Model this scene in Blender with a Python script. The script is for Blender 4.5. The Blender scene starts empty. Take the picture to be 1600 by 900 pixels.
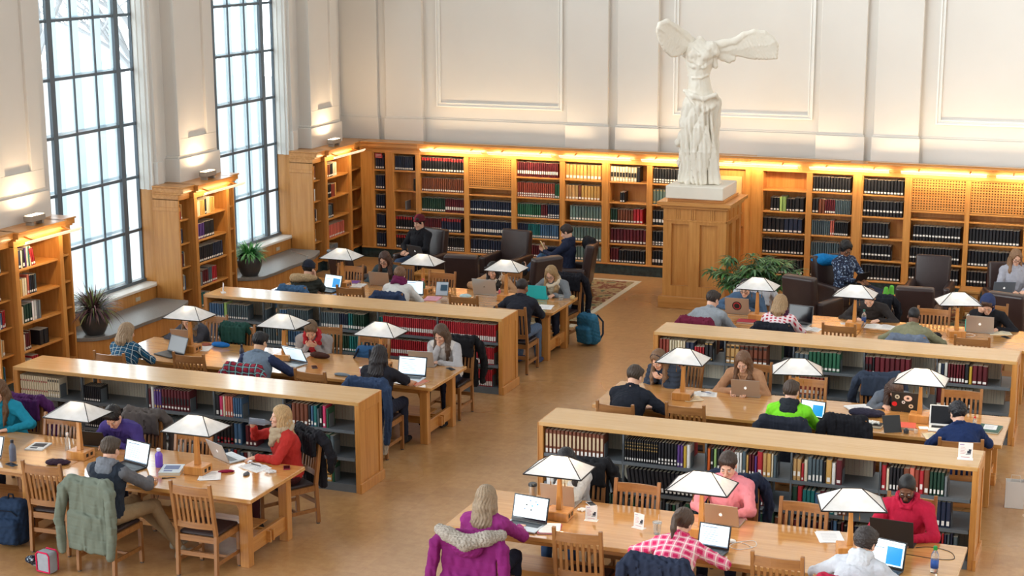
import bpy, bmesh, math, random
import numpy as np
from mathutils import Vector, Matrix
C = bpy.context.scene
COL = C.collection
PI = math.pi
rnd = random.Random(7)

# ---------------------------------------------------------------- camera, sky, exposure
cam_d = bpy.data.cameras.new('camera'); cam = bpy.data.objects.new('camera', cam_d); COL.objects.link(cam)
_ya, _pi, _ro = math.radians(-21.004), math.radians(-12.733), math.radians(-0.212)
_F = Vector((math.sin(_ya)*math.cos(_pi), math.cos(_ya)*math.cos(_pi), math.sin(_pi)))
_R = Vector((math.cos(_ya), -math.sin(_ya), 0)); _U = _R.cross(_F)
_R2 = _R*math.cos(_ro)+_U*math.sin(_ro); _U2 = _U*math.cos(_ro)-_R*math.sin(_ro)
_m = Matrix((( _R2.x, _U2.x, -_F.x, 0), (_R2.y, _U2.y, -_F.y, 0), (_R2.z, _U2.z, -_F.z, 6.182), (0,0,0,1)))
cam.matrix_world = _m
cam_d.sensor_width = 36; cam_d.lens = 36*2639.0/1600; cam_d.shift_y = 34.6/1600; cam_d.clip_end = 200
C.camera = cam
C.view_settings.view_transform = 'Standard'; C.view_settings.look = 'None'
C.view_settings.gamma = 1; C.view_settings.use_curve_mapping = False
C.view_settings.exposure = 0.16
wd = bpy.data.worlds.new('sky'); C.world = wd; wd.use_nodes = True
nt = wd.node_tree; nt.nodes.clear()
w_out = nt.nodes.new('ShaderNodeOutputWorld'); w_bg = nt.nodes.new('ShaderNodeBackground')
w_tc = nt.nodes.new('ShaderNodeTexCoord'); w_sep = nt.nodes.new('ShaderNodeSeparateXYZ'); nt.links.new(w_tc.outputs['Generated'], w_sep.inputs[0])
def w_range(sock, a, b_):
    n_ = nt.nodes.new('ShaderNodeMapRange'); n_.interpolation_type = 'SMOOTHSTEP'; n_.inputs[1].default_value = a; n_.inputs[2].default_value = b_; nt.links.new(sock, n_.inputs[0]); return n_.outputs[0]
# bright snowy daylight low in the sky on the window side, a softer even overcast elsewhere
w_x = w_range(w_sep.outputs['X'], -.15, -.5); w_z = w_range(w_sep.outputs['Z'], .66, .5)
w_f = nt.nodes.new('ShaderNodeMath'); w_f.operation = 'MULTIPLY'; nt.links.new(w_x, w_f.inputs[0]); nt.links.new(w_z, w_f.inputs[1])
w_mx = nt.nodes.new('ShaderNodeMixRGB'); nt.links.new(w_f.outputs[0], w_mx.inputs[0])
w_mx.inputs[1].default_value = (0.55, 0.557, 0.565, 1); w_mx.inputs[2].default_value = (5.8, 6.2, 6.4, 1)
nt.links.new(w_mx.outputs[0], w_bg.inputs[0]); w_bg.inputs[1].default_value = 1.0
nt.links.new(w_bg.outputs[0], w_out.inputs[0])

# ---------------------------------------------------------------- materials
MATS = {}
def srgb(r, g, b):
    f = lambda c: (c/255/12.92) if c/255 <= 0.04045 else ((c/255+0.055)/1.055)**2.4
    return (f(r), f(g), f(b))
def mat(name, col, rough=0.6, metal=0.0, coat=0.0, spec=0.5, noise=0.0, nscale=20.0, bump=0.0, bscale=80.0, emis=None, estr=0.0, alpha=1.0, trans=0.0, stretch=(1,1,1), attr=False):
    if name in MATS: return MATS[name]
    m = bpy.data.materials.new(name); m.use_nodes = True; MATS[name] = m
    t = m.node_tree; b = t.nodes['Principled BSDF']
    b.inputs['Base Color'].default_value = (*col, 1); b.inputs['Roughness'].default_value = rough
    b.inputs['Metallic'].default_value = metal; b.inputs['Coat Weight'].default_value = coat
    b.inputs['Coat Roughness'].default_value = 0.15
    b.inputs['Specular IOR Level'].default_value = spec
    b.inputs['Alpha'].default_value = alpha; b.inputs['Transmission Weight'].default_value = trans
    if emis: b.inputs['Emission Color'].default_value = (*emis, 1); b.inputs['Emission Strength'].default_value = estr
    tc = t.nodes.new('ShaderNodeTexCoord'); mp = t.nodes.new('ShaderNodeMapping'); mp.inputs['Scale'].default_value = stretch
    t.links.new(tc.outputs['Object'], mp.inputs[0])
    src = None
    if attr:
        a = t.nodes.new('ShaderNodeAttribute'); a.attribute_name = 'bookcol'; src = a.outputs['Color']
        t.links.new(src, b.inputs['Base Color'])
    if noise:
        n = t.nodes.new('ShaderNodeTexNoise'); n.inputs['Scale'].default_value = nscale; n.inputs['Detail'].default_value = 3
        mx = t.nodes.new('ShaderNodeMixRGB'); mx.blend_type = 'MULTIPLY'; mx.inputs[0].default_value = 1
        rp = t.nodes.new('ShaderNodeValToRGB'); rp.color_ramp.elements[0].position = .3; rp.color_ramp.elements[1].position = .7
        lo = 1-noise; rp.color_ramp.elements[0].color = (lo, lo, lo, 1); rp.color_ramp.elements[1].color = (1, 1, 1, 1)
        t.links.new(mp.outputs[0], n.inputs['Vector']); t.links.new(n.outputs[0], rp.inputs[0]); t.links.new(rp.outputs[0], mx.inputs[2])
        if src: t.links.new(src, mx.inputs[1])
        else: mx.inputs[1].default_value = (*col, 1)
        t.links.new(mx.outputs[0], b.inputs['Base Color'])
    if bump:
        n2 = t.nodes.new('ShaderNodeTexNoise'); n2.inputs['Scale'].default_value = bscale; n2.inputs['Detail'].default_value = 4
        bp_ = t.nodes.new('ShaderNodeBump'); bp_.inputs['Strength'].default_value = bump; bp_.inputs['Distance'].default_value = 0.01
        t.links.new(mp.outputs[0], n2.inputs['Vector']); t.links.new(n2.outputs[0], bp_.inputs['Height']); t.links.new(bp_.outputs[0], b.inputs['Normal'])
    return m
def wood(name, c1, c2, axis='x', rough=0.35, coat=0.2, scale=1.0):
    if name in MATS: return MATS[name]
    m = bpy.data.materials.new(name); m.use_nodes = True; MATS[name] = m
    t = m.node_tree; b = t.nodes['Principled BSDF']
    tc = t.nodes.new('ShaderNodeTexCoord'); mp = t.nodes.new('ShaderNodeMapping')
    s = {'x': (1.2, 22, 22), 'y': (22, 1.2, 22), 'z': (22, 22, 1.2)}[axis]
    mp.inputs['Scale'].default_value = tuple(v*scale for v in s)
    n = t.nodes.new('ShaderNodeTexNoise'); n.inputs['Scale'].default_value = 1.0; n.inputs['Detail'].default_value = 5; n.inputs['Roughness'].default_value = .65
    n.inputs['Distortion'].default_value = .4
    rp = t.nodes.new('ShaderNodeValToRGB'); rp.color_ramp.elements[0].position = .32; rp.color_ramp.elements[1].position = .7
    rp.color_ramp.elements[0].color = (*c2, 1); rp.color_ramp.elements[1].color = (*c1, 1)
    oi = t.nodes.new('ShaderNodeObjectInfo'); ad = t.nodes.new('ShaderNodeVectorMath'); ad.operation = 'ADD'
    sc = t.nodes.new('ShaderNodeVectorMath'); sc.operation = 'SCALE'; sc.inputs['Scale'].default_value = 37
    cb = t.nodes.new('ShaderNodeCombineXYZ')
    for k in range(3): t.links.new(oi.outputs['Random'], cb.inputs[k])
    t.links.new(cb.outputs[0], sc.inputs[0]); t.links.new(mp.outputs[0], ad.inputs[0]); t.links.new(sc.outputs[0], ad.inputs[1])
    t.links.new(tc.outputs['Object'], mp.inputs[0]); t.links.new(ad.outputs[0], n.inputs['Vector'])
    t.links.new(n.outputs[0], rp.inputs[0]); t.links.new(rp.outputs[0], b.inputs['Base Color'])
    b.inputs['Roughness'].default_value = rough; b.inputs['Coat Weight'].default_value = coat; b.inputs['Coat Roughness'].default_value = .12
    return m
OAK1, OAK2 = srgb(212, 152, 82), srgb(184, 120, 54)
oak = {a: wood('oak_'+a, OAK1, OAK2, a) for a in 'xyz'}
oakT = wood('oak_table_top', srgb(216, 162, 94), srgb(190, 130, 66), 'x', rough=.16, coat=.9)
oakS = wood('oak_shelf_top', srgb(218, 174, 114), srgb(202, 154, 92), 'x', rough=.26, coat=.6)
chairw = {a: wood('chair_oak_'+a, srgb(172, 118, 66), srgb(136, 88, 46), a, rough=.38) for a in 'xyz'}
plaster = mat('cream_plaster', srgb(222, 217, 209), .75, noise=.04, nscale=1.2)
trimw = mat('painted_trim', srgb(236, 234, 228), .55)
steel = mat('shelf_steel', srgb(104, 112, 118), .45, metal=.2, noise=.12, nscale=8)
darkmetal = mat('bronze_metal', srgb(48, 44, 42), .35, metal=.7)
winmetal = mat('window_steel', srgb(92, 104, 114), .5)
brass = mat('brass', srgb(170, 130, 70), .3, metal=.9)
white_p = mat('white_paper', srgb(240, 238, 234), .8)
marble_w = mat('white_marble', srgb(236, 229, 214), .5, noise=.06, nscale=3)
black_pl = mat('black_plastic', srgb(22, 23, 26), .35)
alu = mat('laptop_aluminium', srgb(190, 192, 194), .35, metal=.7)

# ---------------------------------------------------------------- mesh helpers
class MB:
    def __init__(s): s.v = []; s.f = []; s.m = []; s.c = []
    def add(s, vs, fs, m=0, col=None):
        o = len(s.v); s.v += [tuple(v) for v in vs]
        for f in fs: s.f.append([i+o for i in f]); s.m.append(m); s.c.append(col)
        return s
    def box(s, x0, x1, y0, y1, z0, z1, m=0, col=None):
        vs = [(x, y, z) for z in (z0, z1) for y in (y0, y1) for x in (x0, x1)]
        return s.add(vs, [(0,2,3,1),(4,5,7,6),(0,1,5,4),(2,6,7,3),(0,4,6,2),(1,3,7,5)], m, col)
    def obox(s, c, ax, ay, az, m=0, col=None):
        c = Vector(c); ax = Vector(ax); ay = Vector(ay); az = Vector(az)
        vs = [c+ax*i+ay*j+az*k for k in (-1, 1) for j in (-1, 1) for i in (-1, 1)]
        return s.add(vs, [(0,2,3,1),(4,5,7,6),(0,1,5,4),(2,6,7,3),(0,4,6,2),(1,3,7,5)], m, col)
    def bar(s, p0, p1, w, d, up=(0,0,1), m=0, w1=None, d1=None):
        p0 = Vector(p0); p1 = Vector(p1); dr = (p1-p0).normalized(); up = Vector(up)
        if abs(dr.dot(up)) > .98: up = Vector((0,1,0))
        sx = dr.cross(up).normalized(); sy = sx.cross(dr).normalized()
        w1 = w if w1 is None else w1; d1 = d if d1 is None else d1
        vs = [p0+sx*w/2*i+sy*d/2*j for j in (-1,1) for i in (-1,1)]+[p1+sx*w1/2*i+sy*d1/2*j for j in (-1,1) for i in (-1,1)]
        return s.add(vs, [(0,2,3,1),(4,5,7,6),(0,1,5,4),(2,6,7,3),(0,4,6,2),(1,3,7,5)], m)
    def cyl(s, p0, p1, r0, r1=None, n=12, m=0, cap=True):
        r1 = r0 if r1 is None else r1
        p0 = Vector(p0); p1 = Vector(p1); dr = (p1-p0).normalized()
        a = Vector((0,0,1)) if abs(dr.z) < .9 else Vector((1,0,0))
        sx = dr.cross(a).normalized(); sy = dr.cross(sx).normalized()
        vs = []
        for p, r in ((p0, r0), (p1, r1)):
            for k in range(n): t = 2*PI*k/n; vs.append(p+sx*math.cos(t)*r+sy*math.sin(t)*r)
        fs = [(k, (k+1) % n, n+(k+1) % n, n+k) for k in range(n)]
        if cap: fs += [tuple(range(n))[::-1], tuple(range(n, 2*n))]
        return s.add(vs, fs, m)
    def tube(s, pts, r, n=6, m=0):
        P = [Vector(p) for p in pts]; vs = []; prev = None
        for i, p in enumerate(P):
            d = (P[min(i+1, len(P)-1)]-P[max(i-1, 0)]).normalized()
            if prev is None:
                a = Vector((0,0,1)) if abs(d.z) < .9 else Vector((1,0,0)); prev = d.cross(a).normalized()
            sx = (prev-d*prev.dot(d)).normalized(); sy = d.cross(sx); prev = sx
            rr = r[i] if isinstance(r, (list, tuple)) else r
            for k in range(n): t = 2*PI*k/n; vs.append(p+sx*math.cos(t)*rr+sy*math.sin(t)*rr)
        fs = []
        for i in range(len(P)-1):
            for k in range(n): fs.append((i*n+k, i*n+(k+1) % n, (i+1)*n+(k+1) % n, (i+1)*n+k))
        fs += [tuple(range(n))[::-1], tuple(range((len(P)-1)*n, len(P)*n))]
        return s.add(vs, fs, m)
    def lathe(s, prof, n=24, c=(0,0,0), m=0):
        vs = []; c = Vector(c)
        for r, z in prof:
            for k in range(n): t = 2*PI*k/n; vs.append((c.x+r*math.cos(t), c.y+r*math.sin(t), c.z+z))
        fs = []
        for i in range(len(prof)-1):
            for k in range(n): fs.append((i*n+k, i*n+(k+1) % n, (i+1)*n+(k+1) % n, (i+1)*n+k))
        if prof[0][0] > 1e-4: fs.append(tuple(range(n))[::-1])
        if prof[-1][0] > 1e-4: fs.append(tuple(range((len(prof)-1)*n, len(prof)*n)))
        return s.add(vs, fs, m)
    def prism(s, poly, z0, z1, m=0, f=None):
        n = len(poly); f = f or (lambda a, b, z: (a, b, z))
        vs = [f(a, b, z0) for a, b in poly]+[f(a, b, z1) for a, b in poly]
        fs = [(k, (k+1) % n, n+(k+1) % n, n+k) for k in range(n)]+[tuple(range(n))[::-1], tuple(range(n, 2*n))]
        return s.add(vs, fs, m)
    def mesh(s, name, mats, bevel=0, smooth=False):
        me = bpy.data.meshes.new(name); me.from_pydata(s.v, [], s.f)
        for mt in (mats if isinstance(mats, (list, tuple)) else [mats]): me.materials.append(mt)
        me.polygons.foreach_set('material_index', s.m)
        if any(c is not None for c in s.c):
            a = me.color_attributes.new('bookcol', 'FLOAT_COLOR', 'CORNER'); arr = []
            for f, c in zip(s.f, s.c): arr += list((*(c or (.5,.5,.5)), 1))*len(f)
            a.data.foreach_set('color', arr)
        bm = bmesh.new(); bm.from_mesh(me)
        if bevel:
            bmesh.ops.remove_doubles(bm, verts=bm.verts, dist=1e-5) if False else None
            bmesh.ops.bevel(bm, geom=bm.edges[:], offset=bevel, segments=1, affect='EDGES', clamp_overlap=True)
        bmesh.ops.recalc_face_normals(bm, faces=bm.faces)
        bm.to_mesh(me); bm.free()
        if smooth:
            me.polygons.foreach_set('use_smooth', [True]*len(me.polygons))
            if smooth is not True: me.set_sharp_from_angle(angle=math.radians(smooth))
        me.update(); return me
    def build(s, name, mats, parent=None, loc=(0,0,0), rz=0, bevel=0, smooth=False):
        return place(name, s.mesh(name, mats, bevel, smooth), parent, loc, rz)
def place(name, me, parent=None, loc=(0,0,0), rz=0):
    o = bpy.data.objects.new(name, me); COL.objects.link(o)
    o.location = loc; o.rotation_euler = (0, 0, rz)
    if parent is not None: o.parent = parent
    return o
def tag(o, label=None, cat=None, group=None, kind=None):
    if label: o['label'] = label
    if cat: o['category'] = cat
    if group: o['group'] = group
    if kind: o['kind'] = kind
    return o
def thing(name, label, cat, loc=(0,0,0), rz=0, group=None):
    o = bpy.data.objects.new(name, None); COL.objects.link(o); o.location = loc; o.rotation_euler = (0, 0, rz)
    o.empty_display_size = .1
    return tag(o, label, cat, group)
def struct(name, mb, mats, bevel=0, **k): return tag(mb.build(name, mats, bevel=bevel, **k), kind='structure')
CH = {}
def kids(o):
    return [c for c in CHL.get(o.name, [])]
def dup(root, loc, rz, label=None, group=None):
    r = root.copy(); COL.objects.link(r); r.location = loc; r.rotation_euler = (0, 0, rz)
    if label: r['label'] = label
    if group: r['group'] = group
    for ch in root.children:
        c = ch.copy(); COL.objects.link(c); c.parent = r
        for g in ch.children:
            d = g.copy(); COL.objects.link(d); d.parent = c
    return r
def area(name, loc, size, power, color, rot, spread=PI, parent=None):
    l = bpy.data.lights.new(name, 'AREA'); l.shape = 'RECTANGLE'; l.size, l.size_y = size; l.energy = power; l.color = color; l.spread = spread
    o = bpy.data.objects.new(name, l); COL.objects.link(o); o.location = loc; o.rotation_euler = rot
    if parent is not None: o.parent = parent
    return o
# ---------------------------------------------------------------- structure: floor and walls
def floor_mat():
    m = bpy.data.materials.new('cork_floor'); m.use_nodes = True; t = m.node_tree; b = t.nodes['Principled BSDF']
    tc = t.nodes.new('ShaderNodeTexCoord')
    n1 = t.nodes.new('ShaderNodeTexNoise'); n1.inputs['Scale'].default_value = 9; n1.inputs['Detail'].default_value = 8; n1.inputs['Roughness'].default_value = .7
    n2 = t.nodes.new('ShaderNodeTexNoise'); n2.inputs['Scale'].default_value = .45; n2.inputs['Detail'].default_value = 2
    r1 = t.nodes.new('ShaderNodeValToRGB'); r1.color_ramp.elements[0].position = .3; r1.color_ramp.elements[1].position = .72
    r1.color_ramp.elements[0].color = (*srgb(182, 132, 80), 1); r1.color_ramp.elements[1].color = (*srgb(206, 160, 106), 1)
    bk = t.nodes.new('ShaderNodeTexBrick'); bk.offset = 0; bk.inputs['Scale'].default_value = 1; bk.inputs['Brick Width'].default_value = .305; bk.inputs['Row Height'].default_value = .305
    bk.inputs['Mortar Size'].default_value = .0016; bk.inputs['Color1'].default_value = (1,1,1,1); bk.inputs['Color2'].default_value = (.9,.89,.87,1); bk.inputs['Mortar'].default_value = (.8,.78,.74,1)
    bk.inputs['Bias'].default_value = -.2
    mx = t.nodes.new('ShaderNodeMixRGB'); mx.blend_type = 'MULTIPLY'; mx.inputs[0].default_value = 1
    mx2 = t.nodes.new('ShaderNodeMixRGB'); mx2.blend_type = 'MULTIPLY'; mx2.inputs[0].default_value = .5
    r2 = t.nodes.new('ShaderNodeValToRGB'); r2.color_ramp.elements[0].position = .35; r2.color_ramp.elements[1].position = .65
    r2.color_ramp.elements[0].color = (.86,.84,.82,1); r2.color_ramp.elements[1].color = (1,1,1,1)
    for n in (n1, n2, bk): t.links.new(tc.outputs['Object'], n.inputs['Vector'])
    t.links.new(n1.outputs[0], r1.inputs[0]); t.links.new(n2.outputs[0], r2.inputs[0])
    t.links.new(r1.outputs[0], mx.inputs[1]); t.links.new(bk.outputs['Color'], mx.inputs[2])
    t.links.new(mx.outputs[0], mx2.inputs[1]); t.links.new(r2.outputs[0], mx2.inputs[2])
    t.links.new(mx2.outputs[0], b.inputs['Base Color'])
    r3 = t.nodes.new('ShaderNodeMapRange'); r3.inputs[3].default_value = .2; r3.inputs[4].default_value = .38
    t.links.new(n2.outputs[0], r3.inputs[0]); t.links.new(r3.outputs[0], b.inputs['Roughness'])
    b.inputs['Coat Weight'].default_value = .25; b.inputs['Coat Roughness'].default_value = .2
    return m
FX0, FX1, FY0, FY1, ZT = -15.6, 7.0, 5.0, 29.9, 9.0
struct('floor', MB().box(FX0, FX1, FY0, FY1, -.12, 0), floor_mat())
BW = 29.42          # back wall plane
b = MB(); b.box(FX0, FX1, BW, BW+.4, 0, ZT)
# projecting pilasters of the back wall, with their taller base blocks
def pil(x0, x1, d=.10, flare=.03):
    b.box(x0, x1, BW-d, BW+.01, 0, ZT); b.box(x0-flare, x1+flare, BW-d-.035, BW+.01, 0, 2.66); b.box(x0-flare*.5, x1+flare*.5, BW-d-.018, BW+.01, 2.66, 2.69)
b.box(FX0, FX1, BW-.03, BW+.01, 0, 2.66); b.box(FX0, FX1, BW-.014, BW+.01, 2.66, 2.69)
for k in range(-1, 3):
    X = -13.06+4.62*k
    pil(X+2.9, X+3.68); pil(X+3.86, X+4.62)
    b.box(X+3.5, X+4.0, BW-.02, BW+.01, 0, ZT)
struct('wall_back', b, plaster, bevel=.006)
# moulded picture-frame panels on the back wall
tn = 0
def frame_yz(mbx, x0, x1, z0, z1, w, d, y, ax='x'):
    for a0, a1, c0, c1 in ((x0, x0+w, z0, z1), (x1-w, x1, z0, z1), (x0+w, x1-w, z0, z0+w), (x0+w, x1-w, z1-w, z1)):
        if ax == 'x': mbx.box(a0, a1, y-d, y+.004, c0, c1)
        else: mbx.box(y-.004, y+d, a0, a1, c0, c1)
for k in range(-1, 3):
    X = -13.06+4.62*k; x0, x1 = X+.26, X+2.78
    if k == -1: continue
    t_ = MB(); frame_yz(t_, x0, x1, 2.90, 7.4, .03, .035, BW); frame_yz(t_, x0+.03, x1-.03, 2.93, 7.37, .035, .018, BW); frame_yz(t_, x0+.065, x1-.065, 2.965, 7.335, .02, .03, BW)
    tn += 1; struct('trim_%d' % tn, t_, trimw, bevel=.005)
# left wall: piers between the tall windows
PW = -14.78         # inner face of the left wall between windows
GX = -15.06         # plane of the window glazing
piers = [(15.6, 15.6+2.5), (18.08, 20.0-.02), (22.74, 24.52), (27.24, BW)]
b = MB()
b.box(FX0, PW, 10.0, 15.4, 0, ZT)
for i, (y0, y1) in enumerate(piers):
    if i == 0: continue
    b.box(GX-.06, PW, y0 if i > 1 else 17.8, y1, 0, ZT)
    ye = min(y1, 28.9)
    b.box(PW-.012, PW+.05, y0+.006, y0+.14, 2.12, ZT)                     # quarter column at the window edge
    if i < 3: b.box(PW-.012, PW+.05, y1-.14, y1-.006, 2.12, ZT)
    b.box(PW-.008, PW+.075, y0-.006, y0+.16, 2.04, 2.60)
    c0 = y0+.38; c1 = y0+1.52
    b.box(PW-.01, PW+.20, c0, c1, 2.0, ZT)                             # pilaster
    b.box(PW-.01, PW+.27, c0-.06, c1+.06, 2.0, 2.62); b.box(PW-.01, PW+.235, c0-.03, c1+.03, 2.62, 2.66)
    for a0, a1, e0, e1 in ((c0-.004, c0+.28, 2.93, ZT), (c1-.28, c1+.004, 2.93, ZT), (c0-.004, c1+.004, 2.665, 2.93)):
        b.box(PW+.19, PW+.245, a0, a1, e0, e1)
struct('wall_left', b, plaster, bevel=.006)
b = MB(); b.box(FX1, FX1+.3, FY0, FY1, 0, ZT); struct('wall_right', b, plaster)
# windows: frame, thick mullions, thin bars, glass, and the pale outer fins
glass = bpy.data.materials.new('window_glass'); glass.use_nodes = True
_t = glass.node_tree; _t.nodes.clear()
_o = _t.nodes.new('ShaderNodeOutputMaterial'); _g = _t.nodes.new('ShaderNodeBsdfGlossy'); _g.inputs['Roughness'].default_value = .03
_tr = _t.nodes.new('ShaderNodeBsdfTransparent'); _tr.inputs[0].default_value = (.97,.985,.985,1); _mx = _t.nodes.new('ShaderNodeMixShader'); _mx.inputs[0].default_value = .05
_t.links.new(_tr.outputs[0], _mx.inputs[1]); _t.links.new(_g.outputs[0], _mx.inputs[2]); _t.links.new(_mx.outputs[0], _o.inputs[0])
fin = mat('pale_outer_fin', srgb(232, 242, 248), .8)
_t = fin.node_tree; _b = _t.nodes['Principled BSDF']; _tl = _t.nodes.new('ShaderNodeBsdfTranslucent'); _tl.inputs[0].default_value = (*srgb(226, 236, 240), 1); _mx = _t.nodes.new('ShaderNodeMixShader'); _mx.inputs[0].default_value = .6
_t.links.new(_b.outputs[0], _mx.inputs[1]); _t.links.new(_tl.outputs[0], _mx.inputs[2]); _t.links.new(_mx.outputs[0], _t.nodes['Material Output'].inputs[0])
sill_m = mat('white_stone_sill', srgb(236, 230, 220), .5)
ZB, ZU = .68, 8.2
def window(n, y1):
    y0 = y1-2.72
    fr = MB(); fr.box(GX-.03, GX+.03, y0, y0+.04, ZB, ZU); fr.box(GX-.03, GX+.02, y1-.03, y1, ZB, ZU); fr.box(GX-.04, GX+.05, y0, y1, ZB, ZB+.05); fr.box(GX-.04, GX+.05, y0, y1, ZU-.05, ZU)
    w = struct('window_%d' % n, fr, winmetal)
    mu = MB()
    for yc in (y1-.44, y1-2.12): mu.box(GX-.02, GX+.03, yc-.056, yc+.056, ZB, ZU)
    for yc in (y1-.44-.56, y1-.44-1.12): mu.box(GX-.01, GX+.012, yc-.014, yc+.014, ZB, ZU)
    for k in range(1, 9): zz = ZB+.845*k; mu.box(GX-.01, GX+.02, y0, y1, zz-.022, zz+.022)
    m_ = mu.build('mullion', winmetal, w)
    g = MB(); g.box(GX-.006, GX, y0, y1, ZB, ZU); g.build('glass_pane', glass, w)
    f = MB()
    yy = [y1-.2, y1-.44-.25, y1-.44-.81, y1-.44-1.37, y1-2.12-.28]
    for yc in yy:
        f.box(GX-.24, GX-.225, yc-.02, yc+.20, ZB-.1, ZU); f.box(GX-.25, GX-.21, yc-.03, yc-.015, ZB-.1, ZU)
    for k in range(0, 9): zz = ZB+.845*k; f.box(GX-.25, GX-.21, y0, y1, zz-.02, zz+.02)
    f.build('outer_fins', fin, w)
    s = MB(); s.box(GX-.3, PW+.04, y0-.02, y1+.0, ZB-.04, ZB); s.build('sill', sill_m, w, bevel=.006)
    # reveals: wood below 2.17, painted moulding above
    return w
nb = 0
for n, y1 in ((1, 22.72), (2, 27.22), (3, 18.2)):
    if n == 3: continue
    window(n, y1)
    y0 = y1-2.72
    r = MB(); r.box(GX-.0, PW+.02, y1-.004, y1+.03, ZB, 2.17); r.box(GX-.0, PW+.02, y0-.03, y0+.004, ZB, 2.17)
    r.box(GX-.02, PW+.015, y0, y1, .02, ZB-.04)
    tn += 1; struct('trim_%d' % tn, r, oak['z'])
    r = MB()
    for dx, dy in ((0, .012), (.06, .03), (.11, .018), (.17, .045), (.22, .03)):
        r.box(GX+dx, GX+dx+.05, y1-dy, y1+.05, 2.17, ZT); r.box(GX+dx, GX+dx+.05, y0-.05, y0+dy, 2.17, ZT)
    tn += 1; struct('trim_%d' % tn, r, trimw)
    struct('wall_window_base_%d' % n, MB().box(GX-.06, GX-.0, y0, y1, 0, ZB-.04), plaster)
# snowy ground and hazy trees outside
gr = MB(); gr.box(-60, FX0-.0, -10, 70, -.6, -.5)
tag(gr.build('snow_ground', mat('snow', (.85,.87,.9), .9)), kind='structure')
bark = mat('frosted_bark', srgb(214, 218, 222), .9)
def tree(x, y, h, seed, lab):
    r = random.Random(seed); m = MB()
    def br(p, d, L, rad, lv):
        q = p+d*L; m.cyl(p, q, rad, rad*.65, n=5, cap=False)
        if lv == 0: return
        for _ in range(3 if lv > 1 else 4):
            nd = (d+Vector((r.uniform(-.8,.8), r.uniform(-.8,.8), r.uniform(-.2,.5)))).normalized()
            br(q-d*L*r.uniform(0,.4), nd, L*r.uniform(.55,.8), rad*.6, lv-1)
    br(Vector((0,0,0)), Vector((0,0,1)), h*.33, h*.022, 5)
    o = m.build('bare_tree', bark, loc=(x, y, -.5)); tag(o, lab, 'tree', 'bare trees outside the windows')
for i, (x, y, h) in enumerate([(-24, 30, 9), (-28, 37, 10), (-27, 42, 9), (-33, 51, 11)]):
    tree(x, y, h, 30+i, 'bare frosted tree standing in the snow outside the tall windows')
# ---------------------------------------------------------------- wall bookcases
LV = [.2, .57, .95, .1+1.23, 1.71]     # shelf levels
marble_g = mat('green_marble', srgb(44, 66, 70), .25, noise=.55, nscale=14, coat=.3)
warm = (1.0, .74, .42)
BCX0 = 28.97                            # front plane of the back cases
def bookcase(name_label, bays, ups, x0, x1, xf=None, group=None):
    """back-wall case: bays [(x0,x1,kind)], ups [(x0,x1)]; kind: 'shelf','grille','board','door'"""
    t = thing('wall_bookcase', name_label, 'bookcase', ((x0+x1)/2, BCX0+.2, 0)); cx = (x0+x1)/2; cy = BCX0+.2
    X = lambda v: v-cx
    f, bk = -.2, BW-.15-cy
    m = MB(); m.box(X(x0), X(x1), bk-.02, bk, .2, 2.1); m.build('back_panel', oak['z'], t)
    m = MB(); m.box(X(x0), X(x1), f-.01, bk, 0, .185); m.build('marble_base', marble_g, t)
    m = MB(); m.box(X(x0), X(x1), f-.03, f+.30, .185, .21); m.build('bottom_rail', oak['x'], t, bevel=.004)
    m = MB(); m.box(X(x0), X(x1), f-.005, bk, 2.03, 2.12); m.box(X(x0), X(x1), f-.05, bk, 2.12, 2.15); m.box(X(x0), X(x1), f-.09, bk, 2.15, 2.225); m.box(X(x0), X(x1), f-.12, bk, 2.225, 2.25)
    m.build('cornice', oak['x'], t, bevel=.005)
    for u0, u1 in ups:
        m = MB(); m.box(X(u0), X(u1), f, bk, .2, 2.1)
        if u1-u0 > .14: m.box(X(u0)+.02, X(u1)-.02, f-.02, f, .2, 2.06)
        m.build('upright', oak['z'], t, bevel=.003)
    for a, b_, k in bays:
        if k == 'door': continue
        lv = LV[1:] if k != 'grille' else [.57, .95, 1.33, 1.47]
        for z in lv:
            m = MB(); m.box(X(a), X(b_), f+.01, bk, z-.028, z); m.build('shelf', oak['x'], t, bevel=.003)
        if k == 'grille':
            m = MB(); m.box(X(a), X(b_), f+.05, f+.06, 1.475, 2.03); m.build('grille_shade_sheet', mat('painted_grille_shade', srgb(70, 44, 20), .9), t)  # added dark sheet; its colour stands in for the shade behind the lattice
            m = MB(); n = 19; w = b_-a; h = .53; nz = 12
            for i in range(n+1): q = X(a)+w*i/n; m.box(q-.012, q+.012, f+.02, f+.035, 1.49, 2.03)
            for j in range(nz+1): q = 1.49+h*j/nz; m.box(X(a), X(b_), f+.018, f+.033, q-.012, q+.012)
            m.build('grille', oak['x'], t)
    return t
BK = 'back wall bookcase'
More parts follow.
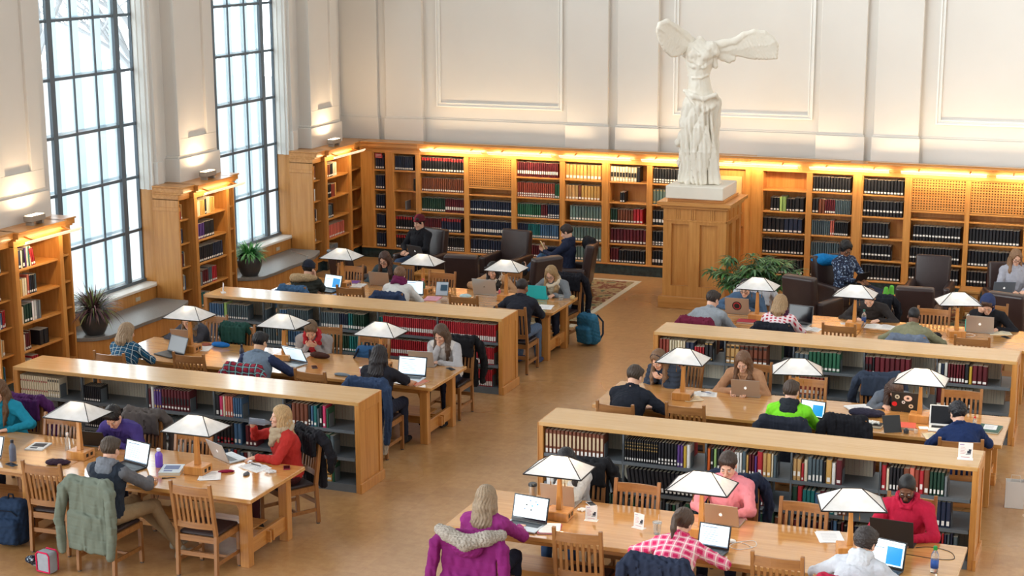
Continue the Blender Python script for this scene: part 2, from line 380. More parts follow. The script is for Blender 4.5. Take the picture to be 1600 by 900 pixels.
cases = [
 ('narrow oak bookcase in the back left corner with navy volumes and a red sign', [(-13.93,-13.70,'shelf'),(-13.52,-13.07,'shelf')], [(-14.22,-13.93),(-13.70,-13.52),(-13.07,-12.97)], -14.22, -12.97),
 ('oak bookcase with a lattice panel behind the seated man in the maroon beanie', [(-12.97,-12.08,'shelf'),(-11.98,-11.13,'grille'),(-11.03,-10.18,'shelf'),(-10.08,-9.37,'shelf')], [(-12.08,-11.98),(-11.13,-11.03),(-10.18,-10.08),(-9.37,-9.22)], -12.97, -9.22),
 ('oak bookcase with tan, red and black volumes just left of the statue pedestal', [(-9.22,-8.52,'shelf'),(-8.42,-7.50,'shelf')], [(-8.52,-8.42),(-7.50,-7.40)], -9.22, -7.40),
 ('oak bookcase with black volumes behind the palm and the man in headphones', [(-6.40,-5.64,'shelf'),(-5.54,-4.84,'shelf')], [(-6.62,-6.40),(-5.64,-5.54),(-4.84,-4.66)], -6.62, -4.66),
 ('oak bookcase with two lattice panels at the right end of the back wall', [(-4.66,-3.96,'shelf'),(-3.84,-2.95,'grille'),(-2.87,-1.98,'grille'),(-1.9,-1.0,'shelf')], [(-3.96,-3.84),(-2.95,-2.87),(-1.98,-1.9),(-1.0,-.9)], -4.66, -.9),
]
for c in cases: bookcase(*c)
# panelled door between two cases
d = MB(); d.box(-7.40, -7.30, BCX0, BW, 0, 2.25); d.box(-6.72, -6.62, BCX0, BW, 0, 2.25); d.box(-7.30, -6.72, BCX0, BW, 2.04, 2.25); d.box(-7.30, -6.72, BCX0+.1, BW, 0, 2.04)
d.box(-7.4, -6.62, BCX0-.12, BCX0, 2.19, 2.25)
dr = struct('door_1', d, oak['z'], bevel=.004)
d = MB()
for z0, z1 in ((.15,.55),(.62,1.0),(1.06,1.42),(1.48,1.9)): d.box(-7.22, -6.8, BCX0+.085, BCX0+.1, z0, z1)
d.build('door_panel', mat('pale_door_panel', srgb(206, 170, 112), .5), dr, bevel=.004)
d = MB(); d.cyl((-6.79, BCX0+.1, 1.0), (-6.79, BCX0+.04, 1.0), .018); d.build('door_handle', brass, dr)

def left_case(y0, label, side_near=True):
    t = thing('wall_bookcase', label, 'bookcase', (-14.45, y0+.85, 0)); cy = y0+.85
    Y = lambda v: v-.85
    L = 1.72 if y0 < 27 else 2.12
    fx, cxf, bx = .17, .25, -.30          # wing front, centre front, back (local x)
    m = MB(); m.box(bx, bx+.02, Y(.036), Y(L-.036), .18, 2.1); m.build('back_panel', oak['z'], t)
    m = MB(); m.box(bx, fx-.02, Y(0)+.01, Y(L)-.01, 0, .185); m.box(0, cxf-.02, Y(.36), Y(1.36), 0, .185); m.build('marble_base', marble_g, t)
    m = MB()
    for a, b_, q in ((0, .36, fx), (.36, 1.36, cxf), (1.36, L, fx)):
        e0 = .03 if a == .36 else 0; 
        m.box(bx, q+.005, Y(a)-e0, Y(b_)+e0, 2.03, 2.12); m.box(bx, q+.05, Y(a)-e0, Y(b_)+e0, 2.12, 2.15); m.box(bx, q+.09, Y(a)-e0, Y(b_)+e0, 2.15, 2.225); m.box(bx, q+.11, Y(a)-e0-.01, Y(b_)+e0+.01, 2.225, 2.25)
    m.build('cornice', oak['y'], t, bevel=.005)
    m = MB(); m.box(bx, fx, Y(0), Y(.035), 0, 2.05); m.box(bx, fx+.01, Y(0)-.012, Y(.04), 1.86, 1.92)
    m.build('side_panel', oak['z'], t, bevel=.003)
    m = MB(); m.box(bx, fx, Y(L-.035), Y(L), 0, 2.05); m.build('side_panel', oak['z'], t, bevel=.003)
    for a, q in ((.33, cxf), (1.33, cxf)):
        m = MB(); m.box(bx, q, Y(a), Y(a+.06), .18, 2.05); m.box(q-.05, q+.015, Y(a)-.012, Y(a+.06)+.012, .18, 2.03); m.build('upright', oak['z'], t, bevel=.003)
    m = MB(); m.box(bx+.02, fx-.004, Y(.036), Y(L-.036), .185, .21); m.box(bx, cxf+.02, Y(.36), Y(1.36), .185, .21); m.build('bottom_rail', oak['y'], t)
    for z in LV[1:]:
        for a, b_, q in ((.035, .33, fx-.02), (.39, 1.33, cxf-.02), (1.39, L-.035, fx-.02)):
            m = MB(); m.box(bx, q, Y(a), Y(b_), z-.028, z); m.build('shelf', oak['y'], t, bevel=.003)
    return t
left_case(18.04, 'oak bookcase with mixed books at the left edge, nearest along the window wall')
left_case(22.60, 'tall oak bookcase between the two tall windows beside the fern')
left_case(27.12, 'oak bookcase right of the second window, with salmon volumes on its bottom shelf')

# reading-light bars along the cornices
lamp_white = mat('lamp_tube', (1,.85,.6), .4, emis=(1,.72,.4), estr=6)
barm = mat('light_bar_diffuser', srgb(240, 228, 204), .5, emis=(1,.80,.52), estr=.75)
def shelf_light(x0, x1, lab):
    t = thing('shelf_light', lab, 'light', ((x0+x1)/2, BCX0-.12, 2.15), group=None); w = (x1-x0)/2
    m = MB(); m.prism([(-.045,.035),(-.05,.02),(-.02,-.012),(.03,-.03),(.035,-.022),(-.012,-.004),(-.04,.022)], -w, w, f=lambda a, b_, z: (z, a-.12, b_)); m.build('reflector', barm, t)
    for q in (-w*.6, w*.6):
        m = MB(); m.bar((q, -.12, .01), (q, .08, .05), .018, .018); m.build('bracket', brass, t)
    m = MB(); m.cyl((-w+.03, -.10, -.0), (w-.03, -.10, -.0), .009, n=8); m.build('tube', lamp_white, t)
    area('shelf_lamp', (0, -.09, -.012), (2*w-.05, .05), 24*w, warm, (math.radians(38), 0, 0), parent=t)
SL = [(-12.85,-11.62),(-11.5,-10.25),(-10.1,-8.75),(-8.55,-7.4),(-7.2,-5.75),(-5.55,-4.2),(-4.0,-2.6),(-2.45,-1.1)]
places = ['over the red-topped volumes near the left corner','over the lattice panel left of the statue','over the tan volumes on the back wall','just left of the statue','over the panelled door right of the statue','over the man with headphones','over the left of the two adjoining lattice panels','at the right end of the back wall']
for (a, b_), p_ in zip(SL, places): shelf_light(a, b_, 'slim metal shelf light on the cornice '+p_)
def side_light(yc, lab):
    t = thing('shelf_light', lab, 'light', (-14.08, yc, 2.12)); w = .60
    m = MB(); m.prism([(.045,.035),(.05,.02),(.02,-.012),(-.03,-.03),(-.035,-.022),(.012,-.004),(.04,.022)], -w, w, f=lambda a, b_, z: (a+.12, z, b_)); m.build('reflector', barm, t)
    for q in (-w*.7, w*.7):
        m = MB(); m.bar((.12, q, .01), (-.08, q, .06), .018, .018); m.build('bracket', brass, t)
    m = MB(); m.cyl((.1, -w+.03, 0), (.1, w-.03, 0), .009, n=8); m.build('tube', lamp_white, t)
    area('shelf_lamp', (.09, 0, -.012), (.05, 2*w-.1), 11, warm, (0, math.radians(38), 0), parent=t)
for yc, lab in ((18.92, 'slim metal shelf light over the bookcase at the left edge'), (23.48, 'slim metal shelf light over the bookcase between the windows'), (27.98, 'slim metal shelf light over the bookcase in the back left corner')): side_light(yc, lab)
# box uplights standing on the left cases
up_m = mat('uplight_housing', srgb(158, 146, 132), .5)
for yc, lab in ((19.0, 'small box uplight on top of the leftmost bookcase'), (23.55, 'small box uplight on the bookcase between the windows'), (28.05, 'small box uplight on the corner bookcase')):
    t = thing('uplight', lab, 'light', (-14.30, yc, 2.25))
    m = MB(); m.box(-.07, .07, -.16, .16, .05, .13); m.build('housing', up_m, t, bevel=.008)
    for q in (-.11, .11):
        m = MB(); m.box(-.055, .055, q-.02, q+.02, 0, .05); m.build('foot', up_m, t)
    m = MB(); m.box(-.055, .055, -.14, .14, .13, .134); m.build('lens', mat('uplight_lens', (1,.8,.55), .3, emis=(1,.72,.42), estr=8), t)
    area('uplight_lamp', (-.0, 0, .145), (.09, .24), 13, (1,.72,.45), (PI, math.radians(14), 0), parent=t)
# cove lamps lying on the top of the back cases, washing the wall above
for i, (a, b_) in enumerate([(-12.9,-9.6),(-9.2,-7.3),(-7.2,-4.9),(-4.6,-1.0)]):
    t = thing('cove_light', 'linear cove lamp on top of the back bookcases, '+['above the beanie man','behind the statue at left','right of the statue','above the two right lattice panels'][i], 'light', ((a+b_)/2, BCX0+.08, 2.25))
    w = (b_-a)/2
    m = MB(); m.box(-w, w, -.05, .05, 0, .012); m.box(-w, w, -.06, -.05, 0, .02); m.build('channel', oak['x'], t)
    m = MB(); m.box(-w+.02, w-.02, -.03, .03, .012, .016); m.build('tube', mat('frosted_tube', srgb(226,216,196), .5), t)
    area('cove_lamp', (0, 0, .022), (2*w-.1, .05), 8.5*w, (1,.74,.46), (PI, 0, 0), spread=math.radians(125), parent=t)

# window seats with stone tops
granite = mat('grey_granite', srgb(136, 134, 130), .45, noise=.35, nscale=120)
def bench(ya, yb, lab):
    t = thing('window_seat', lab, 'bench', (-14.5, (ya+yb)/2, 0)); cy = (ya+yb)/2
    pts = [(-.28, ya-cy)]
    L = yb-ya
    prof = [(0, .18), (.12, .42), (.3, .54), (.7, .56), (1.2, .54), (1.7, .56), (2.2, .52), (L-.12, .40), (L, .34)]
    poly = [(-.25, ya-cy)]+[(x, ya-cy+s) for s, x in prof]+[(-.25, yb-cy)]
    m = MB(); m.prism(poly, .40, .455); m.build('stone_top', granite, t, bevel=.006)
    poly2 = [(-.25, ya-cy)]+[(x-.05, ya-cy+s) for s, x in prof]+[(-.25, yb-cy)]
    m = MB(); m.prism(poly2, .12, .40); m.build('front_panel', oak['z'], t)
    poly3 = [(-.25, ya-cy)]+[(x-.09, ya-cy+s) for s, x in prof]+[(-.25, yb-cy)]
    m = MB(); m.prism(poly3, 0, .12); m.build('base', marble_g, t)
    m = MB(); m.box(-.27, -.255, .83, .95, .50, .56); m.build('outlet', mat('outlet_plate', srgb(200,190,170), .5), t)
bench(19.79, 22.57, 'curved oak window seat with grey stone top under the left window')
bench(24.35, 27.09, 'curved oak window seat with grey stone top under the second window')

# ---------------------------------------------------------------- low double-sided bookcases
SH = 1.063; LOWLV = [.09, .40, .72]
XL0, XL1, XR0, XR1 = -12.66, -8.06, -5.93, -1.39
Y1S, Y2S, DS = 16.22, 20.60, .586
def low_case(x0, x1, y, lab):
    t = thing('low_bookcase', lab, 'bookcase', ((x0+x1)/2, y+DS/2, 0)); w = (x1-x0)/2; h = DS/2
    m = MB(); m.box(-w-.0, w+.0, -h, h, SH-.045, SH); m.build('top_board', oakS, t, bevel=.004)
    for s in (-1, 1):
        m = MB(); a, b_ = sorted((s*w-s*.05, s*w)); m.box(a, b_, -h+.004, h-.004, .0, SH-.045)
        o = s*.012
        for q0, q1, r0, r1 in ((-h+.0, -h+.08, .1, SH), (h-.08, h, .1, SH), (-h+.08, h-.08, SH-.13, SH-.0)):
            m.box(min(s*w, s*w+o), max(s*w, s*w+o), q0, q1, r0, r1-.002)
        m.box(min(s*w, s*w+s*.03), max(s*w, s*w+s*.03), -h-.015, h+.015, 0, .115)
        m.build('end_panel', oak['z'], t, bevel=.003)
    n = 5; bw = (2*w-.1)/n
    m = MB(); m.box(-w+.05, w-.05, -h+.012, h-.012, 0, .085); m.build('base', steel, t)
    for i in range(n):
        a = -w+.05+bw*i
        for z in LOWLV:
            m = MB(); m.box(a+.01, a+bw-.01, -h+.012, h-.012, z-.02, z); m.box(a+.01, a+bw-.01, -h+.01, -h+.016, z-.034, z+.002); m.box(a+.01, a+bw-.01, h-.016, h-.01, z-.034, z+.002); m.build('shelf', steel, t)
        if i:
            m = MB(); m.box(a-.008, a+.008, -h+.014, -h+.05, .09, SH-.05); m.box(a-.008, a+.008, -.03, .03, .09, SH-.05); m.box(a-.008, a+.008, h-.05, h-.014, .09, SH-.05)
            for z in LOWLV: m.prism([(-h+.014, z), (h-.014, z), (h-.014, z+.2), (.1, z+.05), (-.1, z+.05), (-h+.014, z+.2)], a-.003, a+.003, f=lambda p, q, z_: (z_, p, q))
            m.build('divider', steel, t)
    return t
low_case(XL0, XL1, Y1S, 'low double-sided oak bookcase, the nearest on the left side')
low_case(XL0, XL1, Y2S, 'low double-sided oak bookcase on the left side full of red volumes at its right end')
low_case(XR0, XR1, Y1S, 'low double-sided oak bookcase, the nearest on the right side')
low_case(XR0, XR1, Y2S, 'low double-sided oak bookcase on the right side, behind the woman in the tan sweater')

# ---------------------------------------------------------------- reading tables
TL, TW, TH = 4.62, 1.13, .76
def table(x0, y0, lab):
    t = thing('reading_table', lab, 'table', (x0+TL/2, y0+TW/2, 0)); w = TL/2; h = TW/2
    m = MB(); m.box(-w, -.002, -h, h, TH-.042, TH); m.box(.002, w, -h, h, TH-.042, TH); m.build('tabletop', oakT, t, bevel=.005)
    lx = [-w+.16, -.42, w-.16]
    m = MB()
    for s in (-1, 1): m.box(-w+.2, w-.2, s*(h-.16)-.012, s*(h-.16)+.012, TH-.13, TH-.042)
    for q in lx: m.box(q-.02, q+.02, -h+.17, h-.17, TH-.13, TH-.042)
    m.build('apron', oak['x'], t)
    for q in lx:
        for s in (-1, 1):
            yy = s*(h-.165)
            m = MB(); m.box(q-.05, q+.05, yy-.05, yy+.05, 0, TH-.042)
            m.box(q-.07, q+.07, yy-.06, yy+.06, TH-.10, TH-.042)
            # curved bracket under the top
            for sx in (-1, 1):
                if (q < 0 and q < -1 and sx < 0) or (q > 1 and sx > 0): continue
                arc = [(q+sx*.05, TH-.042), (q+sx*.27, TH-.042), (q+sx*.17, TH-.075), (q+sx*.09, TH-.13), (q+sx*.05, TH-.22)]
                m.prism(arc, yy-.02, yy+.02, f=lambda a, b_, z: (a, z, b_))
            m.build('leg', oak['z'], t, bevel=.004)
        m = MB(); m.box(q-.022, q+.022, -h+.21, h-.21, .11, .27); m.build('end_stretcher', oak['y'], t, bevel=.004)
    m = MB(); m.box(lx[0]-.07, lx[2]+.07, -.045, -.02, .13, .25); m.box(lx[0]-.07, lx[2]+.07, .02, .045, .13, .25); m.box(lx[0]+.1, lx[2]-.1, -.2, .2, .262, .275)
    m.build('long_stretcher', oak['x'], t, bevel=.003)
    return t
TX_L, TX_R = -7.985-TL, -5.94
TY = [13.68, 18.06, 22.44]
nm = {0: 'nearest row', 1: 'middle row', 2: 'farthest row'}
tb = {}
for k in range(3):
    tb['L%d' % k] = table(TX_L, TY[k], 'long oak reading table on the left side, in the %s' % nm[k])
    tb['R%d' % k] = table(TX_R, TY[k], 'long oak reading table on the right side, in the %s' % nm[k])

# ---------------------------------------------------------------- table lamps
def shade_mat():
    m = bpy.data.materials.new('alabaster_glass'); m.use_nodes = True; t = m.node_tree; b = t.nodes['Principled BSDF']
    n = t.nodes.new('ShaderNodeTexNoise'); n.inputs['Scale'].default_value = 9; n.inputs['Detail'].default_value = 4
    tc = t.nodes.new('ShaderNodeTexCoord'); t.links.new(tc.outputs['Object'], n.inputs['Vector'])
    r = t.nodes.new('ShaderNodeValToRGB'); r.color_ramp.elements[0].color = (*srgb(234, 235, 233), 1); r.color_ramp.elements[1].color = (*srgb(247, 248, 248), 1)
    r.color_ramp.elements[0].position = .35; r.color_ramp.elements[1].position = .6
    t.links.new(n.outputs[0], r.inputs[0]); t.links.new(r.outputs[0], b.inputs['Base Color']); b.inputs['Roughness'].default_value = .3
    out = t.nodes['Material Output']; tl = t.nodes.new('ShaderNodeBsdfTranslucent'); t.links.new(r.outputs[0], tl.inputs[0]); mx = t.nodes.new('ShaderNodeMixShader'); mx.inputs[0].default_value = .22
    t.links.new(b.outputs[0], mx.inputs[1]); t.links.new(tl.outputs[0], mx.inputs[2]); t.links.new(mx.outputs[0], out.inputs[0])
    return m
glassm = shade_mat()
lampw = wood('lamp_oak', srgb(214, 152, 82), srgb(186, 122, 58), 'z', rough=.3, coat=.4)
def make_lamp(lab):
    t = thing('table_lamp', lab, 'lamp', (0,0,0))
    m = MB(); m.box(-.112, .112, -.10, .10, 0, .09); m.build('base', lampw, t, bevel=.006)
    m = MB(); m.box(.111, .116, -.055, -.02, .03, .065); m.build('socket', darkmetal, t); m = MB(); m.box(.111, .116, .02, .055, .03, .065); m.build('socket', darkmetal, t)
    m = MB(); m.bar((0,0,.09), (0,0,.40), .056, .056, up=(0,1,0), w1=.034, d1=.034); m.build('post', lampw, t, bevel=.003)
    m = MB(); m.cyl((0,0,.39), (0,0,.60), .009, n=8); m.cyl((0,0,.39), (0,0,.40), .018, n=8); m.bar((-.1,0,.47), (.1,0,.47), .012, .012); m.build('stem', darkmetal, t)
    W, D, R, zb, zt = .283, .218, .085, .47, .612
    c = [(-W,-D,zb), (W,-D,zb), (W,D,zb), (-W,D,zb), (-R,0,zt), (R,0,zt)]
    m = MB(); m.add(c, [(0,1,5,4), (2,3,4,5), (1,2,5), (3,0,4)])
    g = place('shade_glass', m.mesh('shade_glass', glassm), t)
    m = MB()
    for a, b_ in ((0,1),(1,2),(2,3),(3,0)): m.bar(c[a], c[b_], .009, .011)
    for a, b_ in ((0,4),(1,5),(2,5),(3,4),(4,5)): m.bar(Vector(c[a])+Vector((0,0,.002)), Vector(c[b_])+Vector((0,0,.002)), .007, .006)
    m.build('shade_frame', darkmetal, t)
    for sx in (-.07, .07):
        m = MB(); m.cyl((sx, -.05, .36), (sx, -.05, .49), .0022, n=5); m.cyl((sx, -.05, .335), (sx, -.05, .37), .0055, n=6); m.build('pull_chain', brass, t)
    m = MB(); m.lathe([(.0,-.04),(.022,-.03),(.026,0),(.014,.03),(0,.035)], n=10, c=(0,0,.51)); m.build('bulb', mat('bulb', (1,.9,.7), .3, emis=(1,.75,.45), estr=10), t, smooth=True)
    return t
def lamp_light(r, power):
    l = bpy.data.lights.new('lamp_bulb', 'POINT'); l.energy = power; l.color = (1,.74,.45); l.shadow_soft_size = .03
    o = bpy.data.objects.new('lamp_bulb', l); COL.objects.link(o); o.location = (0, 0, .56); o.parent = r
lamps = [('L',0,-10.35,14.26,0,1.2,'on the nearest left table, left of the man in the purple sweater'),
 ('L',0,-8.92,14.25,0,2.0,'on the nearest left table beside the woman in the scarf'),
 ('L',1,-11.70,18.66,0,1.2,'at the window end of the middle left table'),
 ('L',1,-10.31,18.66,0,1.2,'in the middle of the middle left table, behind the grey raglan sweater'),
 ('L',1,-8.94,18.68,0,1.2,'at the aisle end of the middle left table'),
 ('L',2,-11.66,23.03,0,1.2,'at the window end of the farthest left table'),
 ('L',2,-10.29,23.03,0,1.2,'in the middle of the farthest left table, beside the green bottle'),
 ('L',2,-8.93,23.02,0,1.2,'at the aisle end of the farthest left table'),
 ('R',0,-5.0,14.25,0,11,'on the nearest right table by the aisle, beside the travel mug'),
 ('R',0,-3.63,14.26,0,11,'on the nearest right table, before the pink shirt'),
 ('R',0,-2.28,14.26,.28,1.2,'on the nearest right table, before the red hoodie'),
 ('R',1,-5.01,18.66,0,1.2,'at the aisle end of the middle right table'),
 ('R',1,-3.66,18.65,.22,1.2,'in the middle of the middle right table, above the green jacket'),
 ('R',1,-2.27,18.68,0,12,'on the middle right table beside the sticker covered laptop'),
 ('R',2,-5.12,23.02,0,1.2,'on the farthest right table beside the man in the blue jacket'),
 ('R',2,-3.74,22.98,0,1.2,'on the farthest right table over the man in the dark long sleeves'),
 ('R',2,-2.36,22.96,.30,2.5,'on the farthest right table beside the hooded reader')]
lamp0 = make_lamp('x')
for i, (s, k, x, y, rz, pw, lab) in enumerate(lamps):
    full = 'white shaded lamp '+lab
    if i == 0: lamp0.location = (x, y, TH); lamp0['label'] = full; r = lamp0
    else: r = dup(lamp0, (x, y, TH), rz, full)
    r['group'] = 'oak table lamps'
    r['_pw'] = pw
for o in [o for o in bpy.data.objects if '_pw' in o.keys()]:
    lamp_light(o, o['_pw']); del o['_pw']

# ---------------------------------------------------------------- slat-back chairs
cushion = mat('dark_leather_seat', srgb(44, 30, 30), .4)
CG = 'oak slat-back library chairs'
def make_chair(lab):
    t = thing('library_chair', lab, 'chair')
    W = .215
    bk = lambda z: -.21-.055*max(0, (z-.45))/.55*1.6   # back leans
    for s in (-1, 1):
        m = MB(); m.bar((s*W, bk(0)-.02, 0.012), (s*W, bk(.45), .45), .036, .042, up=(0,1,0)); m.bar((s*W, bk(.45), .45), (s*W, bk(1.0), 1.0), .036, .042, up=(0,1,0), w1=.034, d1=.03); m.build('rear_leg', chairw['z'], t, bevel=.003)
        m = MB(); m.bar((s*W, .21, .012), (s*W, .21, .435), .04, .04, up=(0,1,0)); m.build('front_leg', chairw['z'], t, bevel=.003)
    def curved(z0, z1, dep, name, th=.02):
        m = MB(); n = 8; pts = [(-W+.01+(2*W-.02)*i/n, -dep*math.sin(PI*i/n)) for i in range(n+1)]
        y0 = bk((z0+z1)/2)
        front = [(x, y0+y+th/2) for x, y in pts]; back = [(x, y0+y-th/2) for x, y in pts][::-1]
        m.prism(front+back, z0, z1); return m.build(name, chairw['x'], t)
    curved(.87, .96, .022, 'top_rail'); curved(.52, .58, .022, 'lower_rail')
    for i in range(7):
        q = -W+.055+(2*W-.11)*i/6; dy = -.022*math.sin(PI*(q+W)/(2*W))
        m = MB(); m.bar((q, bk(.56)+dy, .56), (q, bk(.88)+dy, .88), .026, .010, up=(0,1,0)); m.build('slat', chairw['z'], t)
    m = MB(); m.box(-W, W, .20, .22, .37, .43); m.box(-W, W, -.215, -.20, .37, .43); m.box(-W-.01, -W+.01, -.2, .2, .37, .43); m.box(W-.01, W+.01, -.2, .2, .37, .43); m.build('seat_frame', chairw['x'], t)
    m = MB(); m.box(-W+.005, W-.005, -.19, .225, .425, .462); m.build('seat', cushion, t, bevel=.012)
    m = MB(); m.box(-W-.008, -W+.008, -.21, .2, .14, .18); m.box(W-.008, W+.008, -.21, .2, .14, .18); m.box(-W, W, -.22, -.205, .22, .265); m.box(-W, W, .01, .03, .15, .175); m.build('stretcher', chairw['x'], t)
    m = MB()
    for x in (-W, W):
        for y in (-.225, .21): m.cyl((x, y, 0), (x, y, .014), .02, n=8)
    m.build('glides', mat('nylon_glide', srgb(90, 84, 80), .5), t)
    return t
# (x, y, rotz, label, group)   chairs on the near side face +y, chairs on the far side face -y
chairs = [
 (-10.19,13.66,.04,'near left table, empty, left of the grey green parka'),
 (-9.41,13.36,-.05,'near left table with the grey green parka over its back'),
 (-8.44,13.62,.0,'near left table, empty, closest to its near right corner'),
 (-11.02,14.60,PI,'near left table, empty, far side, left of the man in purple'),
 (-10.28,15.10,PI,'near left table under the man in the purple sweater'),
 (-9.35,14.60,PI,'near left table, empty, far side, behind the lamp'),
 (-8.36,15.12,PI-.55,'near left table under the woman in the red sweater'),
 (-11.87,15.12,PI,'near left table under the woman in the turquoise top'),
 (-12.14,17.74,.0,'middle left table, under the blond woman in plaid'),
 (-11.17,18.04,.0,'middle left table, empty, near side under the second lamp'),
 (-10.23,17.76,.0,'middle left table with a red plaid shirt on its back'),
 (-9.31,17.82,-.12,'middle left table, empty, near side, right of the plaid shirt'),
 (-8.52,17.68,.0,'middle left table with the denim jacket, under the dark haired woman'),
 (-12.03,19.5,PI,'middle left table under the woman in the grey scarf'),
 (-11.37,19.1,PI,'middle left table, empty, far side, beside the green jacket'),
 (-10.21,19.46,PI+.2,'middle left table under the man with the red scarf'),
 (-9.42,19.2,PI,'middle left table, far side, holding a blue backpack'),
 (-8.35,19.5,PI,'middle left table under the woman with the black coat'),
 (-11.88,22.1,.0,'farthest left table under the fur hooded parka'),
 (-11.08,22.42,.0,'farthest left table, empty, near side, window end'),
 (-10.37,22.16,.1,'farthest left table under the person in the white sweater'),
 (-9.25,22.42,.0,'farthest left table, empty, in front of the silver laptop'),
 (-8.33,21.94,.0,'farthest left table under the man in black'),
 (-11.82,23.36,PI,'farthest left table, empty, far side, behind the first lamp'),
 (-11.18,23.88,PI,'farthest left table under the long haired woman in glasses'),
 (-10.23,23.34,PI,'farthest left table, empty, far side, behind the green bottle'),
 (-9.33,23.86,PI,'farthest left table under the woman in the tan coat'),
 (-8.36,23.86,PI-.1,'farthest left table under the woman with the turquoise laptop'),
 (-5.40,13.28,.03,'near right table under the purple parka'),
 (-4.55,13.70,.04,'near right table, empty, right of the purple parka'),
 (-3.65,13.26,-.1,'near right table under the woman in pink plaid'),
 (-2.75,13.72,.0,'near right table, empty, at the bottom edge'),
 (-2.09,13.32,-.2,'near right table under the man in the grey hoodie'),
 (-5.14,15.12,PI,'near right table under the person hidden behind the lamp'),
 (-4.43,14.60,PI,'near right table, empty, far side, left of the pink shirt'),
 (-3.59,15.16,PI,'near right table under the man in the pink shirt'),
 (-2.82,14.62,PI,'near right table, empty, far side, right of the pink shirt'),
 (-1.90,15.12,PI,'near right table under the man in the red hoodie'),
 (-5.43,17.72,-.1,'middle right table under the man in the black fleece'),
 (-4.71,17.95,.0,'middle right table, empty, right of the black fleece'),
 (-3.57,17.76,.0,'middle right table with a black jacket, under the green jacket'),
 (-2.93,17.98,.0,'middle right table holding the black coat, near side'),
 (-1.72,17.66,.15,'middle right table under the man in the navy shirt'),
 (-5.33,19.46,PI-.35,'middle right table under the woman with the phone'),
 (-4.42,19.5,PI,'middle right table under the woman in the tan sweater'),
 (-3.66,19.02,PI,'middle right table, empty, far side, right of the green jacket'),
 (-2.80,19.48,PI+.3,'middle right table under the woman bent over her notes'),
 (-1.89,19.12,PI,'middle right table, empty, far side, right of the lit lamp'),
 (-5.64,22.1,-.2,'farthest right table with a maroon jacket, under the man in grey'),
 (-4.64,22.12,.0,'farthest right table under the woman in red check'),
 (-3.81,22.46,.0,'farthest right table, empty, near side, before the second lamp'),
 (-2.85,22.06,.0,'farthest right table under the man in the khaki jacket'),
 (-2.06,22.34,.0,'farthest right table, empty, near side, by the silver laptop'),
 (-5.41,23.86,PI,'farthest right table under the man in the blue jacket'),
 (-3.63,23.88,PI,'farthest right table under the man in dark long sleeves'),
 (-2.75,23.36,PI,'farthest right table, empty, far side, left of the hooded reader'),
 (-2.02,23.88,PI,'farthest right table under the hooded reader'),
]
ch0 = None
CHAIRS = []
for x, y, rz, lab in chairs:
    l = 'oak chair, '+lab
    if ch0 is None: ch0 = make_chair(l); ch0.location = (x, y, 0); ch0.rotation_euler = (0,0,rz); ch0['group'] = CG; CHAIRS.append(ch0)
    else: CHAIRS.append(dup(ch0, (x, y, 0), rz, l, CG))

# ---------------------------------------------------------------- statue pedestal
PX, PY, PWD = -7.01, 27.17, 1.06
t = thing('statue_pedestal', 'tall panelled oak pedestal carrying the winged statue', 'pedestal', (PX, PY, 0)); h = PWD/2
m = MB(); m.box(-h-.06, h+.06, -h-.06, h+.06, 0, .2); m.build('plinth', oak['x'], t, bevel=.008)
m = MB(); m.box(-h+.054, h-.054, -h+.054, h-.054, .2, 1.68)
for s in (-1, 1):
    for a0, a1 in ((-h, -h+.14), (-.09, .09), (h-.14, h)):
        m.box(a0, a1, min(s*h, s*(h-.055)), max(s*h, s*(h-.055)), .38, 1.42); m.box(min(s*h, s*(h-.055)), max(s*h, s*(h-.055)), a0+(.055 if a0==-h else 0), a1-(.055 if a1==h else 0), .38, 1.42)
    for z0, z1 in ((.2, .38), (1.42, 1.68)):
        m.box(-h, h, min(s*h, s*(h-.055)), max(s*h, s*(h-.055)), z0, z1); m.box(min(s*h, s*(h-.055)), max(s*h, s*(h-.055)), -h+.055, h-.055, z0, z1)
m.build('body', oak['z'], t)
m = MB()
for s in (-1, 1):
    for q in (-.31, -.03+-.02, .27):
        for e in (-.03, 0, .03):
            m.box(q+.02+e-.011, q+.02+e+.011, s*h-.012, s*h+.012, 1.50, 1.68); m.box(s*h-.012, s*h+.012, q+.02+e-.011, q+.02+e+.011, 1.50, 1.68)
    m.box(-h-.012, h+.012, min(s*h, s*(h+.012)), max(s*h, s*(h+.012)), 1.47, 1.495); m.box(min(s*h, s*(h+.012)), max(s*h, s*(h+.012)), -h-.012, h+.012, 1.47, 1.495)
m.build('triglyph', oak['z'], t)
m = MB(); m.box(-h-.04, h+.04, -h-.04, h+.04, 1.68, 1.73); m.box(-h-.09, h+.09, -h-.09, h+.09, 1.73, 1.79); m.box(-h+.05, h-.05, -h+.05, h-.05, 1.79, 1.84); m.build('cap', oak['x'], t, bevel=.005)

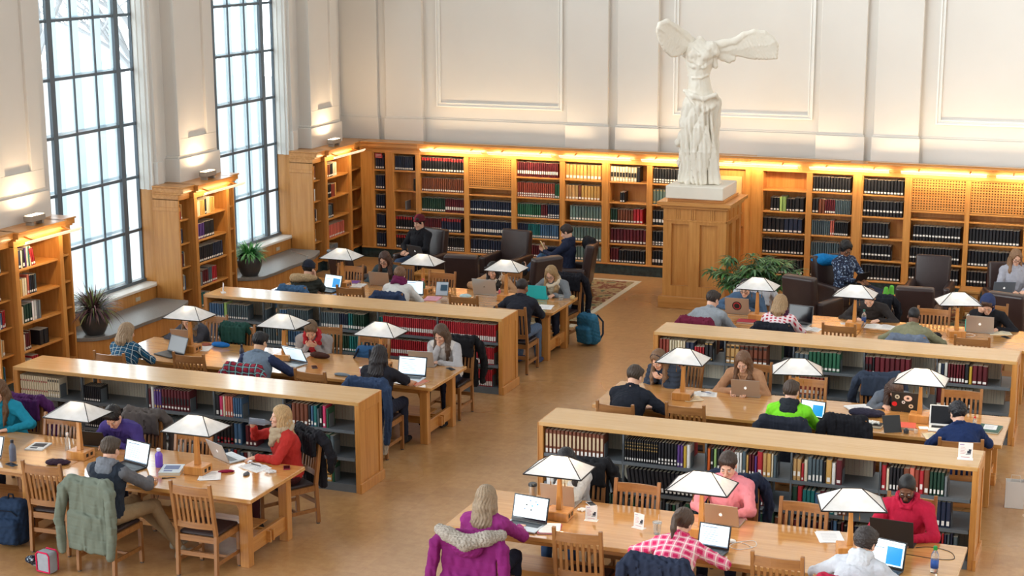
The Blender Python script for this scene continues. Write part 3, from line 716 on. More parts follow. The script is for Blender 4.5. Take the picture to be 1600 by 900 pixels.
# ---------------------------------------------------------------- armchairs
leather = mat('dark_brown_leather', srgb(58, 42, 40), .32, bump=.15, bscale=30, noise=.2, nscale=5)
def rb(x0, x1, y0, y1, z0, z1, r, name, t, mt=leather, shear=0, rx=0, piv=(0,0,0)):
    m = MB(); m.box(x0, x1, y0, y1, z0, z1); me = m.mesh(name, mt)
    bm = bmesh.new(); bm.from_mesh(me); bmesh.ops.bevel(bm, geom=bm.edges[:], offset=r, segments=3, affect='EDGES', clamp_overlap=True, profile=.6)
    if rx: bmesh.ops.rotate(bm, cent=piv, matrix=Matrix.Rotation(rx, 3, 'X'), verts=bm.verts)
    bm.to_mesh(me); bm.free(); me.polygons.foreach_set('use_smooth', [True]*len(me.polygons)); me.set_sharp_from_angle(angle=math.radians(50))
    return place(name, me, t)
def make_armchair(lab):
    t = thing('armchair', lab, 'armchair')
    rb(-.25, .25, -.26, .36, .26, .44, .045, 'seat_cushion', t)
    rb(-.35, .35, -.34, .34, .14, .30, .02, 'seat_base', t)
    rb(-.28, .28, -.40, -.24, .28, 1.0, .045, 'backrest', t, rx=math.radians(9), piv=(0, -.3, .3))
    for s in (-1, 1):
        a, b_ = sorted((s*.245, s*.37)); rb(a, b_, -.36, .32, .16, .60, .05, 'armrest', t)
    for sx in (-1, 1):
        for y, q in ((-.33, -.06), (.30, .0)):
            m = MB(); m.bar((sx*.31, y, .16), (sx*.31, y+q, 0), .05, .05, up=(0,1,0), w1=.03, d1=.03); m.build('leg', chairw['z'], t)
    return t
arms = [(-12.0, 26.72, PI-.3, 'dark leather armchair holding the man in the maroon beanie'),
 (-10.5, 27.05, PI-.15, 'empty dark leather armchair facing the room, between the two seated readers'),
 (-9.2, 26.60, PI/2+.15, 'dark leather armchair holding the man reading the yellow book'),
 (-10.5, 25.35, .1, 'dark leather armchair seen square from behind, left of the tan coat woman'),
 (-9.42, 25.48, .95, 'dark leather armchair turned left, behind the woman with the turquoise laptop'),
 (-12.3, 24.98, -.5, 'dark leather armchair behind the left end of the farthest left table'),
 (-4.8, 25.5, -.35, 'dark leather armchair seen from behind, closest to the palm'),
 (-4.58, 26.72, -2.3, 'dark leather armchair holding the man with headphones'),
 (-3.25, 27.12, PI, 'empty dark leather armchair facing the room under the right lattice panels'),
 (-3.2, 25.3, .05, 'dark leather armchair seen square from behind, left of the hooded reader'),
 (-1.75, 25.3, -.3, 'dark leather armchair seen from behind at the right edge'),
 (-1.98, 26.95, PI+.3, 'dark leather armchair holding the woman with the laptop at the right edge')]
a0 = None
for x, y, rz, lab in arms:
    if a0 is None: a0 = make_armchair(lab); a0.location = (x, y, .012); a0.rotation_euler = (0,0,rz); a0['group'] = 'dark leather armchairs'
    else: dup(a0, (x, y, .012), rz, lab, 'dark leather armchairs')
# coffee tables
def coffee(x, y, sx, sy, h, rz, lab):
    t = thing('side_table', lab, 'table', (x, y, .012), rz)
    m = MB(); m.box(-sx/2, sx/2, -sy/2, sy/2, h-.04, h); m.build('tabletop', oak['x'], t, bevel=.005)
    m = MB(); m.box(-sx/2+.04, sx/2-.04, -sy/2+.04, sy/2-.04, h-.12, h-.04); m.build('apron', oak['x'], t)
    m = MB(); m.box(-sx/2+.05, sx/2-.05, -sy/2+.05, sy/2-.05, .12, .145); m.build('lower_shelf', oak['x'], t)
    for a in (-1, 1):
        for b_ in (-1, 1): m = MB(); m.box(a*(sx/2-.06)-.025, a*(sx/2-.06)+.025, b_*(sy/2-.06)-.025, b_*(sy/2-.06)+.025, 0, h-.04); m.build('leg', oak['z'], t)
coffee(-11.35, 25.95, .7, .45, .45, 0, 'low oak coffee table among the left armchairs')
coffee(-3.66, 26.15, .6, .5, .45, 0, 'low oak coffee table under the stretched out legs, right armchair group')
coffee(-2.64, 27.5, .34, .4, .48, 0, 'small oak side table beside the empty armchair on the right')
# rugs
def rug_mat():
    m = bpy.data.materials.new('patterned_rug'); m.use_nodes = True; t = m.node_tree; b = t.nodes['Principled BSDF']
    tc = t.nodes.new('ShaderNodeTexCoord'); v = t.nodes.new('ShaderNodeTexVoronoi'); v.inputs['Scale'].default_value = 3.2
    w = t.nodes.new('ShaderNodeTexNoise'); w.inputs['Scale'].default_value = 9
    r = t.nodes.new('ShaderNodeValToRGB'); r.color_ramp.interpolation = 'CONSTANT'
    e = r.color_ramp.elements; e[0].color = (*srgb(96, 104, 78), 1); e[1].color = (*srgb(160, 140, 100), 1); e[1].position = .35
    for p_, c_ in ((.5, (124, 74, 52)), (.62, (178, 160, 120)), (.75, (84, 92, 84))): q = e.new(p_); q.color = (*srgb(*c_), 1)
    mx = t.nodes.new('ShaderNodeMixRGB'); mx.inputs[0].default_value = .5
    t.links.new(tc.outputs['Object'], v.inputs['Vector']); t.links.new(tc.outputs['Object'], w.inputs['Vector'])
    t.links.new(v.outputs['Distance'], mx.inputs[1]); t.links.new(w.outputs[0], mx.inputs[2]); t.links.new(mx.outputs[0], r.inputs[0]); t.links.new(r.outputs[0], b.inputs['Base Color'])
    b.inputs['Roughness'].default_value = .95
    return m
rugm = rug_mat(); fringe = mat('rug_border', srgb(206, 196, 172), .95)
def rug(x0, x1, y0, y1, lab):
    t = thing('rug', lab, 'rug', ((x0+x1)/2, (y0+y1)/2, 0)); w, h = (x1-x0)/2, (y1-y0)/2
    m = MB(); m.box(-w+.1, w-.1, -h+.1, h-.1, 0, .006); m.build('field', rugm, t)
    m = MB(); m.box(-w, w, -h, -h+.1, 0, .007); m.box(-w, w, h-.1, h, 0, .007); m.box(-w, -w+.1, -h+.1, h-.1, 0, .007); m.box(w-.1, w, -h+.1, h-.1, 0, .007); m.build('border', fringe, t)
rug(-13.0, -8.45, 24.7, 28.5, 'patterned rug under the left armchair group')
rug(-5.6, -1.2, 24.7, 28.5, 'patterned rug under the right armchair group')
# ---------------------------------------------------------------- books
WH = srgb(236, 234, 228); GD = srgb(190, 150, 80)
PAL = dict(navy=(34,44,68), black=(28,28,34), blue=(70,106,142), teal=(30,112,112), green=(40,96,70), dkgreen=(28,62,48), maroon=(96,26,36), red=(176,38,48), brown=(120,66,44),
 tan=(190,150,96), cream=(222,210,182), grey=(120,126,130), slate=(82,98,106), white=(226,226,222), purple=(92,62,132), orange=(222,104,42), salmon=(206,110,92), pink=(214,60,110), yellow=(206,170,60), lime=(150,184,110), ltblue=(60,150,196), greygreen=(104,124,118), golden=(206,160,88), redbrown=(142,62,48))
PAL = {k: srgb(*v) for k, v in PAL.items()}
DECO = {'p': [], 'l': [(.07,.19,WH)], 'L': [(.08,.26,WH)], 'm': [(.30,.42,WH)], 'lb': [(.07,.18,WH),(.72,.76,GD),(.82,.85,GD)], 'g': [(.55,.60,GD),(.70,.74,GD),(.84,.87,GD),(.08,.18,WH)],
 'r': [(.78,.98,srgb(180,40,44)),(.08,.2,WH)], 'rr': [(.22,.30,srgb(150,34,40)),(.70,.78,srgb(150,34,40))], 'c': [(.30,.84,srgb(206,184,150)),(.03,.2,WH)], 'bk': [(.30,.62,srgb(24,24,28)),(.10,.2,WH)],
 'x': [(.20,.42,WH)], 'w': [(.06,.32,WH)], 'lg': [(.08,.2,srgb(210,170,90)),(.9,.96,GD)], 'rb': [(.0,.28,srgb(170,34,46)),(.07,.16,WH)], 'bx': [(.06,.14,WH),(.2,.3,WH)],
 'cb': [(.30,.36,srgb(30,28,30)),(.08,.18,WH),(.8,.92,srgb(40,40,36))]}
PAGE = srgb(214, 204, 182)
stuff = MB()
def box_book(o, u, n, up, w, h, d, col, deco, lean=0.0, mbx=None, front=True):
    """o: lower corner at the spine plane; u: unit along the row; n: unit out of the shelf towards the reader"""
    mbx = mbx or stuff
    o = Vector(o); u = Vector(u); n = Vector(n); up = Vector(up)
    up2 = (up+u*lean).normalized()
    c = o+u*w/2+up2*h/2-n*d/2
    vs = [c+u*(w/2)*i+n*(d/2)*j+up2*(h/2)*k for k in (-1, 1) for j in (-1, 1) for i in (-1, 1)]
    # 0..7
    if front:
        in_ = n*.010; a_, b2 = .22, .78
        f0 = [vs[2]-in_, vs[2]+(vs[3]-vs[2])*a_, vs[2]+(vs[3]-vs[2])*b2, vs[3]-in_]; f1 = [vs[6]-in_, vs[6]+(vs[7]-vs[6])*a_, vs[6]+(vs[7]-vs[6])*b2, vs[7]-in_]
        mbx.add(f0+f1, [(0,1,5,4),(1,2,6,5),(2,3,7,6)], 0, col); mbx.add([vs[4],vs[5],vs[7],vs[6]], [(0,1,2,3)], 0, PAGE)
        mbx.add([vs[0],vs[4],vs[6],vs[2]], [(0,1,2,3)], 0, col); mbx.add([vs[1],vs[5],vs[7],vs[3]], [(0,1,2,3)], 0, col)
        e = n*.0012
        for z0, z1, dc in deco:
            a = c+n*(d/2)+e
            mbx.add([a-u*w*.37+up2*h*(z0-.5), a+u*w*.37+up2*h*(z0-.5), a+u*w*.37+up2*h*(z1-.5), a-u*w*.37+up2*h*(z1-.5)], [(0,1,2,3)], 0, dc)
    else:
        mbx.add([vs[2],vs[3],vs[7],vs[6]], [(0,1,2,3)], 0, PAGE); mbx.add([vs[4],vs[5],vs[7],vs[6]], [(0,1,2,3)], 0, PAGE)
        mbx.add([vs[0],vs[4],vs[6],vs[2]], [(0,1,2,3)], 0, col); mbx.add([vs[1],vs[5],vs[7],vs[3]], [(0,1,2,3)], 0, col)
br = random.Random(11)
def jit(c, r=br, a=.12): k = 1+r.uniform(-a, a); return tuple(min(1, v*k*(1+r.uniform(-.03,.03))) for v in c)
bookm = mat('book_cover', (.5,.5,.5), .5, attr=True, noise=.12, nscale=90)
pagem = mat('book_pages', PAGE, .85)
labm = mat('spine_label', WH, .6)
COUNT = [0]
BCACHE = {}
def real_book(o, u, n, w, h, d, colname, deconame, lean, label, group):
    """an individual book: hard cover, page block and spine label"""
    key = (round(w, 3), round(h, 3), colname, deconame, round(n[1]))
    if key not in BCACHE:
        m = MB(); c = PAL[colname]; th = .003
        m.prism([(0,.012),(th,.012),(th,d),(0,d)], 0, h, 0); m.prism([(w-th,.012),(w,.012),(w,d),(w-th,d)], 0, h, 0); m.prism([(0,.012),(w*.2,0),(w*.8,0),(w,.012),(w-th,.013),(w*.78,.004),(w*.22,.004),(th,.013)], 0, h, 0); m.c = [c]*len(m.f)
        cover = m.mesh('book', bookm, bevel=0)
        m = MB(); m.box(th, w-th, .012, d-.004, .004, h-.004); pages = m.mesh('page_block', pagem)
        labs = []
        for z0, z1, dc in DECO[deconame]:
            m = MB(); m.box(w*.2, w*.8, -.0012, .0, h*z0, h*z1, 0, dc); labs.append(m.mesh('spine_label', bookm))
        BCACHE[key] = (cover, pages, labs)
    cover, pages, labs = BCACHE[key]
    b = place('book', cover, None, o); b.rotation_euler = (0, lean, 0)
    place('page_block', pages, b)
    for l in labs: place('spine_label', l, b)
    tag(b, label, 'book', group)
    COUNT[0] += 1
    return b
def row(start, u, n, length, height, spec, real=None, depth=.2, inset=.02, fit=False):
    """spec: list of (count, thickness, height fraction, colour, deco) | ('gap', w) | ('end',) bookend; real=(place text)"""
    p = Vector(start); u = Vector(u); n = Vector(n); used = 0
    if fit:
        tot = sum((s[0]*s[1] if isinstance(s[0], int) else (s[1] if s[0] == 'gap' else .004)) for s in spec)
        sc = (length-.01)/tot
    else: sc = 1
    for s in spec:
        if s[0] == 'gap': p = p+u*s[1]*sc; used += s[1]*sc; continue
        if s[0] == 'end':
            if used+.02 > length: break
            q = p-n*(inset+.02)+u*.004
            mm = MB(); mm.obox(q+Vector((0,0,.08))-n*.05, u*.0015, n*.06, (0,0,.08)); mm.obox(q+Vector((0,0,.002))-n*.05-u*.03, u*.03, n*.055, (0,0,.002))
            BOOKENDS.append((mm, real)); p = p+u*.008; used += .008; continue
        cnt, w, hf, cn, dn = s[:5]; lean = s[5] if len(s) > 5 else 0
        w *= sc
        for i in range(cnt):
            if used+w > length+.002: return used
            hh = height*hf; 
            if cnt == 1 or (len(s) > 6): pass
            if real and COUNT[0] < 300:
                group = None
                nm_ = s[6] if len(s) > 6 and isinstance(s[6], str) else None
                txt = CN.get(cn, cn)+' '+DN.get(dn, 'book')
                if cnt > 1: lab = '%s, %s' % (txt, real)
                else: lab = '%s, %s' % (txt, real)
                real_book(p-n*inset, u, n, round(w-.004-br.uniform(0,.002), 3), hh, depth, cn, dn, lean, lab, (lab if cnt > 1 else None))
            else:
                d_ = depth*br.uniform(.92, 1)
                box_book(p-n*(inset+br.uniform(0, .006)), u, n, (0,0,1), w-.0045, hh*br.uniform(.965, 1.0) if cnt > 1 else hh, d_, jit(PAL[cn], br, .22), DECO[dn], lean)
            p = p+u*w; used += w
    return used
BOOKENDS = []
CN = dict(navy='navy blue', dkgreen='dark green', ltblue='light blue', greygreen='grey green', golden='golden tan', redbrown='reddish brown', slate='slate blue', lime='pale green')
DN = dict(p='plain book', l='book with white label', L='book with tall white label', m='book with mid label', lb='gold lined volume', g='gold banded volume', r='red topped volume', rr='volume with red bands', c='volume with cream spine panel', bk='volume with black band', x='book with wide label', w='book with big white label', lg='gilt edged book', rb='volume with red foot', bx='book with two labels', cb='volume with black spine bands')
# --- low bookcases, front rows
def mix(seed, n, cols, decos=('l','p','L'), w=(.022,.05), h=(.78,1.0)):
    r = random.Random(seed); return [(1, round(r.uniform(*w), 3), r.uniform(*h), r.choice(cols), r.choice(decos)) for _ in range(n)]
ALLC = ['navy','red','white','brown','cream','slate','maroon','green','tan','black','blue','grey']
A = {2: [[(12,.033,.92,'cream','rr'),(5,.033,.9,'cream','cb'),('end',)],
     [(9,.026,.72,'black','l'),('end',)],
     [(1,.035,.9,'maroon','l'),(1,.04,1,'white','p'),(3,.034,.92,'purple','lg'),(9,.042,.95,'maroon','bk'),('end',)],
     [(1,.05,.95,'black','L'),(1,.045,.9,'pink','w'),(1,.03,.9,'cream','p'),(3,.034,.93,'salmon','L'),(4,.03,.9,'blue','l'),('end',)],
     [(3,.028,.86,'navy','l'),(4,.052,.95,'brown','l'),(1,.036,.93,'black','bx'),(1,.034,.9,'blue','L'),(1,.044,.93,'teal','l'),(1,.028,.8,'slate','p'),(1,.04,.94,'black','x'),(1,.046,.96,'pink','l'),(1,.03,.85,'green','p'),('end',)]],
 1: [[(3,.03,.9,'red','l'),(7,.045,.98,'white','p'),('end',)],
     [(14,.026,.75,'black','l'),(4,.03,.8,'navy','l')],
     [(22,.026,.8,'slate','l'),(10,.022,.7,'black','p')],
     [(5,.045,.95,'black','rb'),(2,.05,.95,'blue','L'),('gap',.05),(3,.05,.92,'maroon','l')],
     [(2,.045,.95,'ltblue','l'),(1,.04,.95,'ltblue','p'),(2,.045,.9,'grey','L'),(2,.042,.92,'maroon','L'),(2,.044,.92,'salmon','l'),(1,.044,.86,'cream','L'),(1,.022,.8,'white','l'),(1,.045,.9,'maroon','l'),(1,.055,.92,'green','L'),(1,.05,.88,'slate','p'),('end',)]],
 0: [[(5,.05,.9,'red','l'),(6,.04,.9,'white','p')],
     mix(1, 20, ['red','black','navy','maroon']), mix(2, 18, ['black','white','navy']), mix(3, 22, ['red','white','slate','maroon','blue']),
     [(3,.044,.88,'navy','L'),(1,.032,.86,'cream','p'),(1,.06,.95,'brown','g'),(5,.05,.94,'blue','lg'),(1,.03,.9,'black','bx'),(1,.07,.98,'golden','cb'),(1,.03,.8,'green','p'),('end',)]]}
Cc = {2: [[(15,.044,.98,'brown','c'),('end',)],
     [(14,.026,.93,'black','g'),(6,.034,.93,'black','bx'),(2,.034,.9,'purple','l'),(1,.034,.88,'yellow','p'),(1,.042,.95,'white','l'),('end',)],
     [(1,.036,.9,'orange','p'),(1,.034,.9,'black','m'),(1,.034,.9,'lime','l'),(2,.034,.92,'black','L'),(3,.036,.9,'red','l'),(3,.03,.86,'white','p'),(1,.04,.93,'slate','l'),(1,.028,.8,'golden','p'),(2,.03,.84,'maroon','l'),(1,.026,.78,'purple','p'),(1,.058,.98,'red','L'),(1,.042,.95,'tan','l'),(1,.046,.95,'golden','l'),(1,.022,.95,'cream','p'),(1,.034,.9,'slate','p'),('end',)],
     [(2,.045,.86,'tan','x'),(1,.028,.7,'red','l'),(1,.038,.86,'cream','p'),(1,.044,.98,'slate','L'),(3,.036,.93,'slate','w'),(1,.03,.85,'black','p'),(1,.06,.95,'golden','L'),(1,.04,.85,'white','l'),(1,.062,.98,'maroon','l'),('end',)],
     [(1,.05,.98,'red','l'),(1,.03,.86,'cream','p'),(4,.034,.93,'black','L'),(1,.06,.94,'brown','l'),(1,.05,.98,'salmon','L'),(1,.045,.93,'redbrown','L'),(1,.045,.92,'red','x'),(1,.055,.96,'brown','L'),(4,.036,.92,'dkgreen','L'),(1,.03,.8,'grey','p'),('end',)]],
 1: [[('gap',.28),(5,.055,1,'white','p'),('end',)],
     [('gap',.05),(16,.044,.93,'black','L',-.14),(2,.04,.9,'salmon','p',-.1)],
     [(3,.04,.9,'salmon','L'),(10,.03,.86,'navy','l'),(6,.036,.9,'maroon','l')],
     [(1,.06,.95,'dkgreen','l'),(1,.05,1,'red','p'),(3,.042,.86,'teal','l'),(1,.05,.8,'blue','p'),(2,.05,.9,'maroon','l'),(1,.05,.94,'teal','L'),(1,.04,.85,'white','l'),(2,.04,.9,'brown','l')],
     [(1,.04,.95,'redbrown','l'),(1,.04,.9,'white','L'),(2,.05,.88,'blue','l'),('gap',.18),(1,.045,.85,'ltblue','l'),(1,.05,.92,'teal','p'),(1,.045,.97,'orange','L'),(4,.048,1,'navy','L'),('end',)]],
 0: [mix(5, 24, ['black','navy','dkgreen','maroon']), mix(6, 24, ['navy','grey','green','slate','black']), mix(7, 24, ['green','maroon','brown','dkgreen']), mix(8, 24, ['navy','maroon','black','blue']), mix(9, 22, ['navy','slate','maroon','brown','red'])]}
Bb = {2: [[(6,.04,.84,'blue','l'),(1,.05,.9,'lime','l'),(10,.034,.84,'slate','l'),('end',)],
     [(1,.04,.7,'slate','p'),('gap',.2),(3,.04,.8,'blue','l'),(10,.034,.86,'slate','l'),('end',)],
     [(8,.036,.86,'slate','L'),(4,.034,.86,'navy','L'),(2,.036,.9,'teal','L'),(5,.036,.88,'dkgreen','L'),('gap',.02)],
     [(2,.03,.85,'teal','l'),(28,.029,.93,'red','x')],
     [(29,.029,.93,'red','w'),('end',)]],
 1: [[(10,.04,.84,'blue','l'),(3,.04,.85,'ltblue','l'),(6,.034,.84,'slate','l')],
     [(8,.04,.9,'slate','L'),(1,.045,.95,'golden','l'),(9,.04,.88,'blue','L')],
     [(4,.036,.88,'navy','l'),(8,.036,.88,'dkgreen','l'),(6,.036,.9,'teal','l')],
     [(30,.029,.93,'red','x')],
     [(28,.029,.93,'red','w'),('end',)]],
 0: [mix(15, 24, ['blue','slate','navy']), mix(16, 24, ['blue','slate','teal']), [(28,.03,.9,'dkgreen','l')], [(30,.029,.93,'red','x')], [(27,.029,.93,'red','w'),('end',)]]}
Dd = {2: [[(3,.045,.95,'redbrown','p'),(6,.036,.93,'cream','p'),(2,.06,.9,'navy','p'),(4,.034,.7,'red','l'),(2,.055,.95,'black','lg'),('end',)],
     [(3,.06,.97,'tan','cb'),(6,.06,.97,'brown','cb'),('gap',.05)],
     [(3,.06,.8,'slate','p'),(8,.05,.95,'green','l'),('end',)],
     [(2,.045,.93,'maroon','bk'),(1,.03,.9,'black','L'),(7,.062,.95,'maroon','l'),('gap',.1)],
     [(1,.04,.9,'white','l'),(1,.04,.9,'navy','p'),(1,.04,.95,'white','p'),(6,.034,.92,'maroon','L'),(1,.05,.95,'black','l'),(1,.04,.85,'yellow','p'),(3,.06,.93,'maroon','l'),('gap',.15),('end',)]],
 1: [[(5,.04,.9,'redbrown','l'),(2,.05,.95,'maroon','l'),(1,.06,.95,'teal','x'),('end',)],
     [('gap',.3),(4,.05,.9,'brown','l')],
     [(2,.04,.8,'slate','l'),(6,.05,.9,'redbrown','L'),(1,.05,.9,'navy','l')],
     [(6,.05,.93,'navy','l'),('gap',.3)],
     [(1,.07,.98,'maroon','l'),(8,.045,.93,'black','L'),('gap',.1)]],
 0: [mix(25, 20, ['redbrown','maroon','black']), mix(26, 20, ['brown','black']), mix(27, 20, ['maroon','navy']), mix(28, 20, ['navy','black']), mix(29, 20, ['black','maroon'])]}
SEC = ['first', 'second', 'third', 'fourth', 'fifth']; LEVN = {2: 'top', 1: 'middle', 0: 'bottom'}
def fill_low(x0, x1, y, spec, who, levels_real, only=(2,1,0)):
    w = (x1-x0-.1)/5
    for lv in only:
        for i in range(5):
            z = LOWLV[lv]+.001; sx = x0+.05+w*i+.012
            real = '%s shelf, %s bay, %s' % (LEVN[lv], SEC[i], who) if lv in levels_real else None
            row((sx, y+.012, z), (1,0,0), (0,-1,0), w-.024, .262, spec[lv][i], real, depth=.17)
def back_rows(x0, x1, y, seed, cols, full=.8):
    w = (x1-x0-.1)/5; r = random.Random(seed)
    for lv in (2, 1, 0):
        for i in range(5):
            p = x0+.05+w*i+.012; e = x0+.05+w*(i+1)-.012; fill = r.uniform(full-.1, 1)
            while p < e-.06 and p < e-w*(1-fill):
                t_ = r.uniform(.022, .05) if cols != 'thin' else r.uniform(.018, .026)
                box_book((p, y+DS-.185, LOWLV[lv]+.001), (1,0,0), (0,-1,0), (0,0,1), t_-.002, .262*r.uniform(.85, 1), .16, jit(PAL[r.choice(ALLC)]), [], 0, front=False); p += t_

WA, WC = 'near left low bookcase', 'near right low bookcase'
fill_low(XL0, XL1, Y1S, A, WA, (2,), (2,)); fill_low(XR0, XR1, Y1S, Cc, WC, (2,), (2,))
fill_low(XR0, XR1, Y1S, Cc, WC, (1,), (1,)); fill_low(XL0, XL1, Y1S, A, WA, (1,), (1,))
fill_low(XL0, XL1, Y1S, A, WA, (), (0,)); fill_low(XR0, XR1, Y1S, Cc, WC, (), (0,))
fill_low(XL0, XL1, Y2S, Bb, '', ()); fill_low(XR0, XR1, Y2S, Dd, '', ())
back_rows(XL0, XL1, Y1S, 1, 'w'); back_rows(XR0, XR1, Y1S, 2, 'w', .7); back_rows(XL0, XL1, Y2S, 3, 'thin', .95); back_rows(XR0, XR1, Y2S, 4, 'w', .8)
# --- back wall cases
N_ = lambda n, w, h, c, d: (n, w, h, c, d)
bkl = (1.0,)
BW_SPEC = {
 0: (-13.93,-13.70, {k: [(5,.046,.95,'navy','l')] for k in range(5)}),
 1: (-13.52,-13.07, {4: [(9,.042,.95,'navy','l')], 3: [('gap',.38),(1,.04,.8,'black','p')], 2: [('gap',.2),(1,.03,.6,'grey','p')], 1: [(8,.05,.9,'black','r')], 0: [(8,.05,.9,'black','r')]}),
 2: (-12.97,-12.08, {4: [(16,.055,.95,'black','r')], 3: [(20,.043,.93,'brown','l'),(2,.04,.93,'navy','l')], 2: [(12,.04,.93,'dkgreen','l'),(9,.043,.93,'maroon','x')], 1: [(10,.04,.9,'maroon','bx'),(8,.05,.95,'navy','r')], 0: [(20,.043,.93,'black','bx')]}),
 3: (-11.98,-11.13, {2: [(19,.044,.93,'navy','m')], 1: [(19,.044,.93,'navy','x')], 0: [(13,.05,.93,'navy','bx'),(5,.04,.8,'black','l')]}),
 4: (-11.03,-10.18, {4: [(21,.04,.95,'maroon','x')], 3: [(18,.041,.97,'redbrown','bx'),(2,.045,.95,'green','l')], 2: [(11,.042,.9,'green','l'),(3,.045,.9,'maroon','l'),(5,.045,.93,'navy','bx')], 1: [(5,.042,.93,'navy','l'),(6,.04,.93,'teal','l'),(8,.045,.93,'blue','l')], 0: [(4,.05,.9,'slate','l'),(6,.04,.8,'maroon','l'),(6,.05,.7,'navy','l')]}),
 5: (-10.08,-9.37, {4: [(10,.068,.95,'golden','L')], 3: [(4,.06,.95,'tan','l'),(1,.06,.97,'brown','l'),(6,.06,.95,'golden','l')], 2: [('gap',.08),(11,.056,.95,'greygreen','l')], 1: [(12,.058,.9,'greygreen','l')], 0: [(12,.058,.9,'greygreen','l')]}),
 6: (-9.22,-8.52, {4: [(9,.055,.95,'cream','bk'),(1,.06,.95,'black','p')], 3: [('gap',.18),(2,.045,.65,'black','l')], 2: [(3,.045,.9,'dkgreen','l'),(6,.05,.88,'brown','l'),(3,.06,.95,'red','l')], 1: [(11,.062,.95,'maroon','l')], 0: [(3,.055,.95,'maroon','l'),(10,.05,.85,'black','l')]}),
 7: (-8.42,-7.50, {4: [(17,.052,.95,'black','bx')], 3: [(8,.06,.95,'greygreen','lg'),(8,.05,.9,'black','l')], 2: [(16,.055,.93,'black','x')], 1: [(16,.055,.93,'black','bx')], 0: [(16,.055,.93,'black','x')]}),
 9: (-6.40,-5.64, {3: [('gap',.12),(3,.055,.85,'black','l'),(1,.05,.9,'lime','p'),(1,.07,.92,'lime','p'),(3,.05,.8,'black','l'),(2,.08,.88,'black','l')], 2: [(5,.075,.88,'black','l'),(4,.08,.9,'navy','l')], 1: [(13,.056,.93,'black','l')], 0: [(13,.056,.93,'black','l')]}),
 10: (-5.54,-4.84, {4: [(13,.05,.92,'black','l')], 3: [(2,.055,.9,'black','l'),(2,.055,.9,'brown','p'),(5,.036,.88,'maroon','l'),(9,.03,.88,'slate','p')], 2: [(9,.036,.9,'slate','p'),(2,.036,.95,'salmon','l'),(7,.034,.86,'black','l')], 1: [(17,.04,.88,'slate','p')], 0: [(3,.04,.8,'black','l'),(3,.065,.95,'salmon','p'),('gap',.3)]}),
 11: (-4.66,-3.96, {4: [(12,.056,.9,'black','l')], 3: [(12,.056,.93,'black','m')], 2: [(8,.056,.93,'black','l'),('end',)], 1: [(9,.056,.9,'black','m'),('end',)], 0: [(12,.056,.93,'black','l')]}),
 12: (-3.84,-2.95, {2: [('gap',.04),(15,.053,.9,'black','m')], 1: [(18,.049,.93,'black','m')], 0: [(18,.049,.93,'black','m')]}),
 13: (-2.87,-1.98, {2: [(16,.055,.93,'black','l')], 1: [(16,.055,.93,'black','l')], 0: [(6,.055,.93,'black','m'),(11,.05,.8,'maroon','p')]}),
 14: (-1.90,-1.00, {k: [(16,.055,.93,'black','l')] for k in range(5)}),
}
for b_, (x0, x1, sp) in BW_SPEC.items():
    for lv, s_ in sp.items():
        row((x0+.006, BCX0+.0, (.21 if lv == 0 else LV[lv])+.001), (1,0,0), (0,-1,0), x1-x0-.012, .285, s_, None, depth=.22, inset=.045)
# red sign in the corner
sg = MB(); sg.box(-13.91, -13.76, BCX0+.0, BCX0+.006, 1.93, 2.02); o_ = sg.build('shelf_sign', mat('red_sign', srgb(170, 30, 44), .5)); tag(o_, 'small red sign at the top of the narrow corner bookcase', 'sign')
sg = MB()
for k in range(3): sg.box(-13.895, -13.775, BCX0-.001, BCX0, 1.945+.025*k, 1.952+.025*k)
sg.build('lettering', mat('white_print', srgb(230,220,215), .6), o_)
# --- left wall cases (spines face +x)
LSP = {
 18.04: {4: [(2,.04,.95,'pink','p'),(1,.06,.9,'navy','l'),(1,.04,.85,'cream','p'),(1,.05,.9,'black','L'),(1,.03,.95,'purple','p'),(1,.04,.98,'cream','l'),(1,.035,.97,'teal','p'),(1,.03,.97,'cream','p'),(2,.05,.9,'red','l',-.2)],
         3: [(1,.05,.85,'slate','p'),(2,.045,.82,'golden','p'),(2,.05,.85,'cream','p'),(1,.05,.97,'salmon','l'),(1,.04,.9,'navy','l'),(2,.04,.9,'black','l'),(1,.04,.9,'slate','l')],
         2: [(2,.045,.9,'redbrown','l'),(1,.04,.82,'cream','p'),(3,.06,.9,'dkgreen','l'),(2,.05,.97,'white','l'),(2,.05,.9,'grey','p')],
         1: [(1,.045,.9,'redbrown','p'),(2,.04,.8,'cream','l'),(2,.045,.85,'maroon','l'),(1,.03,.9,'brown','l'),('gap',.2),(2,.1,.75,'black','p')], 0: [(4,.06,.8,'cream','p'),(3,.05,.9,'red','l')]},
 22.60: {4: [(2,.05,.85,'salmon','p'),(2,.05,.85,'cream','p'),(3,.045,.86,'golden','p'),(1,.06,.85,'black','l'),(2,.05,.95,'cream','p'),(3,.05,.88,'golden','p')],
         3: [(1,.05,.8,'slate','p'),(1,.05,.85,'cream','l'),(4,.05,.9,'purple','l'),(6,.05,.92,'black','l')],
         2: [(9,.06,.9,'black','l'),(6,.05,.9,'navy','l')],
         1: [(3,.06,.8,'grey','p'),(3,.06,.85,'maroon','l'),(2,.06,.9,'slate','l'),(3,.05,.9,'red','l')], 0: [(4,.06,.9,'teal','l'),(3,.05,.8,'cream','p')]},
 27.12: {4: [(4,.06,.85,'brown','l'),(2,.06,.85,'black','l'),(3,.05,.9,'cream','l')], 3: [(6,.045,.9,'black','m'),(3,.05,.85,'redbrown','p'),(1,.05,.85,'golden','p')],
         2: [(2,.05,.9,'white','p'),(3,.06,.85,'slate','l'),(1,.06,.9,'black','l')], 1: [(11,.07,.88,'salmon','l')], 0: [(8,.06,.8,'grey','l')]}}
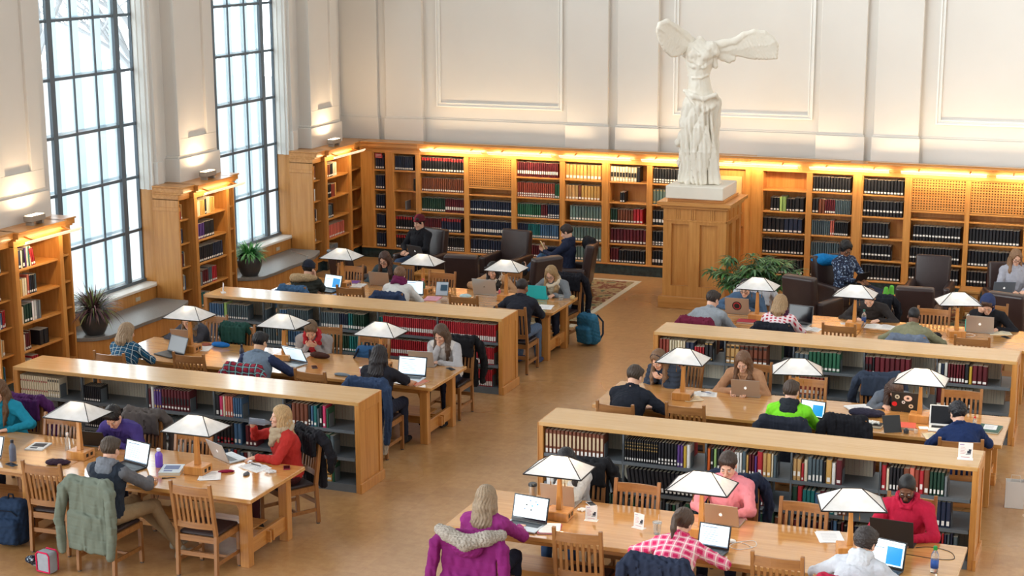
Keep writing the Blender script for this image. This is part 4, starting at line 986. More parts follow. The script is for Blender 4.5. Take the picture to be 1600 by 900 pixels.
for y0, sp in LSP.items():
    for lv, s_ in sp.items(): row((-14.2, y0+.40, (.21 if lv == 0 else LV[lv])+.001), (0,1,0), (1,0,0), .92, .285, s_, None, depth=.2, inset=.05)
    r_ = random.Random(int(y0*10))
    for lv in range(5):
        z = (.21 if lv == 0 else LV[lv])+.001
        row((-14.28, y0+.04, z), (0,1,0), (1,0,0), .28, .26, mix(int(y0*7)+lv, 3+lv % 3, ALLC), None, depth=.2, inset=.04)
        row((-14.28, y0+1.40, z), (0,1,0), (1,0,0), .28, .26, mix(int(y0*9)+lv, 3+(lv*2) % 4, ALLC), None, depth=.2, inset=.04)
tag(stuff.build('books', bookm), 'rows of books filling the rest of the wall and low bookcases', 'books', kind='stuff')
bm_ = 0
for mm, real in BOOKENDS:
    o_ = mm.build('bookend', steel); tag(o_, 'grey metal bookend holding up a row of books on a shelf', 'bookend', 'grey metal bookends')
# ---------------------------------------------------------------- soft-shape modeller (smooth unions of round primitives, meshed by surface nets)
def V3(*a): return np.array(a, dtype=np.float64)
def unit(v): v = np.asarray(v, float); return v/(np.linalg.norm(v)+1e-12)
def frame(fwd, up=(0,0,1)):
    """columns x(right), y(forward), z(up)"""
    y = unit(fwd); x = unit(np.cross(y, up)); z = np.cross(x, y); return np.stack([x, y, z], 1)
class SDF:
    def __init__(s, res=.007): s.p = []; s.res = res; s.disp = None
    def cap(s, a, b, ra, rb=None, k=.02, sub=False):
        a = np.asarray(a, float); b = np.asarray(b, float); rb = ra if rb is None else rb
        lo = np.minimum(a-ra, b-rb); hi = np.maximum(a+ra, b+rb); ba = b-a; L = ba@ba+1e-9
        def f(P):
            q = P-a.astype(np.float32); t = np.clip((q@ba.astype(np.float32))/np.float32(L), 0, 1)
            return np.sqrt(((q-t[..., None]*ba.astype(np.float32))**2).sum(-1))-(ra+(rb-ra)*t)
        s.p.append((f, lo, hi, k, sub)); return s
    def chain(s, pts, rs, k=.02):
        for i in range(len(pts)-1): s.cap(pts[i], pts[i+1], rs[i], rs[i+1], k)
        return s
    def ell(s, c, r, R=None, k=.02, sub=False):
        c = np.asarray(c, float); r = np.asarray(r, float)*np.ones(3); R = np.eye(3) if R is None else np.asarray(R)
        ext = np.sqrt(((R*r)**2).sum(1)); lo = c-ext; hi = c+ext
        def f(P):
            q = (P-c.astype(np.float32))@R.astype(np.float32); q1 = q/r.astype(np.float32); k0 = np.sqrt((q1**2).sum(-1)); k1 = np.sqrt(((q1/r.astype(np.float32))**2).sum(-1))+1e-6
            return k0*(k0-1)/k1
        s.p.append((f, lo, hi, k, sub)); return s
    def box(s, c, h, R=None, r=.01, k=.01, sub=False):
        c = np.asarray(c, float); h = np.asarray(h, float); R = np.eye(3) if R is None else np.asarray(R)
        ext = (np.abs(R)*h).sum(1); lo = c-ext; hi = c+ext
        def f(P):
            q = np.abs((P-c.astype(np.float32))@R.astype(np.float32))-(h-r).astype(np.float32)
            return np.sqrt((np.maximum(q, 0)**2).sum(-1))+np.minimum(q.max(-1), 0)-r
        s.p.append((f, lo, hi, k, sub)); return s
    def mesh(s, name, mats, tint=None, clip=None):
        res = s.res; un = [p for p in s.p if not p[4]]
        lo = np.min([p[1] for p in un], 0)-.03; hi = np.max([p[2] for p in un], 0)+.03
        n = np.ceil((hi-lo)/res).astype(int)+1
        F = np.full(n, 1.0, np.float32)
        ax = [lo[i]+res*np.arange(n[i]) for i in range(3)]
        for f, a, b, k, sub in s.p:
            mg = k+res*3+.012
            i0 = np.maximum(np.floor((a-mg-lo)/res).astype(int), 0); i1 = np.minimum(np.ceil((b+mg-lo)/res).astype(int)+1, n)
            if (i1 <= i0).any(): continue
            g = np.stack(np.meshgrid(*[ax[j][i0[j]:i1[j]] for j in range(3)], indexing='ij'), -1).astype(np.float32)
            d = f(g); sl = tuple(slice(i0[j], i1[j]) for j in range(3)); o = F[sl]
            if sub:
                d = -d; h = np.maximum(k-np.abs(o-d), 0)/max(k, 1e-6); F[sl] = np.maximum(o, d)+h*h*k*.25
            else:
                h = np.maximum(k-np.abs(o-d), 0)/max(k, 1e-6); F[sl] = np.minimum(o, d)-h*h*k*.25
        if s.disp is not None:
            idx = np.argwhere(np.abs(F) < .03)
            pts = lo+idx*res; F[tuple(idx.T)] -= s.disp(pts).astype(np.float32)
        if clip is not None:
            pass
        S = F < 0
        c = [S[i:S.shape[0]-1+i, j:S.shape[1]-1+j, k:S.shape[2]-1+k] for i in (0,1) for j in (0,1) for k in (0,1)]
        al = c[0].copy(); an = c[0].copy()
        for x in c[1:]: al &= x; an |= x
        act = an & ~al
        ci = np.argwhere(act)
        vid = np.full(act.shape, -1, np.int32); vid[tuple(ci.T)] = np.arange(len(ci))
        corner = {}
        for i in (0,1):
            for j in (0,1):
                for k in (0,1): corner[(i,j,k)] = F[ci[:,0]+i, ci[:,1]+j, ci[:,2]+k]
        acc = np.zeros((len(ci), 3)); cnt = np.zeros(len(ci))
        for a in range(3):
            for u in (0,1):
                for v in (0,1):
                    e0 = [u, v]; e0.insert(a, 0); e1 = list(e0); e1[a] = 1
                    f0 = corner[tuple(e0)]; f1 = corner[tuple(e1)]; m = (f0 < 0) != (f1 < 0)
                    t = np.where(m, f0/np.where(m, f0-f1, 1), 0)
                    p = np.tile(np.array(e0, float), (len(ci), 1)); p[:, a] += t
                    acc[m] += p[m]; cnt[m] += 1
        V = lo+(ci+acc/cnt[:, None])*res
        Q = []
        for a in range(3):
            sl0 = [slice(None)]*3; sl1 = [slice(None)]*3; sl0[a] = slice(0, -1); sl1[a] = slice(1, None)
            s0 = S[tuple(sl0)]; s1 = S[tuple(sl1)]; e = np.argwhere(s0 != s1); b, c_ = [(1,2),(2,0),(0,1)][a]
            ok = (e[:, b] > 0) & (e[:, c_] > 0) & (e[:, b] < act.shape[b]) & (e[:, c_] < act.shape[c_]); e = e[ok]
            def at(db, dc):
                q = e.copy(); q[:, b] += db; q[:, c_] += dc; return vid[tuple(q.T)]
            quad = np.stack([at(-1,-1), at(0,-1), at(0,0), at(-1,0)], 1)
            flip = ~s0[tuple(e.T)]
            quad[flip] = quad[flip][:, ::-1]; Q.append(quad)
        Q = np.concatenate(Q); Q = Q[(Q >= 0).all(1)]
        return np_mesh(name, V, Q, mats, tint)
def np_mesh(name, V, Q, mats, tint=None):
    me = bpy.data.meshes.new(name); me.vertices.add(len(V)); me.vertices.foreach_set('co', V.astype(np.float32).ravel())
    me.loops.add(Q.size); me.loops.foreach_set('vertex_index', Q.astype(np.int32).ravel())
    me.polygons.add(len(Q)); me.polygons.foreach_set('loop_start', np.arange(0, Q.size, Q.shape[1], dtype=np.int32)); me.polygons.foreach_set('loop_total', np.full(len(Q), Q.shape[1], np.int32))
    me.polygons.foreach_set('use_smooth', np.ones(len(Q), bool))
    for m in (mats if isinstance(mats, (list, tuple)) else [mats]): me.materials.append(m)
    if tint is not None:
        c = np.ones((len(V), 4), np.float32); c[:, :3] = tint(V)
        a = me.color_attributes.new('bookcol', 'FLOAT_COLOR', 'POINT'); a.data.foreach_set('color', c.ravel())
    me.update(calc_edges=True); return me
_rs = np.random.RandomState(3)
_nd = [unit(_rs.randn(3)) for _ in range(12)]; _nph = _rs.rand(12)*6.28
def wob(P, wl, seed=0):
    """cheap smooth noise in -1..1"""
    o = np.zeros(len(P))
    for i in range(4):
        a = _nd[(i*3+seed) % 12]; b = _nd[(i*3+1+seed) % 12]
        o += np.sin(P@a*(6.28/wl)*(1+.37*i)+_nph[(i+seed) % 12]+2.0*np.sin(P@b*(6.28/wl)*.5+_nph[(i+5+seed) % 12]))
    return o/4
def folds(amp, wl, seed=0): return lambda P: amp*wob(P, wl, seed)

# ---------------------------------------------------------------- people
def skin(c, name): return mat(name, c, .5, attr=True, spec=.35)
def cloth(rgb, name=None, bump=.25, bs=60, noise=.12, ns=18):
    nm_ = name or 'cloth_%d_%d_%d' % rgb
    return mat(nm_, srgb(*rgb), .85, bump=bump, bscale=bs, noise=noise, nscale=ns, spec=.25)
def plaid(name, base, c2, c3, sc=14):
    if name in MATS: return MATS[name]
    m = bpy.data.materials.new(name); m.use_nodes = True; MATS[name] = m; t = m.node_tree; b = t.nodes['Principled BSDF']; b.inputs['Roughness'].default_value = .9
    tc = t.nodes.new('ShaderNodeTexCoord'); last = None
    prev = None
    for ax, col, fac, s_ in (('X', c2, .6, sc), ('Z', c2, .6, sc), ('X', c3, .8, sc*.999), ('Z', c3, .8, sc*.999)):
        sp = t.nodes.new('ShaderNodeSeparateXYZ'); t.links.new(tc.outputs['Object'], sp.inputs[0])
        mu = t.nodes.new('ShaderNodeMath'); mu.operation = 'MULTIPLY'; mu.inputs[1].default_value = s_
        ad = t.nodes.new('ShaderNodeMath'); ad.operation = 'ADD'
        if ax == 'Z':
            t.links.new(sp.outputs['Z'], ad.inputs[0]); t.links.new(sp.outputs['Y'], ad.inputs[1])
        else: t.links.new(sp.outputs['X'], ad.inputs[0]); ad.inputs[1].default_value = .01
        t.links.new(ad.outputs[0], mu.inputs[0])
        fr = t.nodes.new('ShaderNodeMath'); fr.operation = 'FRACT'; t.links.new(mu.outputs[0], fr.inputs[0])
        th = t.nodes.new('ShaderNodeMath'); th.operation = 'LESS_THAN'
        if col is c2: th.inputs[1].default_value = .5; t.links.new(fr.outputs[0], th.inputs[0]); src = th
        else:
            sb = t.nodes.new('ShaderNodeMath'); sb.operation = 'SUBTRACT'; sb.inputs[1].default_value = .25; t.links.new(fr.outputs[0], sb.inputs[0])
            ab = t.nodes.new('ShaderNodeMath'); ab.operation = 'ABSOLUTE'; t.links.new(sb.outputs[0], ab.inputs[0]); th.inputs[1].default_value = .06; t.links.new(ab.outputs[0], th.inputs[0]); src = th
        f2 = t.nodes.new('ShaderNodeMath'); f2.operation = 'MULTIPLY'; f2.inputs[1].default_value = fac; t.links.new(src.outputs[0], f2.inputs[0])
        mx = t.nodes.new('ShaderNodeMixRGB'); t.links.new(f2.outputs[0], mx.inputs[0])
        if prev: t.links.new(prev.outputs[0], mx.inputs[1])
        else: mx.inputs[1].default_value = (*srgb(*base), 1)
        mx.inputs[2].default_value = (*srgb(*col), 1); prev = mx
    t.links.new(prev.outputs[0], b.inputs['Base Color']); return m
def floral(name, base, c2, c3, sc=38):
    if name in MATS: return MATS[name]
    m = bpy.data.materials.new(name); m.use_nodes = True; MATS[name] = m; t = m.node_tree; b = t.nodes['Principled BSDF']; b.inputs['Roughness'].default_value = .9
    tc = t.nodes.new('ShaderNodeTexCoord'); v = t.nodes.new('ShaderNodeTexNoise'); v.inputs['Scale'].default_value = sc; t.links.new(tc.outputs['Object'], v.inputs['Vector'])
    r = t.nodes.new('ShaderNodeValToRGB'); r.color_ramp.interpolation = 'CONSTANT'; e = r.color_ramp.elements
    e[0].color = (*srgb(*base), 1); e[1].color = (*srgb(*c2), 1); e[1].position = .56; q = e.new(.64); q.color = (*srgb(*c3), 1)
    t.links.new(v.outputs[0], r.inputs[0]); t.links.new(r.outputs[0], b.inputs['Base Color']); return m
HAIRM = {}
def hairmat(rgb):
    nm_ = 'hair_%d_%d_%d' % rgb
    return mat(nm_, srgb(*rgb), .45, noise=.45, nscale=14, stretch=(9,9,1.3), bump=.4, bscale=30, spec=.4)
SKINS = dict(fair=srgb(226,178,152), pale=srgb(234,192,170), tan=srgb(205,152,118), asian=srgb(222,176,142), dark=srgb(116,76,56), brown=srgb(140,94,68))
def ik(S, T, a, b, hint):
    v = T-S; d = np.linalg.norm(v); dm = (a+b)*.995
    if d > dm: T = S+v/d*dm; d = dm
    u = (T-S)/d; x = (a*a-b*b+d*d)/(2*d); h = math.sqrt(max(a*a-x*x, 0))
    hp = hint-u*(hint@u); return S+u*x+unit(hp)*h, T
def hand(s, w, d, n, sg, curl=.5, spread=1.0, sc=1.0):
    """w wrist, d direction, n palm normal (outwards), sg=+1 right, -1 left"""
    d = unit(d); n = unit(np.asarray(n)-d*(np.asarray(n)@d)); sd = np.cross(d, n)
    R = np.stack([sd, d, n], 1)
    s.ell(w+d*.045*sc, (.040*sc, .052*sc, .017*sc), R, k=.012)
    s.cap(w, w+d*.04*sc, .021*sc, .020*sc, k=.015)
    for i, (o, L, r) in enumerate(((-.030,.060,.0078), (-.010,.068,.0086), (.010,.074,.0088), (.030,.068,.0085))):
        o *= sg*spread
        p0 = w+d*.080*sc+sd*o*sc; a = curl*.6; d1 = unit(d*math.cos(a)+n*math.sin(a)+sd*o*1.5)
        p1 = p0+d1*L*.42*sc; a = curl*1.5; d2 = unit(d*math.cos(a)+n*math.sin(a)+sd*o*1.0); p2 = p1+d2*L*.34*sc
        a = curl*2.3; d3 = unit(d*math.cos(a)+n*math.sin(a)); p3 = p2+d3*L*.26*sc
        s.cap(w+d*.05*sc+sd*o*.8*sc, p0, r*sc*1.1, r*sc, k=.006); s.cap(p0, p1, r*sc, r*.95*sc, k=.004); s.cap(p1, p2, r*.95*sc, r*.9*sc, k=.004); s.cap(p2, p3, r*.9*sc, r*.78*sc, k=.004)
    t0 = w+d*.022*sc+sd*sg*.024*sc; d1 = unit(d*.75+sd*sg*.6+n*.35*curl); t1 = t0+d1*.045*sc; d2 = unit(d*.95+sd*sg*.15+n*.5*curl); t2 = t1+d2*.032*sc
    s.cap(w+d*.012*sc, t0, .015*sc, .0125*sc, k=.01); s.cap(t0, t1, .0125*sc, .0105*sc, k=.006); s.cap(t1, t2, .0105*sc, .0085*sc, k=.004)
# arm presets in local space (x right, y forward): wrist, hand direction, palm normal, curl, elbow hint
def arm_preset(name, sg):
    P = {
     'type': ((sg*.085,.37,.800), (-sg*.25,1,-.08), (0,0,-1), .38, (sg*.9,-.2,-.45)),
     'type_in': ((sg*.07,.30,.800), (-sg*.3,1,-.08), (0,0,-1), .38, (sg*.9,-.3,-.45)),
     'flat': ((sg*.15,.36,.785), (-sg*.5,.9,-.05), (0,0,-1), .15, (sg*.9,-.1,-.4)),
     'write': ((sg*.12,.34,.800), (-sg*.45,.9,-.1), (-sg*.3,0,-1), .8, (sg*.9,-.1,-.45)),
     'fold': ((sg*.02,.33,.79), (-sg*1,.15,0), (0,-.2,-1), .25, (sg*.95,-.1,-.3)),
     'phone': ((sg*.055,.30,.86), (-sg*.4,.8,.3), (-sg*.6,0,.8), .7, (sg*.8,-.2,-.6)),
     'chin': None, 'wide': ((sg*.22,.33,.785), (-sg*.7,.7,0), (0,0,-1), .3, (sg*.9,-.1,-.4)),
     'lap': ((sg*.10,.25,.66), (-sg*.4,.9,-.2), (0,0,-1), .4, (sg*.9,-.4,-.3)),
     'laplap': ((sg*.08,.30,.70), (-sg*.3,.9,-.1), (0,0,-1), .45, (sg*.9,-.4,-.3)),
    }
    return P[name]
EYEW = mat('eye_white', srgb(196,186,178), .3); EYED = mat('iris', srgb(40,28,22), .2)
PEOPLE = []
def person(label, x, y, rz, skin_='fair', hair=('short',(60,42,30)), top=None, sleeve=None, legs=(38,42,58), shoe=(40,40,42), lean=18, twist=0, head=(0, 25), arms=('type','type'), S=1.0, female=False, hood_up=None,
           res=.0075, seat=.462, sleeve_len=1.0, glasses=None, hood=None, scarf=None, collar=None, knees=None, feet=None, beard=None, extra=None, legs_on=True, recline=0, beanie=None, lean_x=0, puffy=0, headphones=None, headband=None, layers=None, neckopen=0, seath=0):
    root = thing('person', label, 'person', (x, y, 0), rz)
    sk = SKINS[skin_]; skm = skin(sk, 'skin_'+skin_)
    th = math.radians(lean); d1 = unit(V3(math.sin(math.radians(lean_x))*.6, math.sin(th*.7), math.cos(th*.7))); d2 = unit(V3(math.sin(math.radians(lean_x)), math.sin(th*1.35), math.cos(th*1.35)))
    P = V3(0, -.02, seat+.10)
    W = P+d1*.14*S; Ch = P+d1*.30*S; N = Ch+d2*.20*S
    tw = math.radians(twist); rx = V3(math.cos(tw), math.sin(tw), 0); rx = unit(rx-d2*(rx@d2)); fy = np.cross(d2, rx)
    sw = (.165 if female else .185)*S; SC = N-d2*.045
    Sh = {1: SC+rx*sw-d2*.015, -1: SC-rx*sw-d2*.015}
    # head frame
    hy, hp = math.radians(head[0]), math.radians(head[1]); hr = math.radians(head[2]) if len(head) > 2 else 0
    f0 = V3(-math.sin(hy+0)*math.cos(hp), math.cos(hy)*math.cos(hp), -math.sin(hp))
    Rh = frame(f0); 
    if hr: c, s_ = math.cos(hr), math.sin(hr); Rh = np.stack([Rh[:,0]*c+Rh[:,2]*s_, Rh[:,1], Rh[:,2]*c-Rh[:,0]*s_], 1)
    hs = S*(.96 if female else 1.0)
    Hc = N+unit(d2*.5+V3(0,.35*math.sin(hp)+.12,.75))*.135*S
    H = lambda a, b, c: Hc+Rh@(V3(a, b, c)*hs)
    arms_w = {}
    for sg, nm_ in ((-1, arms[0]), (1, arms[1])):
        if nm_ == 'chin' or nm_ == 'cheek':
            T = H(sg*.035, .075, -.125) if nm_ == 'chin' else H(sg*.085, .05, -.08); dr = Rh@V3(-sg*.15, .0 if nm_ == 'chin' else -.1, 1); pn = -(Rh@V3(sg*.5, .6, 0)); cu = .9; hint = V3(sg*.5, .35, -1); T = T-unit(dr)*.03
            pn = Rh@V3(-sg*.5, -.8, 0)
        elif isinstance(nm_, str): T, dr, pn, cu, hint = arm_preset(nm_, sg)
        else: T, dr, pn, cu, hint = nm_
        T = np.array(T, float); hint = np.array(hint, float)
        E, T = ik(Sh[sg], T, .285*S, .25*S, hint)
        arms_w[sg] = (E, T, np.array(dr, float), np.array(pn, float), cu)
    kn = knees or {1: (.13,.42,seat+.075), -1: (-.13,.42,seat+.075)}
    ft = feet or {1: (.14,.42,.085), -1: (-.14,.42,.085)}
    # ---- body: one continuous surface
    b = SDF(res); m_ = .75
    b.ell(P, (.15*S,.11*S,.11*S)); b.chain([P, W, Ch], [.10*S,.095*S,.115*S], k=.04)
    b.cap(Sh[-1]*.55+Sh[1]*.45, Sh[1]*.55+Sh[-1]*.45, .07*S, k=.05); b.cap(SC, Sh[1], .055*S, .045*S, k=.03); b.cap(SC, Sh[-1], .055*S, .045*S, k=.03)
    b.cap(N-d2*.03, H(0,-.02,-.055), .056*S if not female else .046*S, .052*S if not female else .043*S, k=.02)
    fw = .93 if female else 1.0
    b.ell(H(0,-.014,.036), np.array((.074,.094,.086))*hs, Rh, k=.01); b.ell(H(0,.020,-.035), np.array((.057*fw,.066,.074))*hs, Rh, k=.03)
    b.cap(H(-.035*fw,.022,-.070), H(-.012,.068,-.092), .018*hs, .017*hs, k=.02); b.cap(H(.035*fw,.022,-.070), H(.012,.068,-.092), .018*hs, .017*hs, k=.02); b.cap(H(-.01,.07,-.092), H(.01,.07,-.092), .018*hs, k=.015)
    b.cap(H(-.034,.076,.020), H(.034,.076,.020), .011*hs, k=.014)
    for q in (-1, 1):
        b.ell(H(q*.036,.064,-.025), (.024*hs,)*3, k=.02); b.ell(H(q*.030,.098,-.001), (.015*hs,.013*hs,.010*hs), Rh, k=.012, sub=True)
        b.ell(H(q*.077,-.004,-.006), np.array((.009,.020,.031))*hs, Rh@np.array([[1,0,0],[0,1,0],[0,0,1]]), k=.008)
    ns_ = .0095 if female else .0115; b.cap(H(0,.088,.006), H(0,.106 if female else .109,-.032), .007*hs, ns_*hs, k=.01); b.cap(H(-.010,.099,-.036), H(.010,.099,-.036), ns_*.7*hs, k=.008)
    b.cap(H(-.017,.088,-.058), H(.017,.088,-.058), .0065*hs, k=.006); b.cap(H(-.013,.088,-.068), H(.013,.088,-.068), .0068*hs, k=.006)
    for sg in (-1, 1):
        E, T, dr, pn, cu = arms_w[sg]
        b.cap(Sh[sg], E, .044*S, .036*S, k=.025); b.cap(E, E+(T-E)*.35, .037*S, .036*S, k=.01); b.cap(E+(T-E)*.35, T, .036*S, .0235*S, k=.01)
        hand(b, T, dr, pn, sg, cu, sc=S*(.92 if female else 1))
        if legs_on:
            hj = P+V3(sg*.09,.0,-.02); K = V3(*kn[sg]); A = V3(*ft[sg])
            b.cap(hj, K, .072*S, .050*S, k=.04); b.cap(K, A, .048*S, .034*S, k=.02)
            fd = unit(V3(K[0]*.1*sg*0, 1, 0)) if A[2] < .2 else None
            toe = A+(V3(0,.13,-.045) if A[2] < .2 else V3(0,.03,.13)); b.cap(A+V3(0,-.02,-.03) if A[2] < .2 else A, toe, .033*S, .026*S, k=.02)
    lipc = np.array(sk)*np.array((.88,.66,.68)); hc = np.array(srgb(*hair[1]))*.8
    def tint(V):
        q = (V-Hc)@Rh/hs; c = np.tile(np.array(sk), (len(V), 1))
        lip = (np.abs(q[:,0]) < .021) & (q[:,2] < -.052) & (q[:,2] > -.075) & (q[:,1] > .085); c[lip] = lipc
        br_ = (np.abs(np.abs(q[:,0])-.032) < .019) & (np.abs(q[:,2]-.021) < .0042) & (q[:,1] > .06); c[br_] = hc
        ck = (np.abs(np.abs(q[:,0])-.042) < .02) & (np.abs(q[:,2]+.03) < .02) & (q[:,1] > .05); c[ck] = c[ck]*np.array((1,.93,.92))
        if beard:
            bd = (q[:,1] > .0) & (q[:,2] < -.045+.01*np.abs(q[:,0])/.05) & (q[:,2] > -.12) & ~lip & ((q[:,1] < .098)); c[bd] = np.array(srgb(*beard))
        return c
    bo = place('body', b.mesh('body', skm, tint), root)
    for q in (-1, 1):
        e = MB(); me = SDF(.003); me.ell((0,0,0), (.0105*hs,.008*hs,.0055*hs), Rh); o = place('eye', me.mesh('eye', EYEW), root, tuple(H(q*.030,.0822,-.001)))
        ir = SDF(.0025); ir.ell((0,0,0), (.0052*hs,.004,.0052*hs), Rh); place('iris', ir.mesh('iris', EYED), o, tuple(Rh@V3(0,.0075,-.001)*hs))
    # ---- clothing
    top = top or cloth((90,90,100)); sm = sleeve or top
    gi = .016+puffy*.02
    def torso(g, e):
        ww = .148 if female else .165
        g.ell(P+d1*.02, (.165*S+e,.132*S+e,.12*S+e)); g.chain([P+d1*.04, W, Ch], [.116*S+e,.114*S+e,.130*S+e], k=.05)
        g.ell(W+d1*.03, (ww*S+e,.115*S+e,.14*S+e), np.stack([rx,fy,d2],1), k=.06); g.ell(Ch+d2*.03, ((ww+.012)*S+e,.125*S+e,.13*S+e), np.stack([rx,fy,d2],1), k=.06)
        g.ell(P+d1*.02+rx*.06, (.10*S+e,.115*S+e,.10*S+e), k=.05); g.ell(P+d1*.02-rx*.06, (.10*S+e,.115*S+e,.10*S+e), k=.05)
        g.cap(Ch-rx*.06*S, Ch+rx*.06*S, .108*S+e, k=.05); g.cap(SC-rx*sw*.5-d2*.02, SC+rx*sw*.5-d2*.02, .074*S+e, k=.05)
        for sg in (-1, 1): g.cap(N-d2*.005, Sh[sg]-d2*.01, .042*S+e, .050*S+e, k=.04)
        if female: 
            for sg in (-1, 1): g.ell(Ch+rx*sg*.075*S+fy*.085*S-d2*.02, (.06*S,)*3, k=.05)
    g = SDF(res); torso(g, gi-.008)
    def arm_g(g):
        for sg in (-1, 1):
            E, T, dr, pn, cu = arms_w[sg]; e = gi-.004
            if sleeve_len >= 1:
                g.cap(Sh[sg]-d2*.012, E, .050*S+e, .039*S+e, k=.04); g.cap(E, E+(T-E)*.93, .038*S+e, .024*S+e, k=.02); g.cap(E+(T-E)*.88, E+(T-E)*.96, .027*S+e, .026*S+e, k=.005)
            elif sleeve_len >= .7: g.cap(Sh[sg], E, .050*S+e, .044*S+e, k=.03); g.cap(E, E+(T-E)*.45, .043*S+e, .040*S+e, k=.02)
            else: g.cap(Sh[sg], Sh[sg]+(E-Sh[sg])*.72, .052*S+e, .05*S+e, k=.03)
    if hood or collar:
        c_ = hood or collar
    g.disp = (lambda P_: .006*wob(P_, .09)+.0035*np.abs(wob(P_*np.array((1,1,.6)), .05, 4))) if not puffy else (lambda P_: .010*np.abs(np.sin(P_[:,2]*6.28/.11))-.003+.003*wob(P_, .05))
    if sleeve is None: arm_g(g)
    ring = [N+(rx*math.cos(a)*.066*S+fy*math.sin(a)*.070*S)+d2*(.012-.02*math.sin(a)) for a in np.linspace(0, 2*PI, 11)]
    g.chain(ring, [.014]*11, k=.015)
    place('top', g.mesh('top', top), root)
    if sleeve is not None:
        gi += .004; g = SDF(res); arm_g(g); g.disp = lambda P_: .005*wob(P_, .08)+.002*wob(P_, .03, 4); place('sleeves', g.mesh('sleeves', sm), root)
    if hood:
        g = SDF(res); hm = cloth(hood) if isinstance(hood, tuple) else hood
        B = N-fy*.075
        pts = [N+rx*math.cos(a)*.085*S+fy*(math.sin(a)*.085*S-.01)+d2*(.035-.03*math.sin(a)) for a in np.linspace(-.5, PI+.5, 9)]
        g.ell(B-d2*.045-fy*.01, (.10*S,.045*S,.095*S), frame(fy, d2), k=.03); g.chain([N+rx*.08*S+fy*.02+d2*.02, N+rx*.075*S-fy*.05+d2*.03, N-fy*.085+d2*.03, N-rx*.075*S-fy*.05+d2*.03, N-rx*.08*S+fy*.02+d2*.02], [.02,.03,.033,.03,.02], k=.03)
        g.chain([N+rx*.08*S+fy*.02+d2*.02, N+rx*.03+fy*.09-d2*.02, N-rx*.03+fy*.09-d2*.02, N-rx*.08*S+fy*.02+d2*.02], [.02,.015,.015,.02], k=.02)
        g.disp = folds(.005, .06, 2); place('hood', g.mesh('hood', hm), root)
    if scarf:
        g = SDF(res); m2 = cloth(scarf) if isinstance(scarf, tuple) else scarf
        for j, (rr, dz) in enumerate(((.094,.0),(.112,-.045),(.090,.03))):
            pts = [N+rx*math.cos(a)*rr*S+fy*(math.sin(a)*rr*S*1.05+.012)+d2*(dz+.02-.035*math.sin(a)+.008*math.sin(3*a+j)) for a in np.linspace(0, 2*PI, 15)]
            g.chain(pts, [.028+.004*math.sin(i*2+j) for i in range(15)], k=.010)
        g.chain([N+fy*.11-d2*.06-rx*.05, N+fy*.145-d2*.12, N+fy*.11-d2*.06+rx*.05], [.03,.036,.03], k=.012)
        g.disp = folds(.005, .035, 1); place('scarf', g.mesh('scarf', m2), root)
    if collar:
        g = SDF(res); m2 = cloth(collar) if isinstance(collar, tuple) else collar
        for q in (-1, 1): g.chain([N-fy*.075+d2*.035, N+rx*q*.07-fy*.02+d2*.035, N+rx*q*.055+fy*.065+d2*.0, N+rx*q*.03+fy*.10-d2*.05], [.014,.014,.013,.012], k=.01)
        place('collar', g.mesh('collar', m2), root)
    if legs_on:
        g = SDF(max(res, .008)); lm = cloth(legs) if isinstance(legs, tuple) else legs
        g.ell(P-V3(0,0,.02), (.165*S,.125*S,.105*S)); 
        for sg in (-1, 1):
            hj = P+V3(sg*.09,.0,-.02); K = V3(*kn[sg]); A = V3(*ft[sg])
            g.cap(hj, K, .088*S, .066*S, k=.04); g.cap(K, A+(K-A)*.1, .064*S, .050*S, k=.02)
        g.disp = lambda P_: .005*wob(P_, .10)+.002*wob(P_, .04, 5); place('trousers', g.mesh('trousers', lm), root)
        for sg in (-1, 1):
            A = V3(*ft[sg]); s_ = SDF(.008)
            if A[2] < .2: s_.cap(A+V3(0,-.05,-.035), A+V3(0,.06,-.038), .042, .043, k=.02); s_.cap(A+V3(0,.06,-.04), A+V3(0,.155,-.05), .043, .032, k=.02); s_.cap(A+V3(0,-.03,-.0), A+V3(0,.0,.02), .045, .044, k=.02); s_.box(A+V3(0,.05,-.105), (.12,.2,.035), k=.004, sub=True, r=.005)
            else: s_.cap(A+V3(0,.03,-.05), A+V3(0,.04,.12), .045, .036, k=.02); s_.cap(A, A+V3(0,.03,0), .046, .046, k=.02)
            place('shoe', s_.mesh('shoe', cloth(shoe, bump=0)), root)
    # ---- hair
    def hairshape(style, hm):
        g = SDF(.006 if res < .0085 else .0075)
        low = {'short': -.035, 'parted': -.035, 'buzz': -.03, 'curly': -.045}.get(style)
        cap_r = .013 if style in ('short', 'buzz', 'parted') else .018
        if style == 'buzz': cap_r = .005
        if style == 'curly': cap_r = .022
        g.ell(H(0,-.018,.040), (np.array((.074,.094,.086))+cap_r)*hs, Rh, k=.01)
        if style in ('parted', 'short', 'curly'): g.cap(H(-.045,.055,.088), H(.05,.045,.092), .020*hs, .024*hs, k=.03)
        low = {'short': -.035, 'parted': -.035, 'buzz': -.03, 'curly': -.045}.get(style)
        fz = -.034 if style in ('short', 'parted', 'curly', 'buzz') else -.040
        g.ell(H(0,.13,fz), np.array((.088,.10,.118))*hs, Rh, k=.012, sub=True)
        g.ell(H(0,.075,-.02), np.array((.064,.06,.085))*hs, Rh, k=.01, sub=True)
        if low is None: g.ell(H(.012,.11,.035), np.array((.036,.06,.062))*hs, Rh, k=.014, sub=True)
